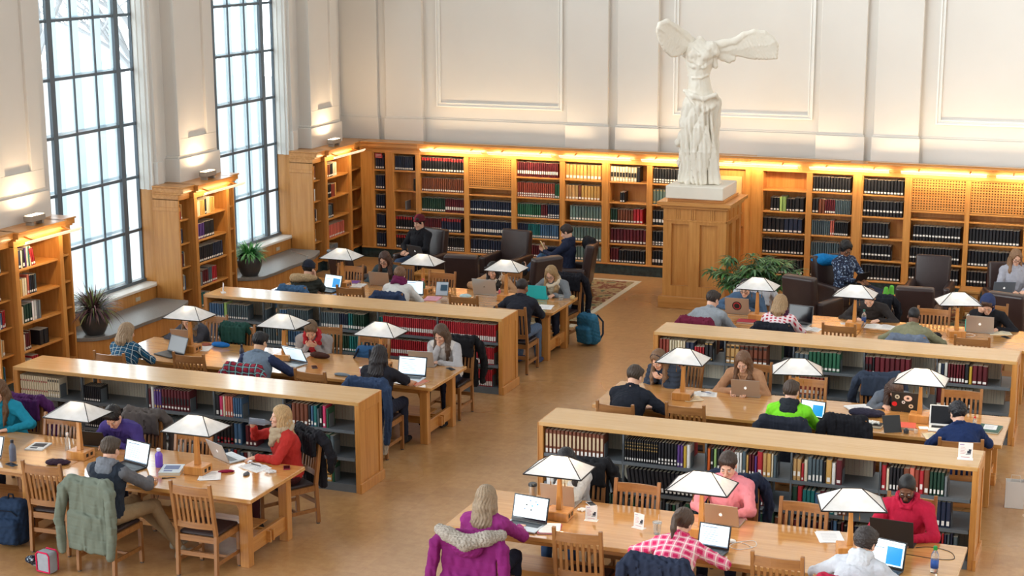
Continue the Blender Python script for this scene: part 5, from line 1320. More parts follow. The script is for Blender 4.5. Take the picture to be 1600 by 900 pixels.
        if low is not None:
            g.box(H(0,.02,low-.2), np.array((.2,.2,.2))*hs, Rh, r=.01, k=.012, sub=True)
            for q in (-1, 1): g.ell(H(q*.088,.004,-.012), np.array((.02,.03,.04))*hs, Rh, k=.008, sub=True)
        else:
            g.box(H(0,.10,-.16), np.array((.2,.075,.13))*hs, Rh, r=.02, k=.01, sub=True)
        if style in ('long', 'long_front', 'wavy', 'bob', 'side'):
            Lh = {'bob': .13, 'long': .33, 'wavy': .30, 'long_front': .30, 'side': .30}[style]
            dn = V3(0,0,-1)
            for q in (-1, 1):
                for j, (bx_, by_) in enumerate(((.070,.020),(.076,-.02),(.060,-.062),(.026,-.088))):
                    p0 = H(q*bx_, by_, .02); p1 = H(q*(bx_+.008), by_-.005, -.07)
                    fw_ = (.055 if style in ('long_front', 'wavy') and j < 2 else -.0)
                    p2 = p1+dn*Lh*.45+rx*q*.012-fy*(.035 if j > 1 else -.01)+fy*fw_*.6; p3 = p1+dn*Lh*.95+rx*q*(.0)-fy*(.03 if j > 1 else -.01)+fy*fw_
                    # keep strands outside the torso
                    g.chain([p0, p1, p2, p3], [.026,.030,.030,.012] if style != 'bob' else [.028,.03,.026,.014], k=.02)
            g.chain([H(0,-.09,.02), H(0,-.095,-.07), H(0,-.095,-.07)+dn*Lh*.5-fy*.03, H(0,-.095,-.07)+dn*Lh-fy*.035], [.035,.04,.036,.014], k=.03)
        if style == 'pony':
            g.ell(H(0,-.115,.055), (.03,)*3, k=.01); g.chain([H(0,-.12,.055), H(0,-.165,.0), H(.0,-.15,-.10), H(0,-.13,-.18)], [.022,.032,.028,.010], k=.02)
        if style == 'bun': g.ell(H(0,-.07,.115), np.array((.045,.045,.04))*hs, Rh, k=.008)
        if style == 'upbun': g.ell(H(0,-.10,.08), np.array((.042,.042,.04))*hs, Rh, k=.008)
        st = {'curly': lambda P_: .008*wob(P_, .022, 2), 'buzz': lambda P_: .001*wob(P_, .01)}.get(style, None)
        if st is None:
            def st(P_):
                q = (P_-Hc)@Rh; ang = np.arctan2(q[:,0], q[:,1])
                return .0028*np.sin(ang*26+3*np.sin(q[:,2]*30))+.003*wob(P_, .05, 3)
        g.disp = st
        return place('hair', g.mesh('hair', hm), root)
    if hair[0] != 'none': hairshape(hair[0], hairmat(hair[1]))
    if beanie:
        g = SDF(res); g.ell(H(0,-.02,.062), np.array((.090,.108,.092))*hs, Rh); g.box(H(0,.03,-.095), np.array((.2,.25,.13))*hs, Rh, r=.01, k=.01, sub=True)
        g.chain([H(math.cos(a)*.088, math.sin(a)*.104-.016, .040+.014*math.sin(a)) for a in np.linspace(0, 2*PI, 13)], [.013]*13, k=.008)
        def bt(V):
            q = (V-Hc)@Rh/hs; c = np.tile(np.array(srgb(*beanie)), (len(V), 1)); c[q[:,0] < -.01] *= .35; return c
        place('beanie', g.mesh('beanie', mat('knit_cap', (.3,.1,.1), .95, attr=True), bt), root)
    if hood_up:
        g = SDF(res); g.ell(H(0,-.035,.035), np.array((.105,.125,.125))*hs, Rh); g.chain([H(0,-.06,-.05), N-fy*.05], [.085,.09], k=.05)
        g.ell(H(0,.15,-.02), np.array((.088,.13,.115))*hs, Rh, k=.015, sub=True); g.ell(H(0,-.0,.0), np.array((.088,.11,.108))*hs, Rh, k=.01, sub=True); g.disp = folds(.004, .06, 1)
        place('raised_hood', g.mesh('raised_hood', cloth(hood_up)), root)
    if glasses:
        m = MB(); col = mat('glasses_frame', srgb(*glasses), .3)
        for q in (-1, 1):
            pts = [H(q*.032+.021*math.cos(a), .104-.0*abs(math.cos(a)), -.003+.0165*math.sin(a)) for a in np.linspace(0, 2*PI, 11)]
            m.tube(pts, .0024, n=5); m.tube([H(q*.053,.102,.002), H(q*.074,.06,.004), H(q*.080,.0,.004)], .0022, n=5)
        m.tube([H(-.011,.105,.0), H(.011,.105,.0)], .0024, n=5); m.build('glasses', col, root)
    if headphones:
        m = MB(); hm = mat('headphone_plastic', srgb(*headphones), .35)
        m.tube([H(math.cos(a)*.100, -.012, .012+math.sin(a)*.138) for a in np.linspace(-.05, PI+.05, 13)], .008, n=6)
        for q in (-1, 1): m.cyl(H(q*.084,-.006,-.006), H(q*.112,-.006,-.006), .036*hs, n=12)
        m.build('headphones', hm, root, smooth=40)
    if headband:
        m = MB(); m.tube([H(math.cos(a)*.092, .03, .03+math.sin(a)*.10) for a in np.linspace(0, PI, 11)], .006, n=6); m.build('headband', cloth(headband), root)
    root['_H'] = 1; del root['_H']
    INFO.append((label, root, Hc, Rh, arms_w, N))
    return root, H, Rh, arms_w, N, rx, fy, d2
INFO = []
PR = .0065; FR = .0078      # mesh detail for near and far figures
R_ = lambda x, y, z: (x, y, z)
person('man in a purple sweater leaning over a black laptop at the near left table', -10.24, 15.05, PI, 'fair', ('parted',(34,28,26)), cloth((72,58,128)), lean=34, head=(5,45), arms=('type','type'), res=PR, collar=(72,58,128))
person('man seen from behind in a navy and grey raglan hoodie, khaki trousers', -9.41, 13.36, -.05, 'fair', ('short',(84,70,58)), cloth((40,48,60)), cloth((104,104,108)), legs=(158,132,98), shoe=(178,170,152), lean=9, head=(2,16), hood=(122,126,134), arms=('type',((.20,.43,.805),(-.25,1,-.05),(0,0,-1),.5,(.9,-.5,-.3))), res=PR, knees={1:(.24,.42,.54),-1:(-.02,.44,.54)}, feet={1:(.55,.42,.10),-1:(.36,.60,.12)})
person('blond woman in a red sweater and knitted scarf drinking from a bottle', -8.36, 15.12, PI-.75, 'fair', ('long',(204,166,116)), cloth((188,50,44), bump=.5, bs=90), legs=(70,30,34), lean=8, head=(-8,-4), female=True, scarf=(190,172,144), arms=(((-.08,.36,.80),(.2,1,-.1),(0,0,-1),.35,(-.9,-.2,-.4)), ((.16,.31,1.06),(-.45,.25,.8),(-.9,0,.2),.9,(.8,.1,-.6))), res=PR, S=.98)
person('long haired woman in a turquoise top at the far left edge', -11.87, 15.1, PI, 'fair', ('long_front',(118,84,56)), cloth((30,140,168)), lean=18, head=(5,22), female=True, arms=('wide','wide'), res=PR)
person('blond woman in a blue plaid shirt seen from behind at the middle left table', -12.14, 17.76, 0, 'fair', ('bob',(176,148,116)), plaid('plaid_blue', (24,88,122), (20,44,72), (190,210,214)), lean=12, S=.96, head=(-32,16), female=True, arms=('type','type'), res=PR)
person('woman in a grey scarf resting her chin on her hand, under the first lamp', -12.03, 19.45, PI, 'fair', ('long_front',(128,98,66)), cloth((66,68,78)), lean=36, S=.95, head=(0,28), female=True, scarf=(112,108,108), arms=('chin','flat'), res=PR)
person('dark haired man in a blue grey raglan sweater seen from behind', -10.23, 17.78, 0, 'asian', ('short',(26,24,28)), cloth((118,134,152)), cloth((46,56,88)), lean=13, head=(-12,22), arms=('flat',((.22,.36,.79),(-.5,.9,-.1),(0,0,-1),.5,(.9,-.1,-.4))), res=PR)
person('man in a grey sweater with a red scarf looking down at his phone', -10.21, 19.42, PI+.2, 'fair', ('short',(128,102,76)), cloth((158,154,154)), lean=36, head=(8,42), scarf=(178,44,54), arms=('phone','phone'), res=PR)
person('woman with long black hair and black T-shirt seen from behind', -8.52, 17.70, 0, 'tan', ('long',(38,30,32)), cloth((34,34,42)), lean=6, head=(-5,12), female=True, sleeve_len=.4, arms=('type',((.26,.42,.79),(-.2,1,-.1),(0,0,-1),.5,(.9,-.3,-.3))), res=PR)
person('woman in a white and grey sweater resting her face on her hand', -8.35, 19.45, PI, 'fair', ('side',(96,74,58)), cloth((214,208,202), bump=.5), cloth((186,184,186), bump=.5), lean=24, head=(-5,30), female=True, arms=('fold','chin'), res=PR, legs=(30,34,52))
person('person in a dark parka and dark cap with a fur trimmed hood', -11.88, 22.14, 0, 'fair', ('short',(30,26,26)), cloth((50,52,46)), lean=22, head=(-5,20), beanie=(26,30,46), arms=('fold','cheek'), res=FR, puffy=.2)
person('long haired woman in black glasses at the farthest left table', -11.18, 23.82, PI, 'fair', ('long_front',(84,56,44)), cloth((60,74,80)), lean=28, head=(0,24), female=True, glasses=(20,20,22), arms=('type','type'), res=FR)
person('person in a white sweater and maroon scarf with a bun, seen from behind', -10.37, 22.2, .1, 'fair', ('upbun',(142,104,76)), cloth((226,224,220)), lean=22, head=(0,28), female=True, scarf=(110,32,76), arms=('type','type'), res=FR)
person('dark haired woman in a tan coat behind the silver laptop', -9.33, 23.8, PI, 'fair', ('long_front',(34,28,28)), cloth((182,142,106)), lean=34, head=(0,24), female=True, scarf=(206,198,186), arms=('flat','wide'), res=FR)
person('blond woman in glasses behind the turquoise laptop', -8.36, 23.8, PI-.1, 'fair', ('wavy',(176,142,98)), cloth((122,128,134)), lean=33, head=(5,26), female=True, glasses=(50,28,28), scarf=(222,208,184), arms=('type','flat'), res=FR)
person('man in black with cropped hair seen from behind, jeans, by the aisle', -8.33, 21.96, 0, 'brown', ('buzz',(46,38,38)), cloth((36,38,48)), legs=(92,112,140), shoe=(66,76,110), lean=15, head=(-15,20), collar=(36,38,48), arms=('wide','fold'), res=FR)
person('woman with long ash blond hair in a purple sweater, seen from behind', -5.38, 13.30, 0, 'fair', ('long',(164,140,112)), cloth((142,44,116)), lean=6, head=(-6,12), female=True, arms=('type',((.17,.43,.81),(-.1,1,.05),(0,0,-1),.4,(.9,-.5,-.4))), res=.006)
person('person in a grey knit sweater and cream scarf hidden behind the lamp shade', -5.14, 15.08, PI, 'fair', ('long_front',(34,30,32)), cloth((192,194,196), bump=.7, bs=120), lean=26, head=(0,30), female=True, scarf=(228,214,186), arms=('chin','chin'), res=PR, legs=(52,76,110), shoe=(40,48,60))
person('man in a pink button-up shirt with dark parted hair', -3.59, 15.12, PI, 'fair', ('parted',(70,54,44)), cloth((236,142,150), bump=.15), lean=4, head=(0,26), collar=(240,156,162), arms=('type','type'), res=.0058)
person('woman with a ponytail in a pink and white plaid shirt, seen from behind', -3.65, 13.3, -.1, 'fair', ('pony',(84,62,48)), plaid('plaid_pink', (206,30,92), (232,150,170), (240,226,214), 12), lean=30, head=(-8,34), female=True, arms=('wide',((.20,.40,.79),(-.7,.6,-.1),(0,0,-1),.5,(.95,-.1,-.3))), res=.006, collar=(206,60,110))
person('bearded man in glasses and a red hoodie typing on a black laptop', -1.90, 15.08, PI, 'dark', ('buzz',(22,19,19)), cloth((186,26,60)), lean=9, head=(0,26), glasses=(16,16,18), hood=(186,26,60), arms=('type','type'), beard=(30,22,20), res=.0058)
person('curly haired man in a light grey hoodie seen from behind', -2.09, 13.34, -.2, 'fair', ('curly',(56,48,46)), cloth((196,198,204)), lean=26, head=(-10,24), hood=(204,206,210), arms=('wide','wide'), res=.006)
person('man in a black fleece seen from behind at the middle right table', -5.43, 17.76, -.1, 'fair', ('short',(72,56,44)), cloth((28,32,42)), lean=24, head=(-5,32), collar=(28,32,42), arms=('fold','wide'), res=PR, S=1.03)
person('woman in a dark puffer jacket looking at her phone', -5.33, 19.42, PI-.35, 'fair', ('long_front',(134,100,72)), cloth((50,58,72)), lean=35, head=(5,36), female=True, headband=(40,40,50), arms=('phone','phone'), res=PR, puffy=.25)
person('woman in a tan sweater behind a silver laptop', -4.42, 19.44, PI, 'fair', ('side',(124,88,62)), cloth((184,138,104)), lean=26, head=(0,30), female=True, collar=(184,138,104), arms=('type','type'), res=PR)
person('man in a bright green and black jacket seen from behind', -3.57, 17.78, 0, 'fair', ('short',(78,60,48)), cloth((128,222,44)), lean=10, head=(-6,14), hood=(38,42,48), collar=(130,222,44), arms=('type','type'), res=PR)
person('woman in grey bent low over her notes beside the sticker laptop', -2.70, 19.42, PI+.25, 'fair', ('long_front',(78,58,50)), cloth((98,106,118)), lean=44, S=.95, head=(5,52), female=True, glasses=(200,196,206), arms=('flat','write'), res=PR)
person('man with curly black hair in a navy shirt, middle right table', -1.66, 17.70, .25, 'fair', ('curly',(30,28,34)), cloth((28,46,88)), lean=20, S=.95, head=(20,28), lean_x=-10, arms=(((-.14,.40,.80),(.1,1,-.1),(0,0,-1),.5,(-.9,-.3,-.4)),'type'), res=PR)
person('man in a light grey sweatshirt seen from behind, farthest right table', -5.64, 22.14, -.2, 'fair', ('short',(58,46,40)), cloth((152,158,164)), lean=22, head=(-15,26), arms=('wide','type'), res=FR)
person('man in glasses and a blue jacket behind the sticker marked laptop', -5.41, 23.8, PI, 'fair', ('short',(28,26,28)), cloth((72,96,124)), lean=33, head=(0,22), glasses=(30,24,26), collar=(72,96,124), arms=('type','wide'), res=FR)
person('blond woman in a red checked shirt and purple scarf, seen from behind', -4.64, 22.16, 0, 'fair', ('bob',(180,146,106)), plaid('check_red', (186,36,60), (236,220,222), (236,220,222), 16), lean=15, head=(-8,20), female=True, scarf=(72,30,60), arms=('type','type'), res=FR)
person('red haired man in a dark long sleeved shirt reading papers', -3.63, 23.82, PI, 'pale', ('short',(150,106,78)), cloth((52,48,48)), lean=34, head=(0,44), arms=('flat','flat'), res=FR)
person('man in a khaki jacket seen from behind, farthest right table', -2.85, 22.1, 0, 'dark', ('buzz',(28,26,30)), cloth((134,132,104)), lean=20, S=.97, head=(-5,28), collar=(134,132,104), arms=('wide','wide'), res=FR)
person('hooded man in black resting his head on his hand over a book', -2.02, 23.82, PI, 'fair', ('short',(84,58,44)), cloth((28,28,34)), lean=32, head=(0,38), hood_up=(50,62,100), arms=('flat','cheek'), res=FR)
person('man in a maroon beanie and black jacket with a laptop, in an armchair', -11.95, 26.62, PI-.3, 'fair', ('short',(40,32,30)), cloth((26,26,32)), legs=(70,90,120), lean=0, head=(-8,14), beanie=(140,28,50), collar=(26,26,32), arms=('laplap','laplap'), res=FR, seat=.44)
person('man reading a yellow book in an armchair, legs crossed, blue jeans', -9.24, 26.60, PI/2+.1, 'fair', ('short',(58,44,38)), cloth((34,42,66)), legs=(66,102,142), lean=-3, head=(0,22), hood=(34,42,66), arms=(((-.10,.34,.84),(.35,.6,.6),(0,.3,.9),.6,(-.9,-.2,-.5)), ((.12,.34,.84),(-.35,.6,.6),(0,.3,.9),.6,(.9,-.2,-.5))), res=FR, seat=.44, knees={1:(.10,.44,.70),-1:(-.10,.42,.56)}, feet={1:(-.12,.66,.50),-1:(-.12,.50,.09)})
person('man in headphones and a patterned navy shirt with his feet up', -4.52, 26.66, -2.1, 'brown', ('curly',(26,22,22)), floral('floral_navy', (34,42,66), (108,130,160), (186,196,210), 30), legs=(44,48,62), shoe=(104,190,74), lean=-2, head=(-14,26), headphones=(30,28,30), glasses=(30,20,20), arms=('laplap','laplap'), res=FR, seat=.44, knees={1:(.10,.46,.60),-1:(-.08,.46,.58)}, feet={1:(.08,.86,.56),-1:(-.08,.84,.56)})
person('long haired woman in a grey sweater with a laptop at the right edge', -1.93, 26.85, PI+.3, 'fair', ('wavy',(150,112,80)), cloth((166,166,176)), lean=2, head=(8,22), female=True, glasses=(60,30,34), arms=('laplap','laplap'), res=FR, seat=.44)
# ---------------------------------------------------------------- marble statue
t = thing('marble_statue', 'headless winged white marble statue standing on the oak pedestal', 'statue', (-7.04, 27.1, 1.84))
m = MB(); m.box(-.47, .50, -.47, .47, 0, .21); m.build('plinth_block', marble_w, t, bevel=.012)
g = SDF(.012); A = np.array
def Z(p): return np.array(p, float)
g.chain([Z((-.02,.02,1.50)), Z((-.05,0,1.78)), Z((-.07,0,1.98))], [.23,.175,.17], k=.06)
g.ell((-.07,.0,2.20), (.235,.17,.24), k=.08); g.ell((-.06,.02,2.40), (.27,.15,.15), k=.08)
g.ell((-.16,-.12,2.31), (.085,.075,.085), k=.05); g.ell((.06,-.12,2.31), (.085,.075,.085), k=.05)
g.cap((-.06,0,2.45), (-.06,-.01,2.565), .085, .06, k=.05)
g.cap((-.24,0,2.46), (-.30,-.03,2.34), .085, .07, k=.05); g.cap((.14,0,2.46), (.20,0,2.36), .085, .075, k=.05)
g.ell((.02,.02,1.52), (.27,.21,.22), k=.08)
g.chain([Z((-.13,-.03,1.5)), Z((-.17,-.10,1.2)), Z((-.19,-.10,.85)), Z((-.17,-.06,.35)), Z((-.15,-.06,.23))], [.19,.145,.12,.115,.14], k=.04)
g.chain([Z((.12,.04,1.5)), Z((.13,.03,1.2)), Z((.15,.04,.85)), Z((.17,.05,.45)), Z((.20,.02,.24))], [.19,.15,.13,.115,.14], k=.04)
g.chain([Z((-.02,-.05,1.47)), Z((.0,-.09,.95)), Z((.03,-.08,.25))], [.20,.178,.165], k=.05)
g.cap((-.16,-.22,.23), (-.14,-.12,.25), .05, .06, k=.03)
rs = random.Random(5)
def fold(pts, r, k=.018): g.chain([Z(p) for p in pts], r if isinstance(r, list) else [r]*len(pts), k=k)
# long drapery folds over the legs
for i in range(15):
    f = i/14; x0 = -.30+.52*f; x1 = -.32+.66*f
    yy = -.17-.08*math.sin(PI*f)
    fold([(x0*.85, yy*.9+.03, 1.50), (x0+.03*math.sin(i*2.1), yy, 1.15), (x1*.8, yy-.02, .75), (x1, yy+.02, .25)], [.016, .022, .026, .030])
# crossing folds from the hip down between the legs
for i in range(7):
    fold([(-.24+.03*i, -.17, 1.70-.02*i), (-.06+.02*i, -.25, 1.52-.03*i), (.06+.015*i, -.25, 1.25-.03*i), (.12+.02*i, -.22, .85), (.22+.012*i, -.17, .42), (.26+.01*i, -.12, .24)], [.018, .028, .026, .024, .022, .02], k=.014)
fold([(-.28,-.08,1.73), (-.08,-.23,1.66), (.08,-.23,1.62), (.24,-.14,1.68), (.28,0,1.58)], [.035,.045,.04,.04,.035], k=.03)
fold([(.28,.02,1.6), (.22,-.12,1.50), (.10,-.22,1.42), (.0,-.24,1.5)], [.03,.035,.035,.03], k=.025)
# belt and chest folds
for p_ in ([(-.24,-.02,2.46), (-.14,-.14,2.40), (-.02,-.16,2.33), (.12,-.10,2.42)], [(-.27,-.0,2.34), (-.17,-.16,2.24), (-.02,-.17,2.16), (.15,-.07,2.30)], [(-.25,-.04,2.22), (-.12,-.16,2.13), (.05,-.15,2.12), (.15,-.05,2.22)]): fold(p_, .017, k=.035)
fold([(-.24,-.02,1.98), (-.12,-.16,1.95), (.02,-.16,1.96), (.10,-.06,2.0)], .022, k=.012)
# cloth streaming behind
for p_, r_ in (((-.30,.12,1.35),.09), ((-.35,.14,1.18),.08), ((-.33,.14,.95),.10), ((-.43,.14,.84),.055), ((-.33,.14,.64),.09), ((-.40,.14,.51),.06), ((-.30,.12,.36),.08), ((.1,.2,1.2),.10), ((.12,.2,.8),.10), ((.14,.18,.4),.10)):
    g.ell(p_, (r_*1.0, r_*1.3, r_*1.25), k=.05)
for i in range(6): fold([(-.20-.01*i,.1+.02*i,1.42-.05*i), (-.36-.012*i,.24,1.30-.12*i), (-.42,.28,1.12-.13*i)], .02)
def _drape(P):
    zz = P[:,2]; an = np.arctan2(P[:,0], -P[:,1]); m_ = np.clip((1.62-zz)/.15, 0, 1)
    r1 = np.abs(np.sin(an*7+2.2*np.sin(zz*2.1)+1.3*np.sin(an*3+zz*3)))**.6
    return m_*(.026*(r1-.72)+.006*np.sin(an*23+zz*5))+.006*wob(P*A((1,1,.35)), .075, 1)+.003*wob(P, .05, 6)
g.disp = _drape
place('figure', g.mesh('figure', marble_w), t)
def wing(top, tips, inner, depth=.035):
    g = SDF(.012); T = [Z(p) for p in top]
    g.chain(T, [.075,.07,.065,.06,.055,.05,.045][:len(T)], k=.03)
    n = len(tips)
    for i, tp in enumerate(tips):
        tp = Z(tp)
        for j in (0, 1):
            e = tp if j == 0 or i == n-1 else (tp+Z(tips[i+1]))/2
            f = max(0, 1-(i+j*.5)/(n)); s_ = T[int(f*(len(T)-1)*.75)]
            md = (s_+e)/2+A((0,-.02,.03)); g.chain([s_, md, e], [.045,.045,.026], k=.010)
    for p in inner: g.cap(T[0]+A((0,.02,-.06)), p, .07, .045, k=.02)
    g.disp = lambda P: .005*wob(P, .05, 3)
    return g
def wing2(name, T, tips, inner, rows=2):
    """a wing: thick leading edge, then fanned feathers from stations on it to the tips"""
    g = SDF(.012); T = [Z(p) for p in T]; tips = [Z(p) for p in tips]
    g.chain(T, [.085,.075,.065,.055,.05,.045,.04][:len(T)], k=.03)
    m_ = 19
    for i in range(m_):
        f = i/(m_-1)
        a = f*(len(T)-1); k_ = min(int(a), len(T)-2); s_ = T[k_]+(T[k_+1]-T[k_])*(a-k_)
        b = f*(len(tips)-1); k_ = min(int(b), len(tips)-2); e = tips[k_]+(tips[k_+1]-tips[k_])*(b-k_)
        md = (s_+e)/2+A((0,-.015,0)); g.chain([s_, md, e], [.048,.046,.036], k=.010)
    for p in inner: g.cap(T[0]+A((.02,.02,-.05)), p, .065, .045, k=.025)
    g.disp = lambda P: .004*wob(P, .05, 3)
    place(name, g.mesh(name, marble_w), t)
wing2('wing', [(-.17,.06,2.47), (-.30,-.05,2.62), (-.43,-.22,2.76), (-.53,-.35,2.85), (-.61,-.44,2.82)], [(-.30,-.08,2.40), (-.36,-.2,2.33), (-.45,-.3,2.32), (-.54,-.38,2.42), (-.61,-.43,2.56), (-.64,-.46,2.70)], [])
wing2('wing', [(.10,.06,2.44), (.30,.12,2.49), (.48,.17,2.53), (.61,.22,2.63), (.77,.27,2.68), (.92,.32,2.66), (1.04,.35,2.58)], [(.47,.17,2.33), (.58,.2,2.32), (.68,.24,2.29), (.80,.27,2.27), (.97,.32,2.27), (1.12,.35,2.28), (1.13,.36,2.47)], [(.40,.14,2.22), (.46,.16,2.25), (.30,.1,2.26), (.20,.02,2.14)])

# ---------------------------------------------------------------- plants
potm = mat('dark_glazed_pot', srgb(66, 66, 68), .3, noise=.3, nscale=4)
def pot(t, r, h):
    m = MB(); m.lathe([(r*.62,0),(r*.80,h*.18),(r*.97,h*.45),(r,h*.68),(r*.9,h*.88),(r*.80,h*.97),(r*.84,h),(r*.76,h),(r*.74,h*.9),(0,h*.9)], n=28); m.build('pot', potm, t, smooth=50)
    m = MB(); m.lathe([(0,h*.91),(r*.72,h*.90)], n=20); m.build('soil', mat('soil', srgb(50,38,30), .95), t)
def leafmat(name, c): return mat(name, srgb(*c), .5, noise=.3, nscale=8)
def blade(m, p, d, L, w, droop, mi, n=5, side=None, fold_=0):
    p = Vector(p); d = Vector(d).normalized(); s_ = d.cross(Vector((0,0,1))); s_ = s_.normalized() if s_.length > .01 else Vector((1,0,0))
    pts = []; q = p.copy(); dd = d.copy()
    for i in range(n+1):
        f = i/n; ww = w*(math.sin(PI*min(1, f*.9+.12)))*.5
        pts += [q-s_*ww, q+s_*ww]; q = q+dd*L/n; dd = (dd+Vector((0,0,-droop/n))).normalized()
    m.add(pts, [(2*i, 2*i+1, 2*i+3, 2*i+2) for i in range(n)], mi)
def grass_plant(x, y, z, lab, cols, n, L, w, seed, r=.21, h=.36, droop=1.6):
    t = thing('potted_grass' if w < .03 else 'potted_fern', lab, 'plant', (x, y, z)); pot(t, r, h); rr = random.Random(seed); m = MB()
    for i in range(n):
        a = rr.uniform(0, 2*PI); e = rr.uniform(.25, 1.35); b = rr.uniform(0, .1)
        blade(m, (b*math.cos(a), b*math.sin(a), h*.88), (math.cos(a)*math.cos(e), math.sin(a)*math.cos(e), math.sin(e)), L*rr.uniform(.6, 1.05), w*rr.uniform(.7, 1.2), droop*rr.uniform(.6, 1.3), rr.randrange(len(cols)), n=6)
    m.build('foliage', [leafmat('leaf_%d_%d_%d' % c, c) for c in cols], t, smooth=True)
grass_plant(-14.22, 20.12, .456, 'spiky purple and green grass in a dark round pot on the left window seat', [(92,56,68),(118,82,88),(110,126,70),(80,52,62),(140,150,98),(140,104,108)], 360, .52, .022, 3, droop=1.7)
grass_plant(-14.22, 24.64, .456, 'green fern in a dark round pot on the second window seat', [(76,160,84),(104,190,104),(52,126,70),(140,208,136)], 330, .32, .034, 4, r=.21, h=.38, droop=1.7)
t = thing('potted_palm', 'large bushy palm in a pot beside the statue pedestal', 'plant', (-5.92, 26.02, 0)); rr = random.Random(8)
pot(t, .19, .34); m = MB(); ms = MB()
for i in range(96):
    a = rr.uniform(0, 2*PI); e = rr.uniform(.62, 1.42); L = rr.uniform(.40, .84)
    b0 = Vector((rr.uniform(-.1,.1), rr.uniform(-.1,.1), .30)); d = Vector((math.cos(a)*math.cos(e), math.sin(a)*math.cos(e), math.sin(e))); tip = b0+d*L+Vector((0,0,.0))
    ms.tube([b0, b0+d*L*.5+Vector((0,0,.05)), tip], .006, n=5)
    u = Vector((math.cos(a), math.sin(a), .15)); 
    for j in range(13):
        aa = (j-6)*.33; w_ = Vector((0,0,1)).cross(u).normalized()
        dd = u*math.cos(aa)+w_*math.sin(aa)+Vector((0,0,rr.uniform(-.1,.45)))
        blade(m, tip, dd, rr.uniform(.18, .30), .038, rr.uniform(.8, 1.8), rr.randrange(4), n=4)
m.build('fronds', [leafmat('leaf_%d_%d_%d' % c, c) for c in ((52,100,50),(80,130,60),(40,78,46),(120,158,108))], t, smooth=True); ms.build('stems', leafmat('leaf_96_110_60', (96,110,60)), t)

# ---------------------------------------------------------------- coats hung on chairs
furm = mat('fur_trim', srgb(150,136,118), .95, attr=True, bump=.6, bscale=120)
def coat(x, y, rz, rgb, lab, L=.62, W=.24, sleeves=.5, puff=0, fur=None, sheen=None, res=.009, seed=0, mt=None, hoodb=False, top=.975, name='coat', sl=(1,1), right_off=0):
    t = thing(name, lab, 'coat' if name == 'coat' else name, (x, y, 0), rz); g = SDF(res); bk = -.26; cm = mt or cloth(rgb, noise=.18, ns=9)
    g.cap((-W+.03,bk-.01,top), (W-.03,bk-.01,top), .038, k=.02)
    g.box((0,bk-.055,top-L/2), (W-.03,.024,L/2), r=.023, k=.03)
    g.box((-W*.45,bk-.08,top-L*.72), (W*.5,.022,L*.27), frame((.12,1,0)), r=.02, k=.03); g.box((W*.45,bk-.08,top-L*.74), (W*.5,.022,L*.27), frame((-.12,1,0)), r=.02, k=.03)
    g.box((0,bk+.055,top-.12), (W-.02,.02,.12), r=.02, k=.03)
    for s_ in (-1, 1):
        k_ = sl[0] if s_ < 0 else sl[1]
        g.cap((s_*(W-.05),bk-.02,top-.01), (s_*(W+.02),bk-.05,top-.09), .05, .058, k=.04)
        if sleeves*k_ > 0: g.chain([Z((s_*(W+.02),bk-.06,top-.09)), Z((s_*(W+.065),bk-.10,top-.09-sleeves*k_*.5)), Z((s_*(W+.035),bk-.11,top-.09-sleeves*k_))], [.056,.050,.040], k=.008)
    if puff: g.disp = lambda P: .007*np.minimum(np.abs(np.sin(P[:,2]*PI/.085+.5*np.sin(P[:,0]*9))), .5)-.003+.010*wob(P*A((1,1,.3)), .10, seed)
    else: g.disp = lambda P: .013*wob(P*A((1,1,.25)), .085, seed)+.005*wob(P, .06, seed+2)
    place('shell', g.mesh('shell', cm), t)
    if hoodb:
        g = SDF(res); g.ell((0,bk-.10,top-.08), (.15,.055,.11), k=.03); g.disp = folds(.006, .06, seed); place('hood', g.mesh('hood', cm), t)
    if fur:
        g = SDF(res*.8); g.chain([Z((-W-.0,bk-.02,top+.02)), Z((-W*.62,bk-.10,top+.015)), Z((0,bk-.145,top-.03)), Z((W*.62,bk-.10,top+.015)), Z((W+.0,bk-.02,top+.03))], [.048,.062,.068,.062,.048], k=.03)
        g.disp = lambda P: .009*wob(P, .035, 1)+.004*wob(P, .018, 2)
        fc = np.array(srgb(*fur))
        place('fur_trim', g.mesh('fur_trim', furm, lambda V: fc*(.65+.55*(.5+.5*wob(V, .03, 5)))[:, None]), t)
    return t
coat(-9.41, 13.36, -.05, (118,126,112), 'grey green quilted parka hanging on the back of the hooded man\'s chair', L=.70, W=.25, sleeves=.62, puff=1, res=.007)
coat(-5.40, 13.28, .03, (128,30,104), 'magenta parka with a grey fur trimmed hood over the purple sweater woman\'s chair', L=.80, W=.29, sleeves=.66, puff=1, fur=(168,158,146), hoodb=True, res=.007, seed=2)
coat(-10.28, 15.10, PI+.0, (92,84,80), 'grey brown jacket on the chair of the man in the purple sweater', L=.5, W=.24, sleeves=.35, seed=1)
coat(-8.36, 15.12, PI-.55, (26,26,32), 'black coat on the chair of the woman in the red sweater', L=.6, W=.24, sleeves=.3, seed=3)
coat(-11.87, 15.12, PI, (84,36,92), 'purple and black jacket on the chair at the far left edge', L=.55, W=.25, sleeves=.4, seed=4)
coat(-10.23, 17.76, 0, (170,40,60), 'red and teal plaid flannel over the raglan sweater man\'s chair', L=.32, W=.24, sleeves=.2, mt=plaid('plaid_flannel', (156,30,50), (34,40,60), (120,190,190), 11), seed=5)
coat(-8.52, 17.68, 0, (48,66,96), 'dark denim jacket on the chair of the woman with long black hair', L=.66, W=.25, sleeves=.62, seed=6)
coat(-11.45, 19.12, PI, (30,70,62), 'dark green jacket on the chair beside the woman in the grey scarf', L=.3, W=.2, sleeves=.15, seed=7)
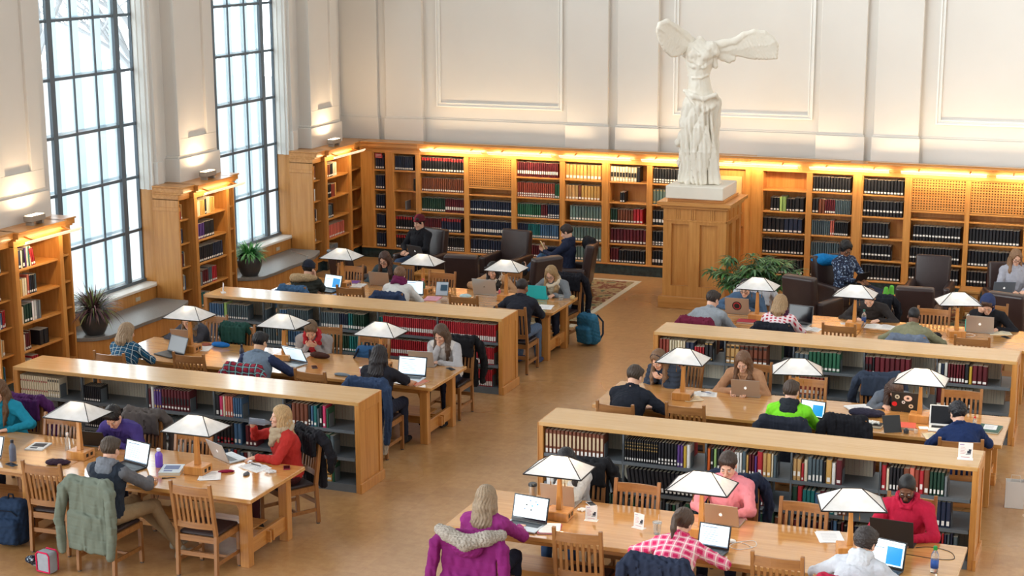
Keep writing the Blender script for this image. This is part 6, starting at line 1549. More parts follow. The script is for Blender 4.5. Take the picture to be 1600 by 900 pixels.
coat(-8.35, 19.5, PI, (24,24,28), 'black coat on the chair of the woman in the white and grey sweater', L=.66, W=.27, sleeves=.5, seed=8)
coat(-8.36, 23.86, PI-.1, (24,24,32), 'black coat on the chair of the woman with the turquoise laptop', L=.62, W=.25, sleeves=.5, seed=9)
coat(-11.88, 22.1, 0, (70,104,140), 'blue denim jacket low on the chair of the person in the fur hooded parka', L=.3, W=.22, sleeves=.2, seed=3)
coat(-3.65, 13.26, -.1, (34,42,62), 'dark navy jacket on the chair of the woman in pink plaid', L=.6, W=.27, sleeves=.5, seed=10, res=.008)
coat(-3.59, 15.16, PI, (36,44,66), 'navy jacket on the chair of the man in the pink shirt', L=.55, W=.25, sleeves=.42, seed=11)
coat(-5.14, 15.12, PI, (30,30,34), 'black coat on the chair of the person hidden behind the lamp', L=.6, W=.27, sleeves=.5, seed=1)
coat(-2.09, 13.32, -.2, (176,30,60), 'red jacket on the chair of the man in the light grey hoodie', L=.4, W=.2, sleeves=.2, seed=2)
coat(-3.57, 17.76, 0, (34,38,50), 'black quilted jacket on the chair of the man in the green jacket', L=.5, W=.25, sleeves=.4, puff=1, seed=3)
coat(-2.93, 17.98, 0, (22,22,28), 'black wool coat heaped on the empty chair before the sticker laptop', L=.6, W=.22, sleeves=.45, seed=4, top=1.0)
coat(-2.80, 19.48, PI+.3, (52,62,80), 'dark blue jacket on the chair of the woman bent over her notes', L=.5, W=.25, sleeves=.4, seed=5)
coat(-5.64, 22.1, -.2, (110,28,56), 'maroon jacket on the chair of the man in the grey sweatshirt', L=.4, W=.24, sleeves=.3, seed=6)
coat(-4.64, 22.12, 0, (28,30,40), 'dark jacket on the chair of the woman in red check', L=.4, W=.24, sleeves=.3, seed=7)
coat(-2.85, 22.06, 0, (110,120,138), 'grey blue jacket on the chair of the man in the khaki jacket', L=.4, W=.23, sleeves=.3, seed=8)
coat(-5.41, 23.86, PI, (200,200,204), 'white and black jacket on the chair of the man in glasses', L=.4, W=.26, sleeves=.3, seed=9)
coat(-3.63, 23.88, PI, (30,32,40), 'black jacket on the chair of the red haired man', L=.4, W=.25, sleeves=.3, seed=10)
coat(-10.37, 22.16, .1, (46,60,90), 'navy jacket on the chair of the person in the white sweater', L=.3, W=.22, sleeves=.2, seed=11)
# fur hood lying on the shoulders of the dark parka
g = SDF(.008); g.chain([Z((-.20,.10,1.0)), Z((-.17,.0,1.06)), Z((-.06,-.07,1.08)), Z((.08,-.05,1.09)), Z((.16,.04,1.07))], [.05,.06,.062,.055,.04], k=.03); g.disp = lambda P: .009*wob(P, .035, 1)
fc = np.array(srgb(190,160,120)); o_ = place('fur_collar', g.mesh('fur_collar', furm, lambda V: fc*(.6+.6*(.5+.5*wob(V, .04, 5)))[:, None]), [i[1] for i in INFO if 'fur trimmed' in i[0]][0], (0, .05, -.02))
# white scarf hanging below the denim jacket
g = SDF(.008); g.chain([Z((.22,-.30,.50)), Z((.25,-.32,.30)), Z((.22,-.31,.12))], [.045,.05,.035]); g.disp = folds(.010, .05, 1)
tag(place('scarf', g.mesh('scarf', cloth((196,188,172))), None, (-8.52, 17.68, 0)), 'off white scarf hanging below the denim jacket', 'scarf')

# ---------------------------------------------------------------- bags
def backpack(x, y, rz, rgb, lab, s=1, z=0, straps=True, trim=None, tilt=0):
    t = thing('backpack', lab, 'backpack', (x, y, z), rz); g = SDF(.009); R = frame((0,1,math.tan(tilt)))
    g.box((0,0,.22*s), (.15*s,.09*s,.21*s), R, r=.07*s, k=.03); g.box((0,-.10*s,.15*s), (.115*s,.045*s,.12*s), R, r=.04*s, k=.02); g.disp = lambda P: .007*wob(P, .1, 2)+.004*wob(P, .045, 4)
    place('bag_body', g.mesh('bag_body', cloth(rgb, bump=.15)), t)
    m = MB(); tm = cloth(trim or tuple(int(c*.5) for c in rgb))
    m.tube([(-.11*s,-.095*s,.30*s), (-.06*s,-.105*s,.345*s), (.06*s,-.105*s,.345*s), (.11*s,-.095*s,.30*s)], .006, n=6); m.tube([(-.03*s,-.0,.42*s), (-.02*s,-.0,.47*s), (.02*s,-.0,.47*s), (.03*s,-.0,.42*s)], .009, n=6); m.build('zip_and_handle', tm, t)
    if straps:
        m = MB()
        for q in (-1, 1): m.tube([(q*.08*s,.08*s,.40*s), (q*.11*s,.16*s,.30*s), (q*.12*s,.15*s,.14*s), (q*.11*s,.08*s,.05*s)], .014, n=6)
        m.build('shoulder_strap', tm, t)
    return t
backpack(-10.72, 13.55, .1, (38,58,86), 'dark blue backpack standing on the floor at the lower left edge', 1.15, trim=(26,32,44))
backpack(-7.86, 23.72, -.4, (48,108,140), 'teal backpack leaning on the floor beside the farthest left table', 1.15, trim=(30,50,70), tilt=.2)
backpack(-9.40, 19.22, PI, (42,84,128), 'blue backpack with dark straps standing on an empty chair seat', 1.0, z=.47, trim=(24,30,44))
backpack(-8.95, 18.75, .5, (28,28,34), 'black bag on the floor beneath the middle left table', .9)
backpack(-11.55, 24.55, .6, (24,26,36), 'black backpack on the floor behind the woman in black glasses', 1.0)
backpack(-8.95, 24.75, .3, (30,34,46), 'dark backpack on the floor behind the tan coat', 1.0)
backpack(-4.95, 24.75, .3, (28,28,34), 'black backpack on the floor behind the man in the blue jacket', 1.0)
t = thing('lunch_bag', 'small grey lunch bag with bright pink edges on the floor by the parka', 'bag', (-9.92, 13.02, 0), -.15)
g = SDF(.006); g.box((0,0,.11), (.09,.06,.11), r=.03); place('bag_body', g.mesh('bag_body', cloth((168,172,180), bump=.1)), t)
m = MB()
for y_ in (-.062, .062): m.tube([(-.082,y_,.02), (-.086,y_,.19), (-.06,y_,.218), (.06,y_,.218), (.086,y_,.19), (.082,y_,.02), (-.082,y_,.02)], .008, n=6)
m.build('pink_piping', cloth((226,40,90), bump=0), t)
g = SDF(.007); g.chain([Z((-.16,.02,.05)), Z((-.19,-.03,.10)), Z((-.14,-.04,.12)), Z((-.13,.02,.05))], [.03,.03,.028,.03]); g.disp = folds(.008, .05, 1); tag(place('mittens', g.mesh('mittens', floral('mitten_pattern', (36,40,54), (120,140,160), (200,210,215), 40)), None, (-9.95, 13.05, 0)), 'dark patterned knit bundle beside the small pink edged bag', 'mittens')
t = thing('paper_bag', 'white paper carrier bag on the floor beside the right low bookcase end', 'bag', (-1.17, 18.32, 0), .1)
m = MB(); wpm = mat('white_card', srgb(232,228,224), .6)
m.box(-.10,.10,-.06,-.056,0,.30); m.box(-.10,.10,.056,.06,0,.30); m.box(-.10,-.096,-.056,.056,0,.30); m.box(.096,.10,-.056,.056,0,.30); m.box(-.10,.10,-.06,.06,0,.003); m.build('bag_body', wpm, t)
m = MB(); m.tube([(-.05,-.058,.29), (-.045,-.06,.38), (.045,-.06,.38), (.05,-.058,.29)], .003, n=5); m.build('handle', wpm, t)

# ---------------------------------------------------------------- laptops
white_glow = mat('screen_white', srgb(225,238,244), .3, emis=srgb(214,234,244), estr=.85)
blue_glow = mat('screen_blue', srgb(30,130,190), .3, emis=srgb(30,130,190), estr=.9)
grey_glow = mat('screen_text', srgb(110,130,150), .3, emis=srgb(120,140,160), estr=.6)
dark_scr = mat('screen_dark', srgb(16,18,24), .12)
LAPG = None
def apple(m, c, ex, ey, r, mi=0):
    """the bitten apple mark: outline polygon with leaf"""
    P_ = []
    for k in range(28):
        a = 2*PI*k/28+PI/2; rx = r*(1-.10*math.cos(2*a)*0); x = math.cos(a)*r*.92; y = math.sin(a)*r
        if abs(math.sin(a)) > .8: y *= .90+.08*min(1, abs(math.cos(a))*3)
        dx, dy = x-r*1.12, y-r*.15; d_ = math.hypot(dx, dy)
        if d_ < r*.42: x = r*1.12+dx/d_*r*.42; y = r*.15+dy/d_*r*.42
        P_.append((x, y))
    c = Vector(c); ex = Vector(ex); ey = Vector(ey)
    m.add([c+ex*x+ey*y for x, y in P_], [tuple(range(28))], mi)
    L_ = [(0,1.12),(.12,1.42),(.42,1.62),(.32,1.28)]; m.add([c+ex*r*x+ey*r*y for x, y in L_], [(0,1,2,3)], mi)
def laptop(x, y, rz, lab, col=alu, ang=105, w=.33, d=.225, logo=None, screen='page', z=TH, base=None, bezel=black_pl, rx=0):
    t = thing('laptop', lab, 'laptop', (x, y, z), rz)
    m = MB(); m.box(-w/2, w/2, -d, 0, .002, .018); bo_ = m.build('base', base or col, t, bevel=.004)
    m = MB(); m.box(-w/2+.03, w/2-.03, -d*.52, -.03, .0182, .0195); m.build('keyboard', black_pl, t)
    m = MB(); m.box(-.05, .05, -d*.93, -d*.6, .0182, .0188); m.build('trackpad', base or col, t)
    a = math.radians(ang-90); up = Vector((0, math.sin(a), math.cos(a))); nrm = Vector((0, math.cos(a), -math.sin(a))); h = d*.97; o = Vector((0, -.004, .018)); X = Vector((1,0,0))
    m = MB(); m.obox(o+up*h/2+nrm*.005, X*w/2, nrm*.0035, up*h/2); ld = m.build('lid', col, t, bevel=.002)
    m = MB(); m.obox(o+up*h/2+nrm*.0008, X*(w/2-.002), nrm*.0006, up*(h/2-.002)); m.build('bezel', bezel, t)
    q = lambda u, v, e=.0: o+up*(h*(.07+.88*v))+X*((u-.5)*(w-.03))-nrm*e
    m = MB(); mats = [white_glow, blue_glow, grey_glow, dark_scr]
    def rect(u0, u1, v0, v1, mi, e): m.add([q(u0,v0,e), q(u1,v0,e), q(u1,v1,e), q(u0,v1,e)], [(0,1,2,3)], mi)
    rect(0, 1, 0, 1, 3 if screen == 'off' else 0, .0006)
    if screen == 'page':
        rect(0,1,.0,.05,2,.0010); rect(.06,.6,.86,.9,2,.0010)
        for k in range(6): rect(.1,.55+.06*(k%3),.72-.1*k,.74-.1*k,2,.0010)
    if screen == 'blue': rect(.5,.95,.06,.78,1,.0010); rect(.05,.42,.66,.69,2,.0010); rect(.05,1,.9,.92,2,.0010)
    if screen == 'dots':
        for k, (u, v) in enumerate(((.45,.8),(.35,.6),(.52,.58),(.62,.78),(.5,.4),(.68,.68),(.3,.42))): rect(u,u+.05,v,v+.06,[2,3,1][k%3],.0010)
        rect(0,1,0,.07,3,.0010)
    m.build('screen', mats, t)
    if logo == 'apple':
        m = MB(); apple(m, o+up*h*.5+nrm*.0092, -X, up, .018); m.build('logo', mat('logo_white', srgb(240,242,244), .4, emis=(1,1,1), estr=.35), t)
    if logo == 'dark':
        m = MB(); m.add([o+up*h*.5+nrm*.0092+X*a_*.016+up*b_*.016 for a_, b_ in ((0,1),(.5,.2),(1,-.6),(0,-.3),(-1,-.6),(-.5,.2))], [(0,1,2,3,4,5)]); m.build('logo', black_pl, t)
    if logo == 'spots':
        m = MB()
        for a_, b_ in ((-.06,-.01),(.0,.02),(.04,-.02),(.07,.01),(-.02,-.035)): m.add([o+up*(h*.45+b_)+nrm*.0092+X*(a_+.012*math.cos(k))+up*.006*math.sin(k) for k in (0,1.05,2.1,3.14,4.2,5.2)], [(0,1,2,3,4,5)])
        m.build('lid_marks', mat('dark_print', srgb(40,44,52), .6), t)
    return t, o, up, nrm, X, h, w
L = laptop
near_gold = mat('warm_grey_aluminium', srgb(176,160,146), .35, metal=.6)
L(-10.42, 14.62, PI+.05, 'black laptop open under the face of the man in purple', black_pl, 118, screen='off')
L(-9.66, 14.24, -.25, 'black rimmed laptop with a lit screen before the raglan hoodie man', black_pl, 105, w=.36, d=.245)
L(-8.90, 14.68, PI-.5, 'silver laptop with white fruit mark by the woman in the red sweater', alu, 112, w=.33, logo='apple', screen='off')
L(-11.27, 13.95, -.1, 'silver laptop cut by the left edge of the picture', alu, 108)
L(-11.82, 18.48, -.35, 'dark laptop with green lit screen before the blond woman in plaid', black_pl, 112, w=.36, screen='off')
L(-12.0, 18.95, PI+.1, 'small tan laptop before the woman in the grey scarf', near_gold, 110, w=.3, screen='off')
L(-10.10, 18.62, -.25, 'silver laptop with pale spotted lid, at the raglan sweater man', alu, 62, w=.36, d=.24, logo='spots', screen='page')
L(-8.42, 18.45, 0.05, 'large laptop with a wide lit screen and red edge, by the black haired woman', black_pl, 105, w=.38, d=.25, base=mat('laptop_white_deck', srgb(200,204,208), .4))
L(-8.50, 18.95, PI+.1, 'silver laptop with white fruit mark by the woman resting her face', alu, 108, w=.33, logo='apple', screen='off')
L(-11.72, 22.78, -.2, 'dark laptop with blue screen before the fur hooded parka', black_pl, 108, w=.34, screen='blue')
L(-11.15, 23.30, PI, 'tan laptop before the woman in black glasses', near_gold, 105, w=.34, screen='off')
L(-10.34, 22.80, .1, 'laptop hidden behind the white sweater', alu, 100, w=.3, screen='page')
L(-9.35, 23.22, PI, 'silver laptop with dark mark before the woman in the tan coat', alu, 106, w=.38, d=.26, logo='dark', screen='off')
L(-8.52, 23.22, PI+.05, 'bright turquoise laptop before the blond woman in glasses', mat('turquoise_shell', srgb(30,186,196), .4), 108, w=.33, screen='off')
L(-5.22, 14.02, -.12, 'black rimmed laptop with dotted lit screen before the purple sweater woman', black_pl, 106, w=.37, d=.25, screen='dots', base=alu)
L(-5.12, 14.55, PI+.0, 'silver laptop behind the nearest lamp on the near right table', near_gold, 100, w=.34, screen='off')
L(-3.52, 14.58, PI-.05, 'silver laptop with white fruit mark before the man in pink', near_gold, 108, w=.34, logo='apple', screen='off')
L(-3.44, 13.95, -.1, 'black rimmed laptop with blue lit screen by the pink plaid shirt', black_pl, 106, w=.3, d=.22, screen='page')
L(-1.96, 14.60, PI-.06, 'large black laptop before the man in the red hoodie', mat('matte_black_lid', srgb(30,28,30), .5), 106, w=.39, d=.27, screen='off')
L(-1.93, 14.02, -.25, 'laptop showing a blue page panel, by the light grey hoodie', black_pl, 104, w=.34, d=.25, screen='blue')
L(-5.40, 18.35, -.1, 'closed looking small laptop before the man in the black fleece', black_pl, 100, w=.28, screen='off') if False else None
L(-4.33, 18.98, PI+.06, 'silver laptop with white fruit mark before the tan sweater woman', near_gold, 106, w=.34, logo='apple', screen='off')
L(-3.42, 18.35, -.15, 'laptop with lit screen before the green jacket', black_pl, 105, w=.3, d=.2, screen='blue')
st_, o_, up_, n_, X_, h_, w_ = L(-2.46, 18.98, PI+.0, 'black laptop covered in round stickers before the bent woman', mat('matte_black_lid', srgb(30,28,30), .5), 104, w=.33, d=.25, screen='off')
for (u, v, r, c, ri) in ((.13,.07,.03,(214,30,40),0),(.10,.165,.028,(190,188,170),1),(-.02,.155,.038,(222,190,176),1),(.03,.10,.02,(220,222,226),1),(-.055,.055,.027,(216,190,160),1)):
    m = MB(); cc = o_+up_*(v+.015)+n_*.0092+X_*u; mt_ = mat('sticker_%d_%d_%d' % c, srgb(*c), .5)
    m.add([cc+X_*math.cos(k*PI/9)*r*(1.25 if ri and r > .035 else 1)+up_*math.sin(k*PI/9)*r for k in range(18)], [tuple(range(18))], 0)
    if ri:
        c2 = cc+n_*.0006; m.add([c2+X_*math.cos(k*PI/5)*r*.45+up_*math.sin(k*PI/5)*r*.4 for k in range(10)], [tuple(range(10))], 1)
    m.build('sticker', [mt_, mat('sticker_ink', srgb(60,40,44), .5)], st_)
L(-1.98, 18.55, .08, 'white rimmed laptop with dark screen before the navy shirt', mat('white_plastic', srgb(228,226,222), .4), 104, w=.33, d=.23, screen='off', bezel=mat('white_plastic', srgb(228,226,222), .4))
st_, o_, up_, n_, X_, h_, w_ = L(-5.46, 23.25, PI, 'silver laptop with a round black sticker before the man in the blue jacket', near_gold, 104, w=.35, d=.25, screen='off')
m = MB(); cc = o_+up_*.12+n_*.0092; m.add([cc+X_*math.cos(k*PI/10)*.07+up_*math.sin(k*PI/10)*.07 for k in range(20)], [tuple(range(20))], 0)
cc = cc+n_*.0006; m.add([cc+X_*math.cos(k*PI/10)*.055+up_*math.sin(k*PI/10)*.055 for k in range(20)], [tuple(range(20))], 1)
cc = cc+n_*.0006; m.add([cc+X_*math.cos(k*PI/10)*.04+up_*math.sin(k*PI/10)*.04 for k in range(20)], [tuple(range(20))], 0); m.build('sticker', [black_pl, mat('sticker_red', srgb(170,40,50), .5)], st_)
L(-4.50, 22.98, -.15, 'dark laptop before the woman in red check', alu, 102, w=.36, d=.25, screen='off')
L(-2.08, 23.25, PI, 'silver laptop with white fruit mark before the hooded reader', alu, 104, w=.37, d=.25, logo='apple', screen='off')
L(-11.82, 26.20, PI-.3, 'dark grey laptop with white fruit mark on the beanie man\'s lap', mat('dark_grey_metal', srgb(84,84,88), .4, metal=.5), 112, w=.33, logo='apple', screen='off', z=.64)
L(-4.26, 26.50, -2.1, 'black tablet computer on the lap of the man in headphones', black_pl, 118, w=.30, d=.2, screen='off', z=.66)
L(-2.05, 26.45, PI+.3, 'grey blue laptop with white fruit mark at the right edge', mat('blue_grey_metal', srgb(120,130,146), .4, metal=.5), 112, w=.33, logo='apple', screen='off', z=.65)

# ---------------------------------------------------------------- table-top things
def bottle(x, y, rgb, lab, h=.22, r=.034, cap_=(30,30,32), z=TH, clear=False, band=None, rz=0):
    t = thing('bottle', lab, 'bottle', (x, y, z), rz)
    bm_ = mat('clear_plastic', (.85,.9,.92), .08, trans=.9, spec=.5) if clear else mat('bottle_%d_%d_%d' % rgb, srgb(*rgb), .3)
    m = MB(); m.lathe([(r*.9,0),(r,.01),(r,h*.62),(r*.9,h*.7),(r*.45,h*.82),(r*.42,h*.88)], n=16); m.build('bottle_body', bm_, t, smooth=50)
    m = MB(); m.lathe([(r*.5,h*.86),(r*.5,h*.99),(r*.4,h)], n=14); m.build('cap', mat('cap_%d_%d_%d' % cap_, srgb(*cap_), .4), t, smooth=50)
    if band:
        m = MB(); m.lathe([(r*1.02,h*.18),(r*1.02,h*.5)], n=16); m.build('label_band', mat('band_%d_%d_%d' % band, srgb(*band), .5), t, smooth=True)
    return t
def mug(x, y, lab, h=.17):
    t = thing('travel_mug', lab, 'mug', (x, y, TH)); m = MB(); m.lathe([(.030,0),(.033,.01),(.041,h*.85),(.0,h*.85)], n=18); m.build('mug_body', mat('steel_mug', srgb(176,164,150), .3, metal=.7), t, smooth=50)
    m = MB(); m.lathe([(.043,h*.83),(.043,h*.95),(.036,h),(0,h)], n=18); m.build('lid', black_pl, t, smooth=50)
def cup(x, y, lab, clear=True, h=.11, straw=True, rgb=(230,228,224), z=TH):
    t = thing('cup', lab, 'cup', (x, y, z)); m = MB(); m.lathe([(0,.002),(.030,0),(.042,h),(.040,h),(.029,.004)], n=18); m.build('cup_body', mat('clear_plastic', (.85,.9,.92), .08, trans=.9) if clear else mat('cup_paper', srgb(*rgb), .6), t, smooth=50)
    m = MB(); m.lathe([(.044,h),(.044,h+.006),(.012,h+.01),(0,h+.01)], n=18); m.build('lid', mat('clear_plastic', (.85,.9,.92), .08) if clear else wpm, t, smooth=50)
    if straw: m = MB(); m.cyl((0,0,h*.3), (.015,0,h+.08), .003, n=6); m.build('straw', mat('straw_plastic', srgb(220,200,190), .4), t)
def book_flat(x, y, rz, w, d, h, rgb, lab, name='book', cover2=None, z=TH, spiral=False):
    t = thing(name, lab, name.replace('_', ' '), (x, y, z), rz); cm = mat('cover_%d_%d_%d' % rgb, srgb(*rgb), .5)
    m = MB(); m.box(-w/2, w/2, -d/2, d/2, 0, .002); m.box(-w/2, w/2, -d/2, d/2, h-.002, h); m.box(-w/2, -w/2+.002, -d/2, d/2, 0, h); m.build('cover', cm, t)
    m = MB(); m.box(-w/2+.003, w/2-.003, -d/2+.003, d/2-.003, .002, h-.002); m.build('page_block', pagem if rgb != (240,240,238) else white_p, t)
    if cover2:
        m = MB(); m.box(-w*.35, w*.35, -d*.1, d*.35, h, h+.0006); m.box(-w*.3, w*.1, -d*.35, -d*.2, h, h+.0006); m.build('cover_print', mat('cover_%d_%d_%d' % cover2, srgb(*cover2), .5), t)
    return t
def papers(x, y, rz, lab, n=3, w=.21, d=.29, name='paper_sheets', z=TH, rgb=(240,240,240), lines=True):
    t = thing(name, lab, 'papers', (x, y, z), rz); r = random.Random(int(x*100)); 
    m = MB()
    for i in range(n):
        a = r.uniform(-.12,.12); c, s_ = math.cos(a), math.sin(a); ox, oy = r.uniform(-.01,.01), r.uniform(-.01,.01)
        P_ = [(ox+c*px-s_*py, oy+s_*px+c*py) for px, py in ((-w/2,-d/2),(w/2,-d/2),(w/2,d/2),(-w/2,d/2))]
        m.prism(P_, .0022*i, .0022*i+.0018)
    m.build('sheet', mat('paper_%d' % rgb[0], srgb(*rgb), .8), t)
    if lines:
        m = MB()
        for k in range(7): m.box(-w*.36, w*.3, -d*.34+k*d*.1, -d*.34+k*d*.1+.002, .0022*n, .0022*n+.0004)
        m.build('writing', mat('ink_grey', srgb(120,124,136), .8), t)
def open_book(x, y, rz, lab, z=TH, w=.15, d=.21, name='open_book', rgb=(232,226,212), cover=None, rx=0):
    t = thing(name, lab, 'book', (x, y, z), rz); t.rotation_euler = (rx, 0, rz)
    for s_ in (-1, 1):
        m = MB(); N_2 = 6; pr = [(s_*w*i/N_2, .012*math.sin(PI*min(1, (i/N_2)*1.2+.1))+.002) for i in range(N_2+1)]
        poly = pr+[(s_*w, 0.0), (0, 0.0)]
        m.prism(poly, -d/2, d/2, f=lambda a, b_, z_: (a, z_, b_)); m.build('page_block', mat('page_%d' % rgb[0], srgb(*rgb), .8), t)
        m = MB()
        for k in range(8): m.box(min(s_*w*.2, s_*w*.85), max(s_*w*.2, s_*w*.85), -d*.38+k*d*.1, -d*.38+k*d*.1+.0022, .0150, .0155)
        m.build('text', mat('ink_grey', srgb(120,124,136), .8), t)
    if cover: m = MB(); m.box(-w-.004, w+.004, -d/2-.004, d/2+.004, -.004, 0); m.build('cover', mat('cover_%d_%d_%d' % cover, srgb(*cover), .5), t)
    return t
def phone(x, y, rz, lab, rgb=(24,24,28), edge=None, z=TH):
    t = thing('phone', lab, 'phone', (x, y, z), rz); m = MB(); m.box(-.034, .034, -.068, .068, 0, .009); m.build('phone_body', mat('cover_%d_%d_%d' % (edge or rgb), srgb(*(edge or rgb)), .4), t, bevel=.003)
    m = MB(); m.box(-.030, .030, -.055, .055, .009, .0096); m.build('screen', dark_scr, t)
def pen(x, y, rz, lab, rgb=(30,34,50), z=TH):
    t = thing('pen', lab, 'pen', (x, y, z), rz); m = MB(); m.cyl((-.07,0,.005), (.055,0,.005), .0045, n=8); m.cyl((.055,0,.005), (.07,0,.005), .0045, .001, n=8); m.build('barrel', mat('cover_%d_%d_%d' % rgb, srgb(*rgb), .4), t)
    m = MB(); m.cyl((-.072,0,.005), (-.035,0,.005), .0052, n=8); m.box(-.072,-.035,-.001,.001,.009,.0112); m.build('pen_cap', black_pl, t)
def lump(x, y, rz, dims, rgb, name, cat, lab, z=TH, seed=0, mt=None, amp=.006):
    g = SDF(.005 if max(dims) < .08 else .008); a, b_, c = dims
    g.ell((-a*.3,0,c*.9), (a*.75,b_,c), k=.02); g.ell((a*.35,.1*b_,c*.8), (a*.65,b_*.85,c*.85), k=.03); g.box((0,0,-.5), (2,2,.5), r=.0, k=.002, sub=True)
    g.disp = folds(amp, .05, seed); tag(place(name, g.mesh(name, mt or cloth(rgb)), None, (x, y, z), rz), lab, cat)
def sign(x, y, z, rz, lab, sc=1):
    t = thing('table_sign', lab, 'sign', (x, y, z), rz); t.scale = (sc*1.15, 1, sc)
    m = MB(); m.add([(-.05,-.012,0),(.05,-.012,0),(.05,.0,.14),(-.05,.0,.14),(-.05,.002,.14),(.05,.002,.14),(.05,-.009,0),(-.05,-.009,0)], [(0,1,2,3),(4,5,6,7),(0,3,4,7),(1,6,5,2),(3,2,5,4),(0,7,6,1)]); m.box(-.055,.055,-.04,.03,0,.003); m.build('card', wpm, t)
    f = lambda u, v: (-.05+.1*u, -.0125+.012*v-.0003, .14*v)
    m = MB()
    def r_(u0,u1,v0,v1,mi): m.add([f(u0,v0),f(u1,v0),f(u1,v1),f(u0,v1)], [(0,1,2,3)], mi)
    for k in range(5): r_(.15,.45+.08*(k%2),.70-.09*k,.72-.09*k,0)
    r_(.52,.86,.30,.34,1); r_(.62,.88,.36,.52,1); r_(.72,.9,.52,.62,1); r_(.2,.8,.12,.15,0); r_(.1,.4,.86,.89,2)
    m.build('print', [mat('ink_pink', srgb(190,110,110), .8), mat('ink_dark', srgb(50,54,66), .8), mat('ink_purple', srgb(120,60,150), .8)], t)
def cable(pts, lab, rgb=(24,24,26), r=.0028): m = MB(); m.tube(pts, r, n=6); tag(m.build('cable', mat('cable_%d' % rgb[0], srgb(*rgb), .5)), lab, 'cable')
def spline(pts, n=8):
    P_ = [Vector(p) for p in pts]; out = []
    for i in range(len(P_)-1):
        p0 = P_[max(i-1,0)]; p1 = P_[i]; p2 = P_[i+1]; p3 = P_[min(i+2,len(P_)-1)]
        for k in range(n):
            t_ = k/n; out.append(.5*((2*p1)+(-p0+p2)*t_+(2*p0-5*p1+4*p2-p3)*t_**2+(-p0+3*p1-3*p2+p3)*t_**3))
    return out+[P_[-1]]
T_ = TH+.0005
# near left table
bottle(-9.40, 14.28, (106,70,190), 'purple drink bottle with white lid left of the lamp', .20, .040, cap_=(236,234,236))
book_flat(-9.20, 14.20, .35, .22, .28, .03, (200,214,224), 'textbook with pale blue patterned cover beside the purple bottle', cover2=(86,104,150))
bottle(-10.62, 14.42, (0,0,0), 'clear plastic water bottle near the left lamp', .20, .03, clear=True, cap_=(230,230,230))
bottle(-10.95, 13.92, (96,104,124), 'grey blue sports bottle at the left edge', .23, .036, cap_=(40,44,54))
lump(-10.43, 13.98, .3, (.13,.06,.03), (52,34,50), 'pouch', 'pouch', 'dark plum pencil pouch on the near left table', seed=1)
phone(-10.88, 13.80, 1.2, 'phone lying at the left edge of the near left table', (40,70,90))
pen(-9.10, 13.99, .55, 'black pen near the front edge of the near left table')
papers(-8.75, 14.20, .5, 'loose white sheets right of the lamp on the near left table', 3)
open_book(-8.46, 14.60, -.35, 'open white notebook before the woman in the red sweater', name='notebook', rgb=(240,240,238)); pen(-8.45, 14.62, -.3, 'dark pen lying on the open white notebook', z=TH+.018)
lump(-8.65, 14.36, .5, (.085,.022,.012), (140,24,60), 'glasses_case', 'case', 'narrow maroon case lying on the loose sheets', seed=2)
t = thing('computer_mouse', 'small grey computer mouse near the table corner', 'mouse', (-8.42, 14.36, TH)); g = SDF(.004); g.ell((0,0,.008), (.03,.048,.022)); g.box((0,0,-.5), (1,1,.5), r=0, k=.001, sub=True); place('mouse_shell', g.mesh('mouse_shell', mat('grey_plastic', srgb(84,84,88), .4)), t); m = MB(); m.box(-.003,.003,.01,.03,.026,.031); m.build('wheel', black_pl, t)
lump(-8.22, 14.50, .2, (.06,.03,.018), (220,222,224), 'plastic_wrap', 'wrapper', 'crumpled clear wrapper near the aisle end', mt=mat('clear_wrap', (.85,.87,.88), .15, alpha=.6), amp=.012)
phone(-8.14, 14.70, .5, 'phone in a dark red case at the table corner', (220,200,206), edge=(150,30,54))
book_flat(-11.0, 14.42, .2, .2, .26, .012, (240,240,238), 'notebook with black spotted white cover beside the turquoise sleeve', 'notebook', cover2=(30,32,38))
# drink bottle held by the woman in the red sweater
i_ = [i for i in INFO if 'drinking' in i[0]][0]; rt = i_[1]; Rh = i_[3]; mouth = i_[2]+Rh@np.array((0,.105,-.062)); 
d_ = unit(Rh@np.array((.15,1,.10))); c_, s_ = math.cos(rt.rotation_euler.z), math.sin(rt.rotation_euler.z)
tw = lambda p: Vector((rt.location.x+c_*p[0]-s_*p[1], rt.location.y+s_*p[0]+c_*p[1], p[2]))
m = MB(); a_, b_ = tw(mouth), tw(mouth+d_*.22); m.cyl(a_, a_+(b_-a_)*.25, .012, .033, n=16); m.cyl(a_+(b_-a_)*.25, b_, .035, .034, n=16); o_ = m.build('water_bottle', mat('grey_clear_plastic', srgb(150,160,176), .12, trans=.5), smooth=50); tag(o_, 'translucent grey water bottle held to the mouth of the drinking woman', 'bottle')
# middle left table
papers(-11.62, 18.85, .2, 'white sheets beside the first lamp of the middle left table', 3)
lump(-11.45, 19.0, 0, (.13,.05,.035), (30,110,190), 'pencil_case', 'case', 'bright blue soft case on the middle left table', seed=3)
lump(-11.66, 18.98, .3, (.07,.04,.02), (150,84,70), 'glasses_case', 'case', 'small brown case beside the blue one', seed=4)
bottle(-10.76, 18.36, (44,48,72), 'dark navy thermos left of the raglan sweater', .24, .032, cap_=(30,32,40), band=(150,154,160))
lump(-9.93, 18.92, -.05, (.14,.05,.042), (72,44,38), 'pencil_case', 'case', 'dark brown leather pencil case before the man with the red scarf', seed=5, amp=.003)
papers(-10.22, 18.95, .1, 'white notebook sheets before the man with the red scarf', 4)
phone(-9.78, 18.47, .6, 'dark phone lying in the middle of the middle left table', (60,64,74))
lump(-9.26, 18.22, -.05, (.11,.04,.016), (120,130,140), 'glasses_case', 'case', 'flat grey case near the front edge of the middle left table', seed=6, amp=.002)
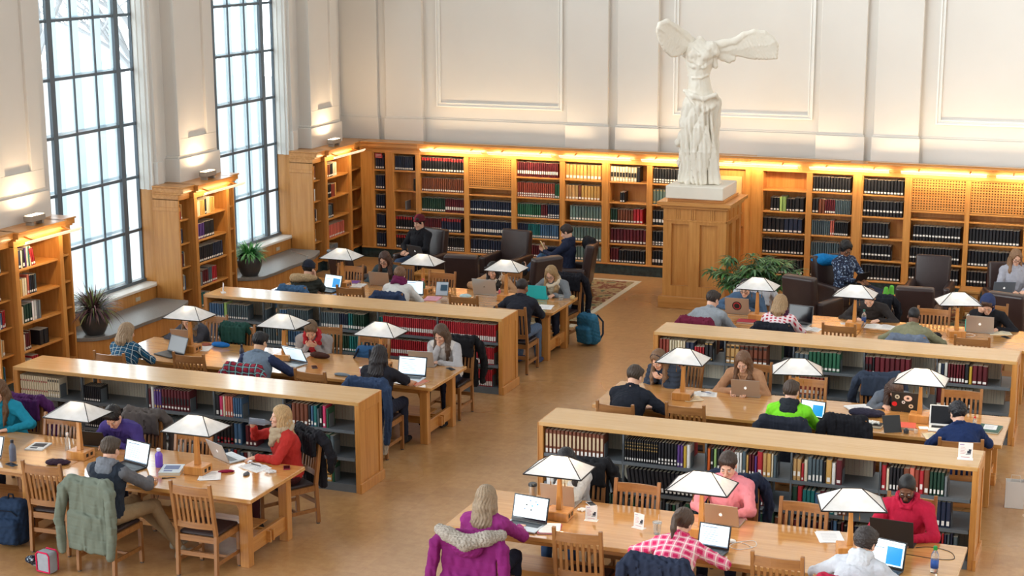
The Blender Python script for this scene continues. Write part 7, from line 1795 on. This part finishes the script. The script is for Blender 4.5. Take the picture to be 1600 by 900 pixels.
cup(-9.06, 18.38, 'small patterned drink cup near the black haired woman', clear=False, rgb=(210,150,160), straw=False, h=.08)
t = book_flat(-8.26, 18.22, -.25, .22, .28, .014, (196,96,50), 'orange edged notebook under the arm of the black haired woman', 'notebook'); papers(-8.36, 18.19, -.2, 'white sheet on the orange edged notebook', 1, z=TH+.015)
phone(-8.12, 18.98, .9, 'black phone beside the silver laptop at the aisle end', (24,24,28))
# farthest left table
papers(-11.48, 23.2, .15, 'white papers right of the first lamp, farthest left table', 3); book_flat(-11.62, 23.35, .2, .16, .22, .02, (110,60,150), 'purple book beside the first lamp on the farthest left table')
papers(-11.42, 22.72, .3, 'papers before the empty chair on the farthest left table', 2); lump(-11.5, 22.70, .2, (.09,.05,.025), (40,60,58), 'glove', 'glove', 'dark green glove on the papers of the farthest left table', z=TH+.006, seed=2)
bottle(-10.27, 22.98, (34,110,84), 'green bottle with a pink lid beside the middle lamp', .24, .034, cap_=(230,110,110))
st2 = thing('tablet', 'tablet in a blue cover propped up beside the green bottle', 'tablet', (-9.96, 22.98, TH), .2); m = MB(); m.obox((0,.02,.10), (.09,0,0), (0,.004,0), (0,.05,.09)); m.build('screen', mat('tablet_face', srgb(190,206,220), .2), st2); m = MB(); m.obox((0,.028,.10), (.095,0,0), (0,.003,0), (0,.052,.095)); m.obox((.03,.013,.12), (.05,0,0), (0,.002,0), (0,.022,.04)); m.build('cover', mat('tablet_cover', srgb(44,84,110), .5), st2)
papers(-10.0, 22.72, .1, 'pink topped notebook pile before the tablet', 4, rgb=(232,170,190)); lump(-9.56, 22.95, .2, (.09,.06,.03), (190,220,226), 'glove', 'gloves', 'pale blue and navy gloves on the farthest left table', seed=5)
bottle(-9.14, 23.06+.22, (220,90,110), 'small pink bottle beside the right lamp, farthest left table', .11, .018, cap_=(230,230,230))
cup(-8.16, 23.3, 'small glass jar before the blond woman in glasses', h=.07, straw=False); lump(-8.0, 23.38, .3, (.04,.03,.035), (196,170,120), 'pastry', 'pastry', 'small wrapped pastry at the aisle corner of the farthest left table', seed=7)
papers(-8.22, 22.75, .1, 'white sheet beside the elbow of the man in black', 2)
# near right table
mug(-5.42, 14.66, 'steel travel mug with a black lid left of the near lamp')
book_flat(-4.98, 13.92, .25, .21, .27, .012, (170,60,90), 'pink edged notebook before the empty chair, near right table', 'notebook'); papers(-4.98, 13.93, .3, 'white pages on the pink edged notebook', 2, z=TH+.013, w=.19, d=.25)
sign(-4.70, 14.30, TH, .05, 'small white card sign right of the first near right lamp'); sign(-4.22, 14.26, TH, -.35, 'small white card sign in the middle of the near right table')
phone(-4.84, 14.72, .7, 'white rimmed phone behind the first card sign', (236,236,238)); pen(-5.0, 14.70, .5, 'black pen beside the white rimmed phone')
lump(-4.86, 14.52, .3, (.05,.03,.012), (236,238,238), 'charger', 'charger', 'white charger with coiled cord beside the first near lamp', amp=.008)
cup(-4.02, 14.16, 'clear plastic cup with a straw left of the pink plaid shirt')
lump(-3.33, 14.18, .2, (.045,.03,.014), (240,240,240), 'charger', 'charger', 'white charger right of the pink plaid woman\'s laptop', amp=.001)
cable(spline([(-3.30,14.18,T_+.004), (-3.15,14.28,T_+.003), (-3.10,14.15,T_+.003), (-3.22,14.02,T_+.003), (-3.32,14.08,T_+.003), (-3.26,14.2,T_+.004), (-3.12,14.12,T_+.003)]), 'white cord looping beside the white charger', (238,238,236))
papers(-2.52, 14.62, .3, 'white notes beside the third near right lamp', 4)
bottle(-1.52, 14.08, (0,0,0), 'clear drink bottle with green cap and blue label', .24, .034, clear=True, cap_=(30,140,60), band=(30,80,160))
cable(spline([(-1.75,14.62,T_+.003), (-1.62,14.68,T_+.003), (-1.45,14.62,T_+.003), (-1.40,14.45,T_+.003), (-1.55,14.40,T_+.003), (-1.80,14.42,T_+.003), (-1.95,14.35,T_+.003)]), 'black charging cord curving across the right end of the near table')
phone(-1.72, 13.78, 1.0, 'phone beside the light grey hoodie', (210,210,212), edge=(210,210,212))
# middle right table
open_book(-4.82, 18.93, .2, 'open white notebook left of the tan sweater woman', name='notebook', rgb=(240,240,238)); pen(-4.80, 18.95, -.3, 'blue pen on the open notebook', (40,60,120), z=TH+.018)
papers(-4.92, 18.72, .6, 'tan paperback and sheets beside the first middle right lamp', 3, rgb=(226,206,172)); lump(-4.82+.0, 18.55, 0, (.04,.03,.02), (236,236,232), 'charger', 'charger', 'white plug beside the first middle right lamp base', amp=.002) if False else None
papers(-2.98, 18.92, .5, 'thick stack of white notes under the hands of the bent woman', 9, w=.26, d=.3); lump(-2.85, 18.66, .1, (.2,.09,.05), (40,40,60), 'bag', 'bag', 'dark blue cloth bag heaped before the stack of notes', seed=3)
book_flat(-2.36, 18.38, .1, .18, .22, .03, (206,80,60), 'red book lying in front of the lit lamp, middle right table'); book_flat(-2.36, 18.40, .1, .2, .24, .02, (90,80,76), 'grey book under the red one', z=TH-.0) if False else None
papers(-2.18, 18.42, .3, 'crumpled white tissue beside the red book', 2, w=.1, d=.1, lines=False)
book_flat(-2.72, 18.30, -.1, .2, .14, .03, (30,28,30), 'black pencil tray with white tissue, middle right table', 'tray'); lump(-2.72, 18.30, 0, (.07,.035,.015), (238,236,228), 'tissue', 'tissue', 'white tissue lying in the black tray', z=TH+.031, amp=.01)
t = thing('tablet', 'black tablet propped up before the red book', 'tablet', (-2.50, 18.16, TH), .5); m = MB(); m.obox((0,0,.09), (.10,0,0), (0,.005,0), (0,.045,.085)); m.build('tablet_body', black_pl, t); m = MB(); m.obox((0,.06,.07), (.02,0,0), (0,.003,0), (0,-.03,.07)); m.build('stand', black_pl, t)
bottle(-2.34, 18.16, (60,62,66), 'short dark ink jar near the propped tablet', .06, .03, cap_=(90,92,96)); bottle(-2.24, 18.2, (220,190,160), 'small cream jar beside the dark ink jar', .06, .022, cap_=(200,60,50))
open_book(-2.0, 18.16, .35, 'open cream paged book before the man in the navy shirt', rgb=(224,206,170), cover=(120,60,90))
book_flat(-1.50, 18.62, -.1, .24, .30, .016, (40,84,70), 'dark green binder at the right end of the middle right table', 'binder'); papers(-1.50, 18.66, -.1, 'white sheet on the dark green binder', 1, z=TH+.017, w=.14, d=.18)
bottle(-1.66, 18.60, (220,60,50), 'small red capped bottle beside the green binder', .14, .022, clear=True, cap_=(210,40,40))
sign(-1.54, 16.46, SH+.0005, .1, 'small white card sign on top of the near right low bookcase', 1.2); sign(-12.45, 20.80, SH+.0005, -.9, 'small white card sign at the window end of the second left low bookcase')
# farthest right table
bottle(-5.79, 23.1, (220,50,80), 'bright pink bottle left of the man in grey', .24, .034, cap_=(200,40,70))
book_flat(-5.22, 22.82, .05, .26, .2, .022, (170,34,60), 'red binder beside the first farthest right lamp', 'binder')
open_book(-4.3, 22.68, -.1, 'open white notebook right of the red check shirt', name='notebook', rgb=(240,240,238))
bottle(-3.65, 23.22, (0,0,0), 'clear water bottle with blue label before the red haired man', .22, .032, clear=True, cap_=(60,120,110), band=(30,60,120))
open_book(-3.42, 23.16, .0, 'thick open ring binder of white pages before the red haired man', rgb=(238,238,236), w=.2, d=.26, name='binder'); papers(-3.9, 23.2, .3, 'small white sheet left of the second farthest lamp', 1, w=.12, d=.12)
papers(-3.06, 22.66, .2, 'sheets under the arm of the man in khaki', 3); bottle(-2.25, 23.32, (40,180,176), 'turquoise bottle with grey lid beside the third farthest lamp', .24, .036, cap_=(190,196,200))
lump(-2.6, 22.80, .3, (.07,.05,.035), (34,34,40), 'headphone_case', 'case', 'black cord bundle on the farthest right table', seed=4, amp=.012)
open_book(-1.82, 23.35, .3, 'open book in the hand of the hooded reader', rgb=(226,212,180)); phone(-1.72, 23.12, .8, 'black phone at the right end of the farthest right table')
cable(spline([(-2.30,23.05,T_+.003), (-2.22,23.18,T_+.003), (-2.12,23.10,T_+.003), (-2.2,22.98,T_+.003), (-2.28,23.08,T_+.003)]), 'white cord coiled beside the third farthest right lamp', (236,236,234))
# yellow book read in the armchair
o_ = open_book(-9.62, 26.55, 2.0, 'yellow and grey paperback held open by the seated reader', z=.90, rgb=(226,216,190), cover=(214,176,40), w=.12, d=.20, rx=1.1)
# pillow-like blue jacket behind the man with headphones, dark coat behind the reader
lump(-4.86, 26.92, .3, (.26,.13,.10), (20,124,190), 'jacket', 'jacket', 'bright blue jacket bunched on the armchair top behind the headphones man', z=.84, seed=2)
lump(-8.86, 26.75, .3, (.12,.18,.12), (28,28,34), 'jacket', 'jacket', 'dark jacket heaped on the armchair behind the seated reader', z=.88, seed=3)
lump(-1.98, 26.85, .3, (.08,.08,.10), (200,30,50), 'cloth', 'cloth', 'red and white cloth beside the woman at the right edge', z=.62, seed=3) if False else None
# metal rod on the second window seat and under-table power cord
m = MB(); m.tube([(-14.0,26.3,.50), (-13.95,25.6,.72)], .008, n=8); m.cyl((-14.0,26.3,.456), (-14.0,26.3,.51), .02, n=10); tag(m.build('metal_rod', alu), 'thin grey metal rod leaning over the second window seat', 'rod')
cable(spline([(-9.2,14.0,.70), (-9.25,13.98,.45), (-9.15,14.0,.32), (-9.0,14.02,.36), (-8.92,14.02,.60), (-8.9,14.05,.70)]), 'black cord looping under the near left table')
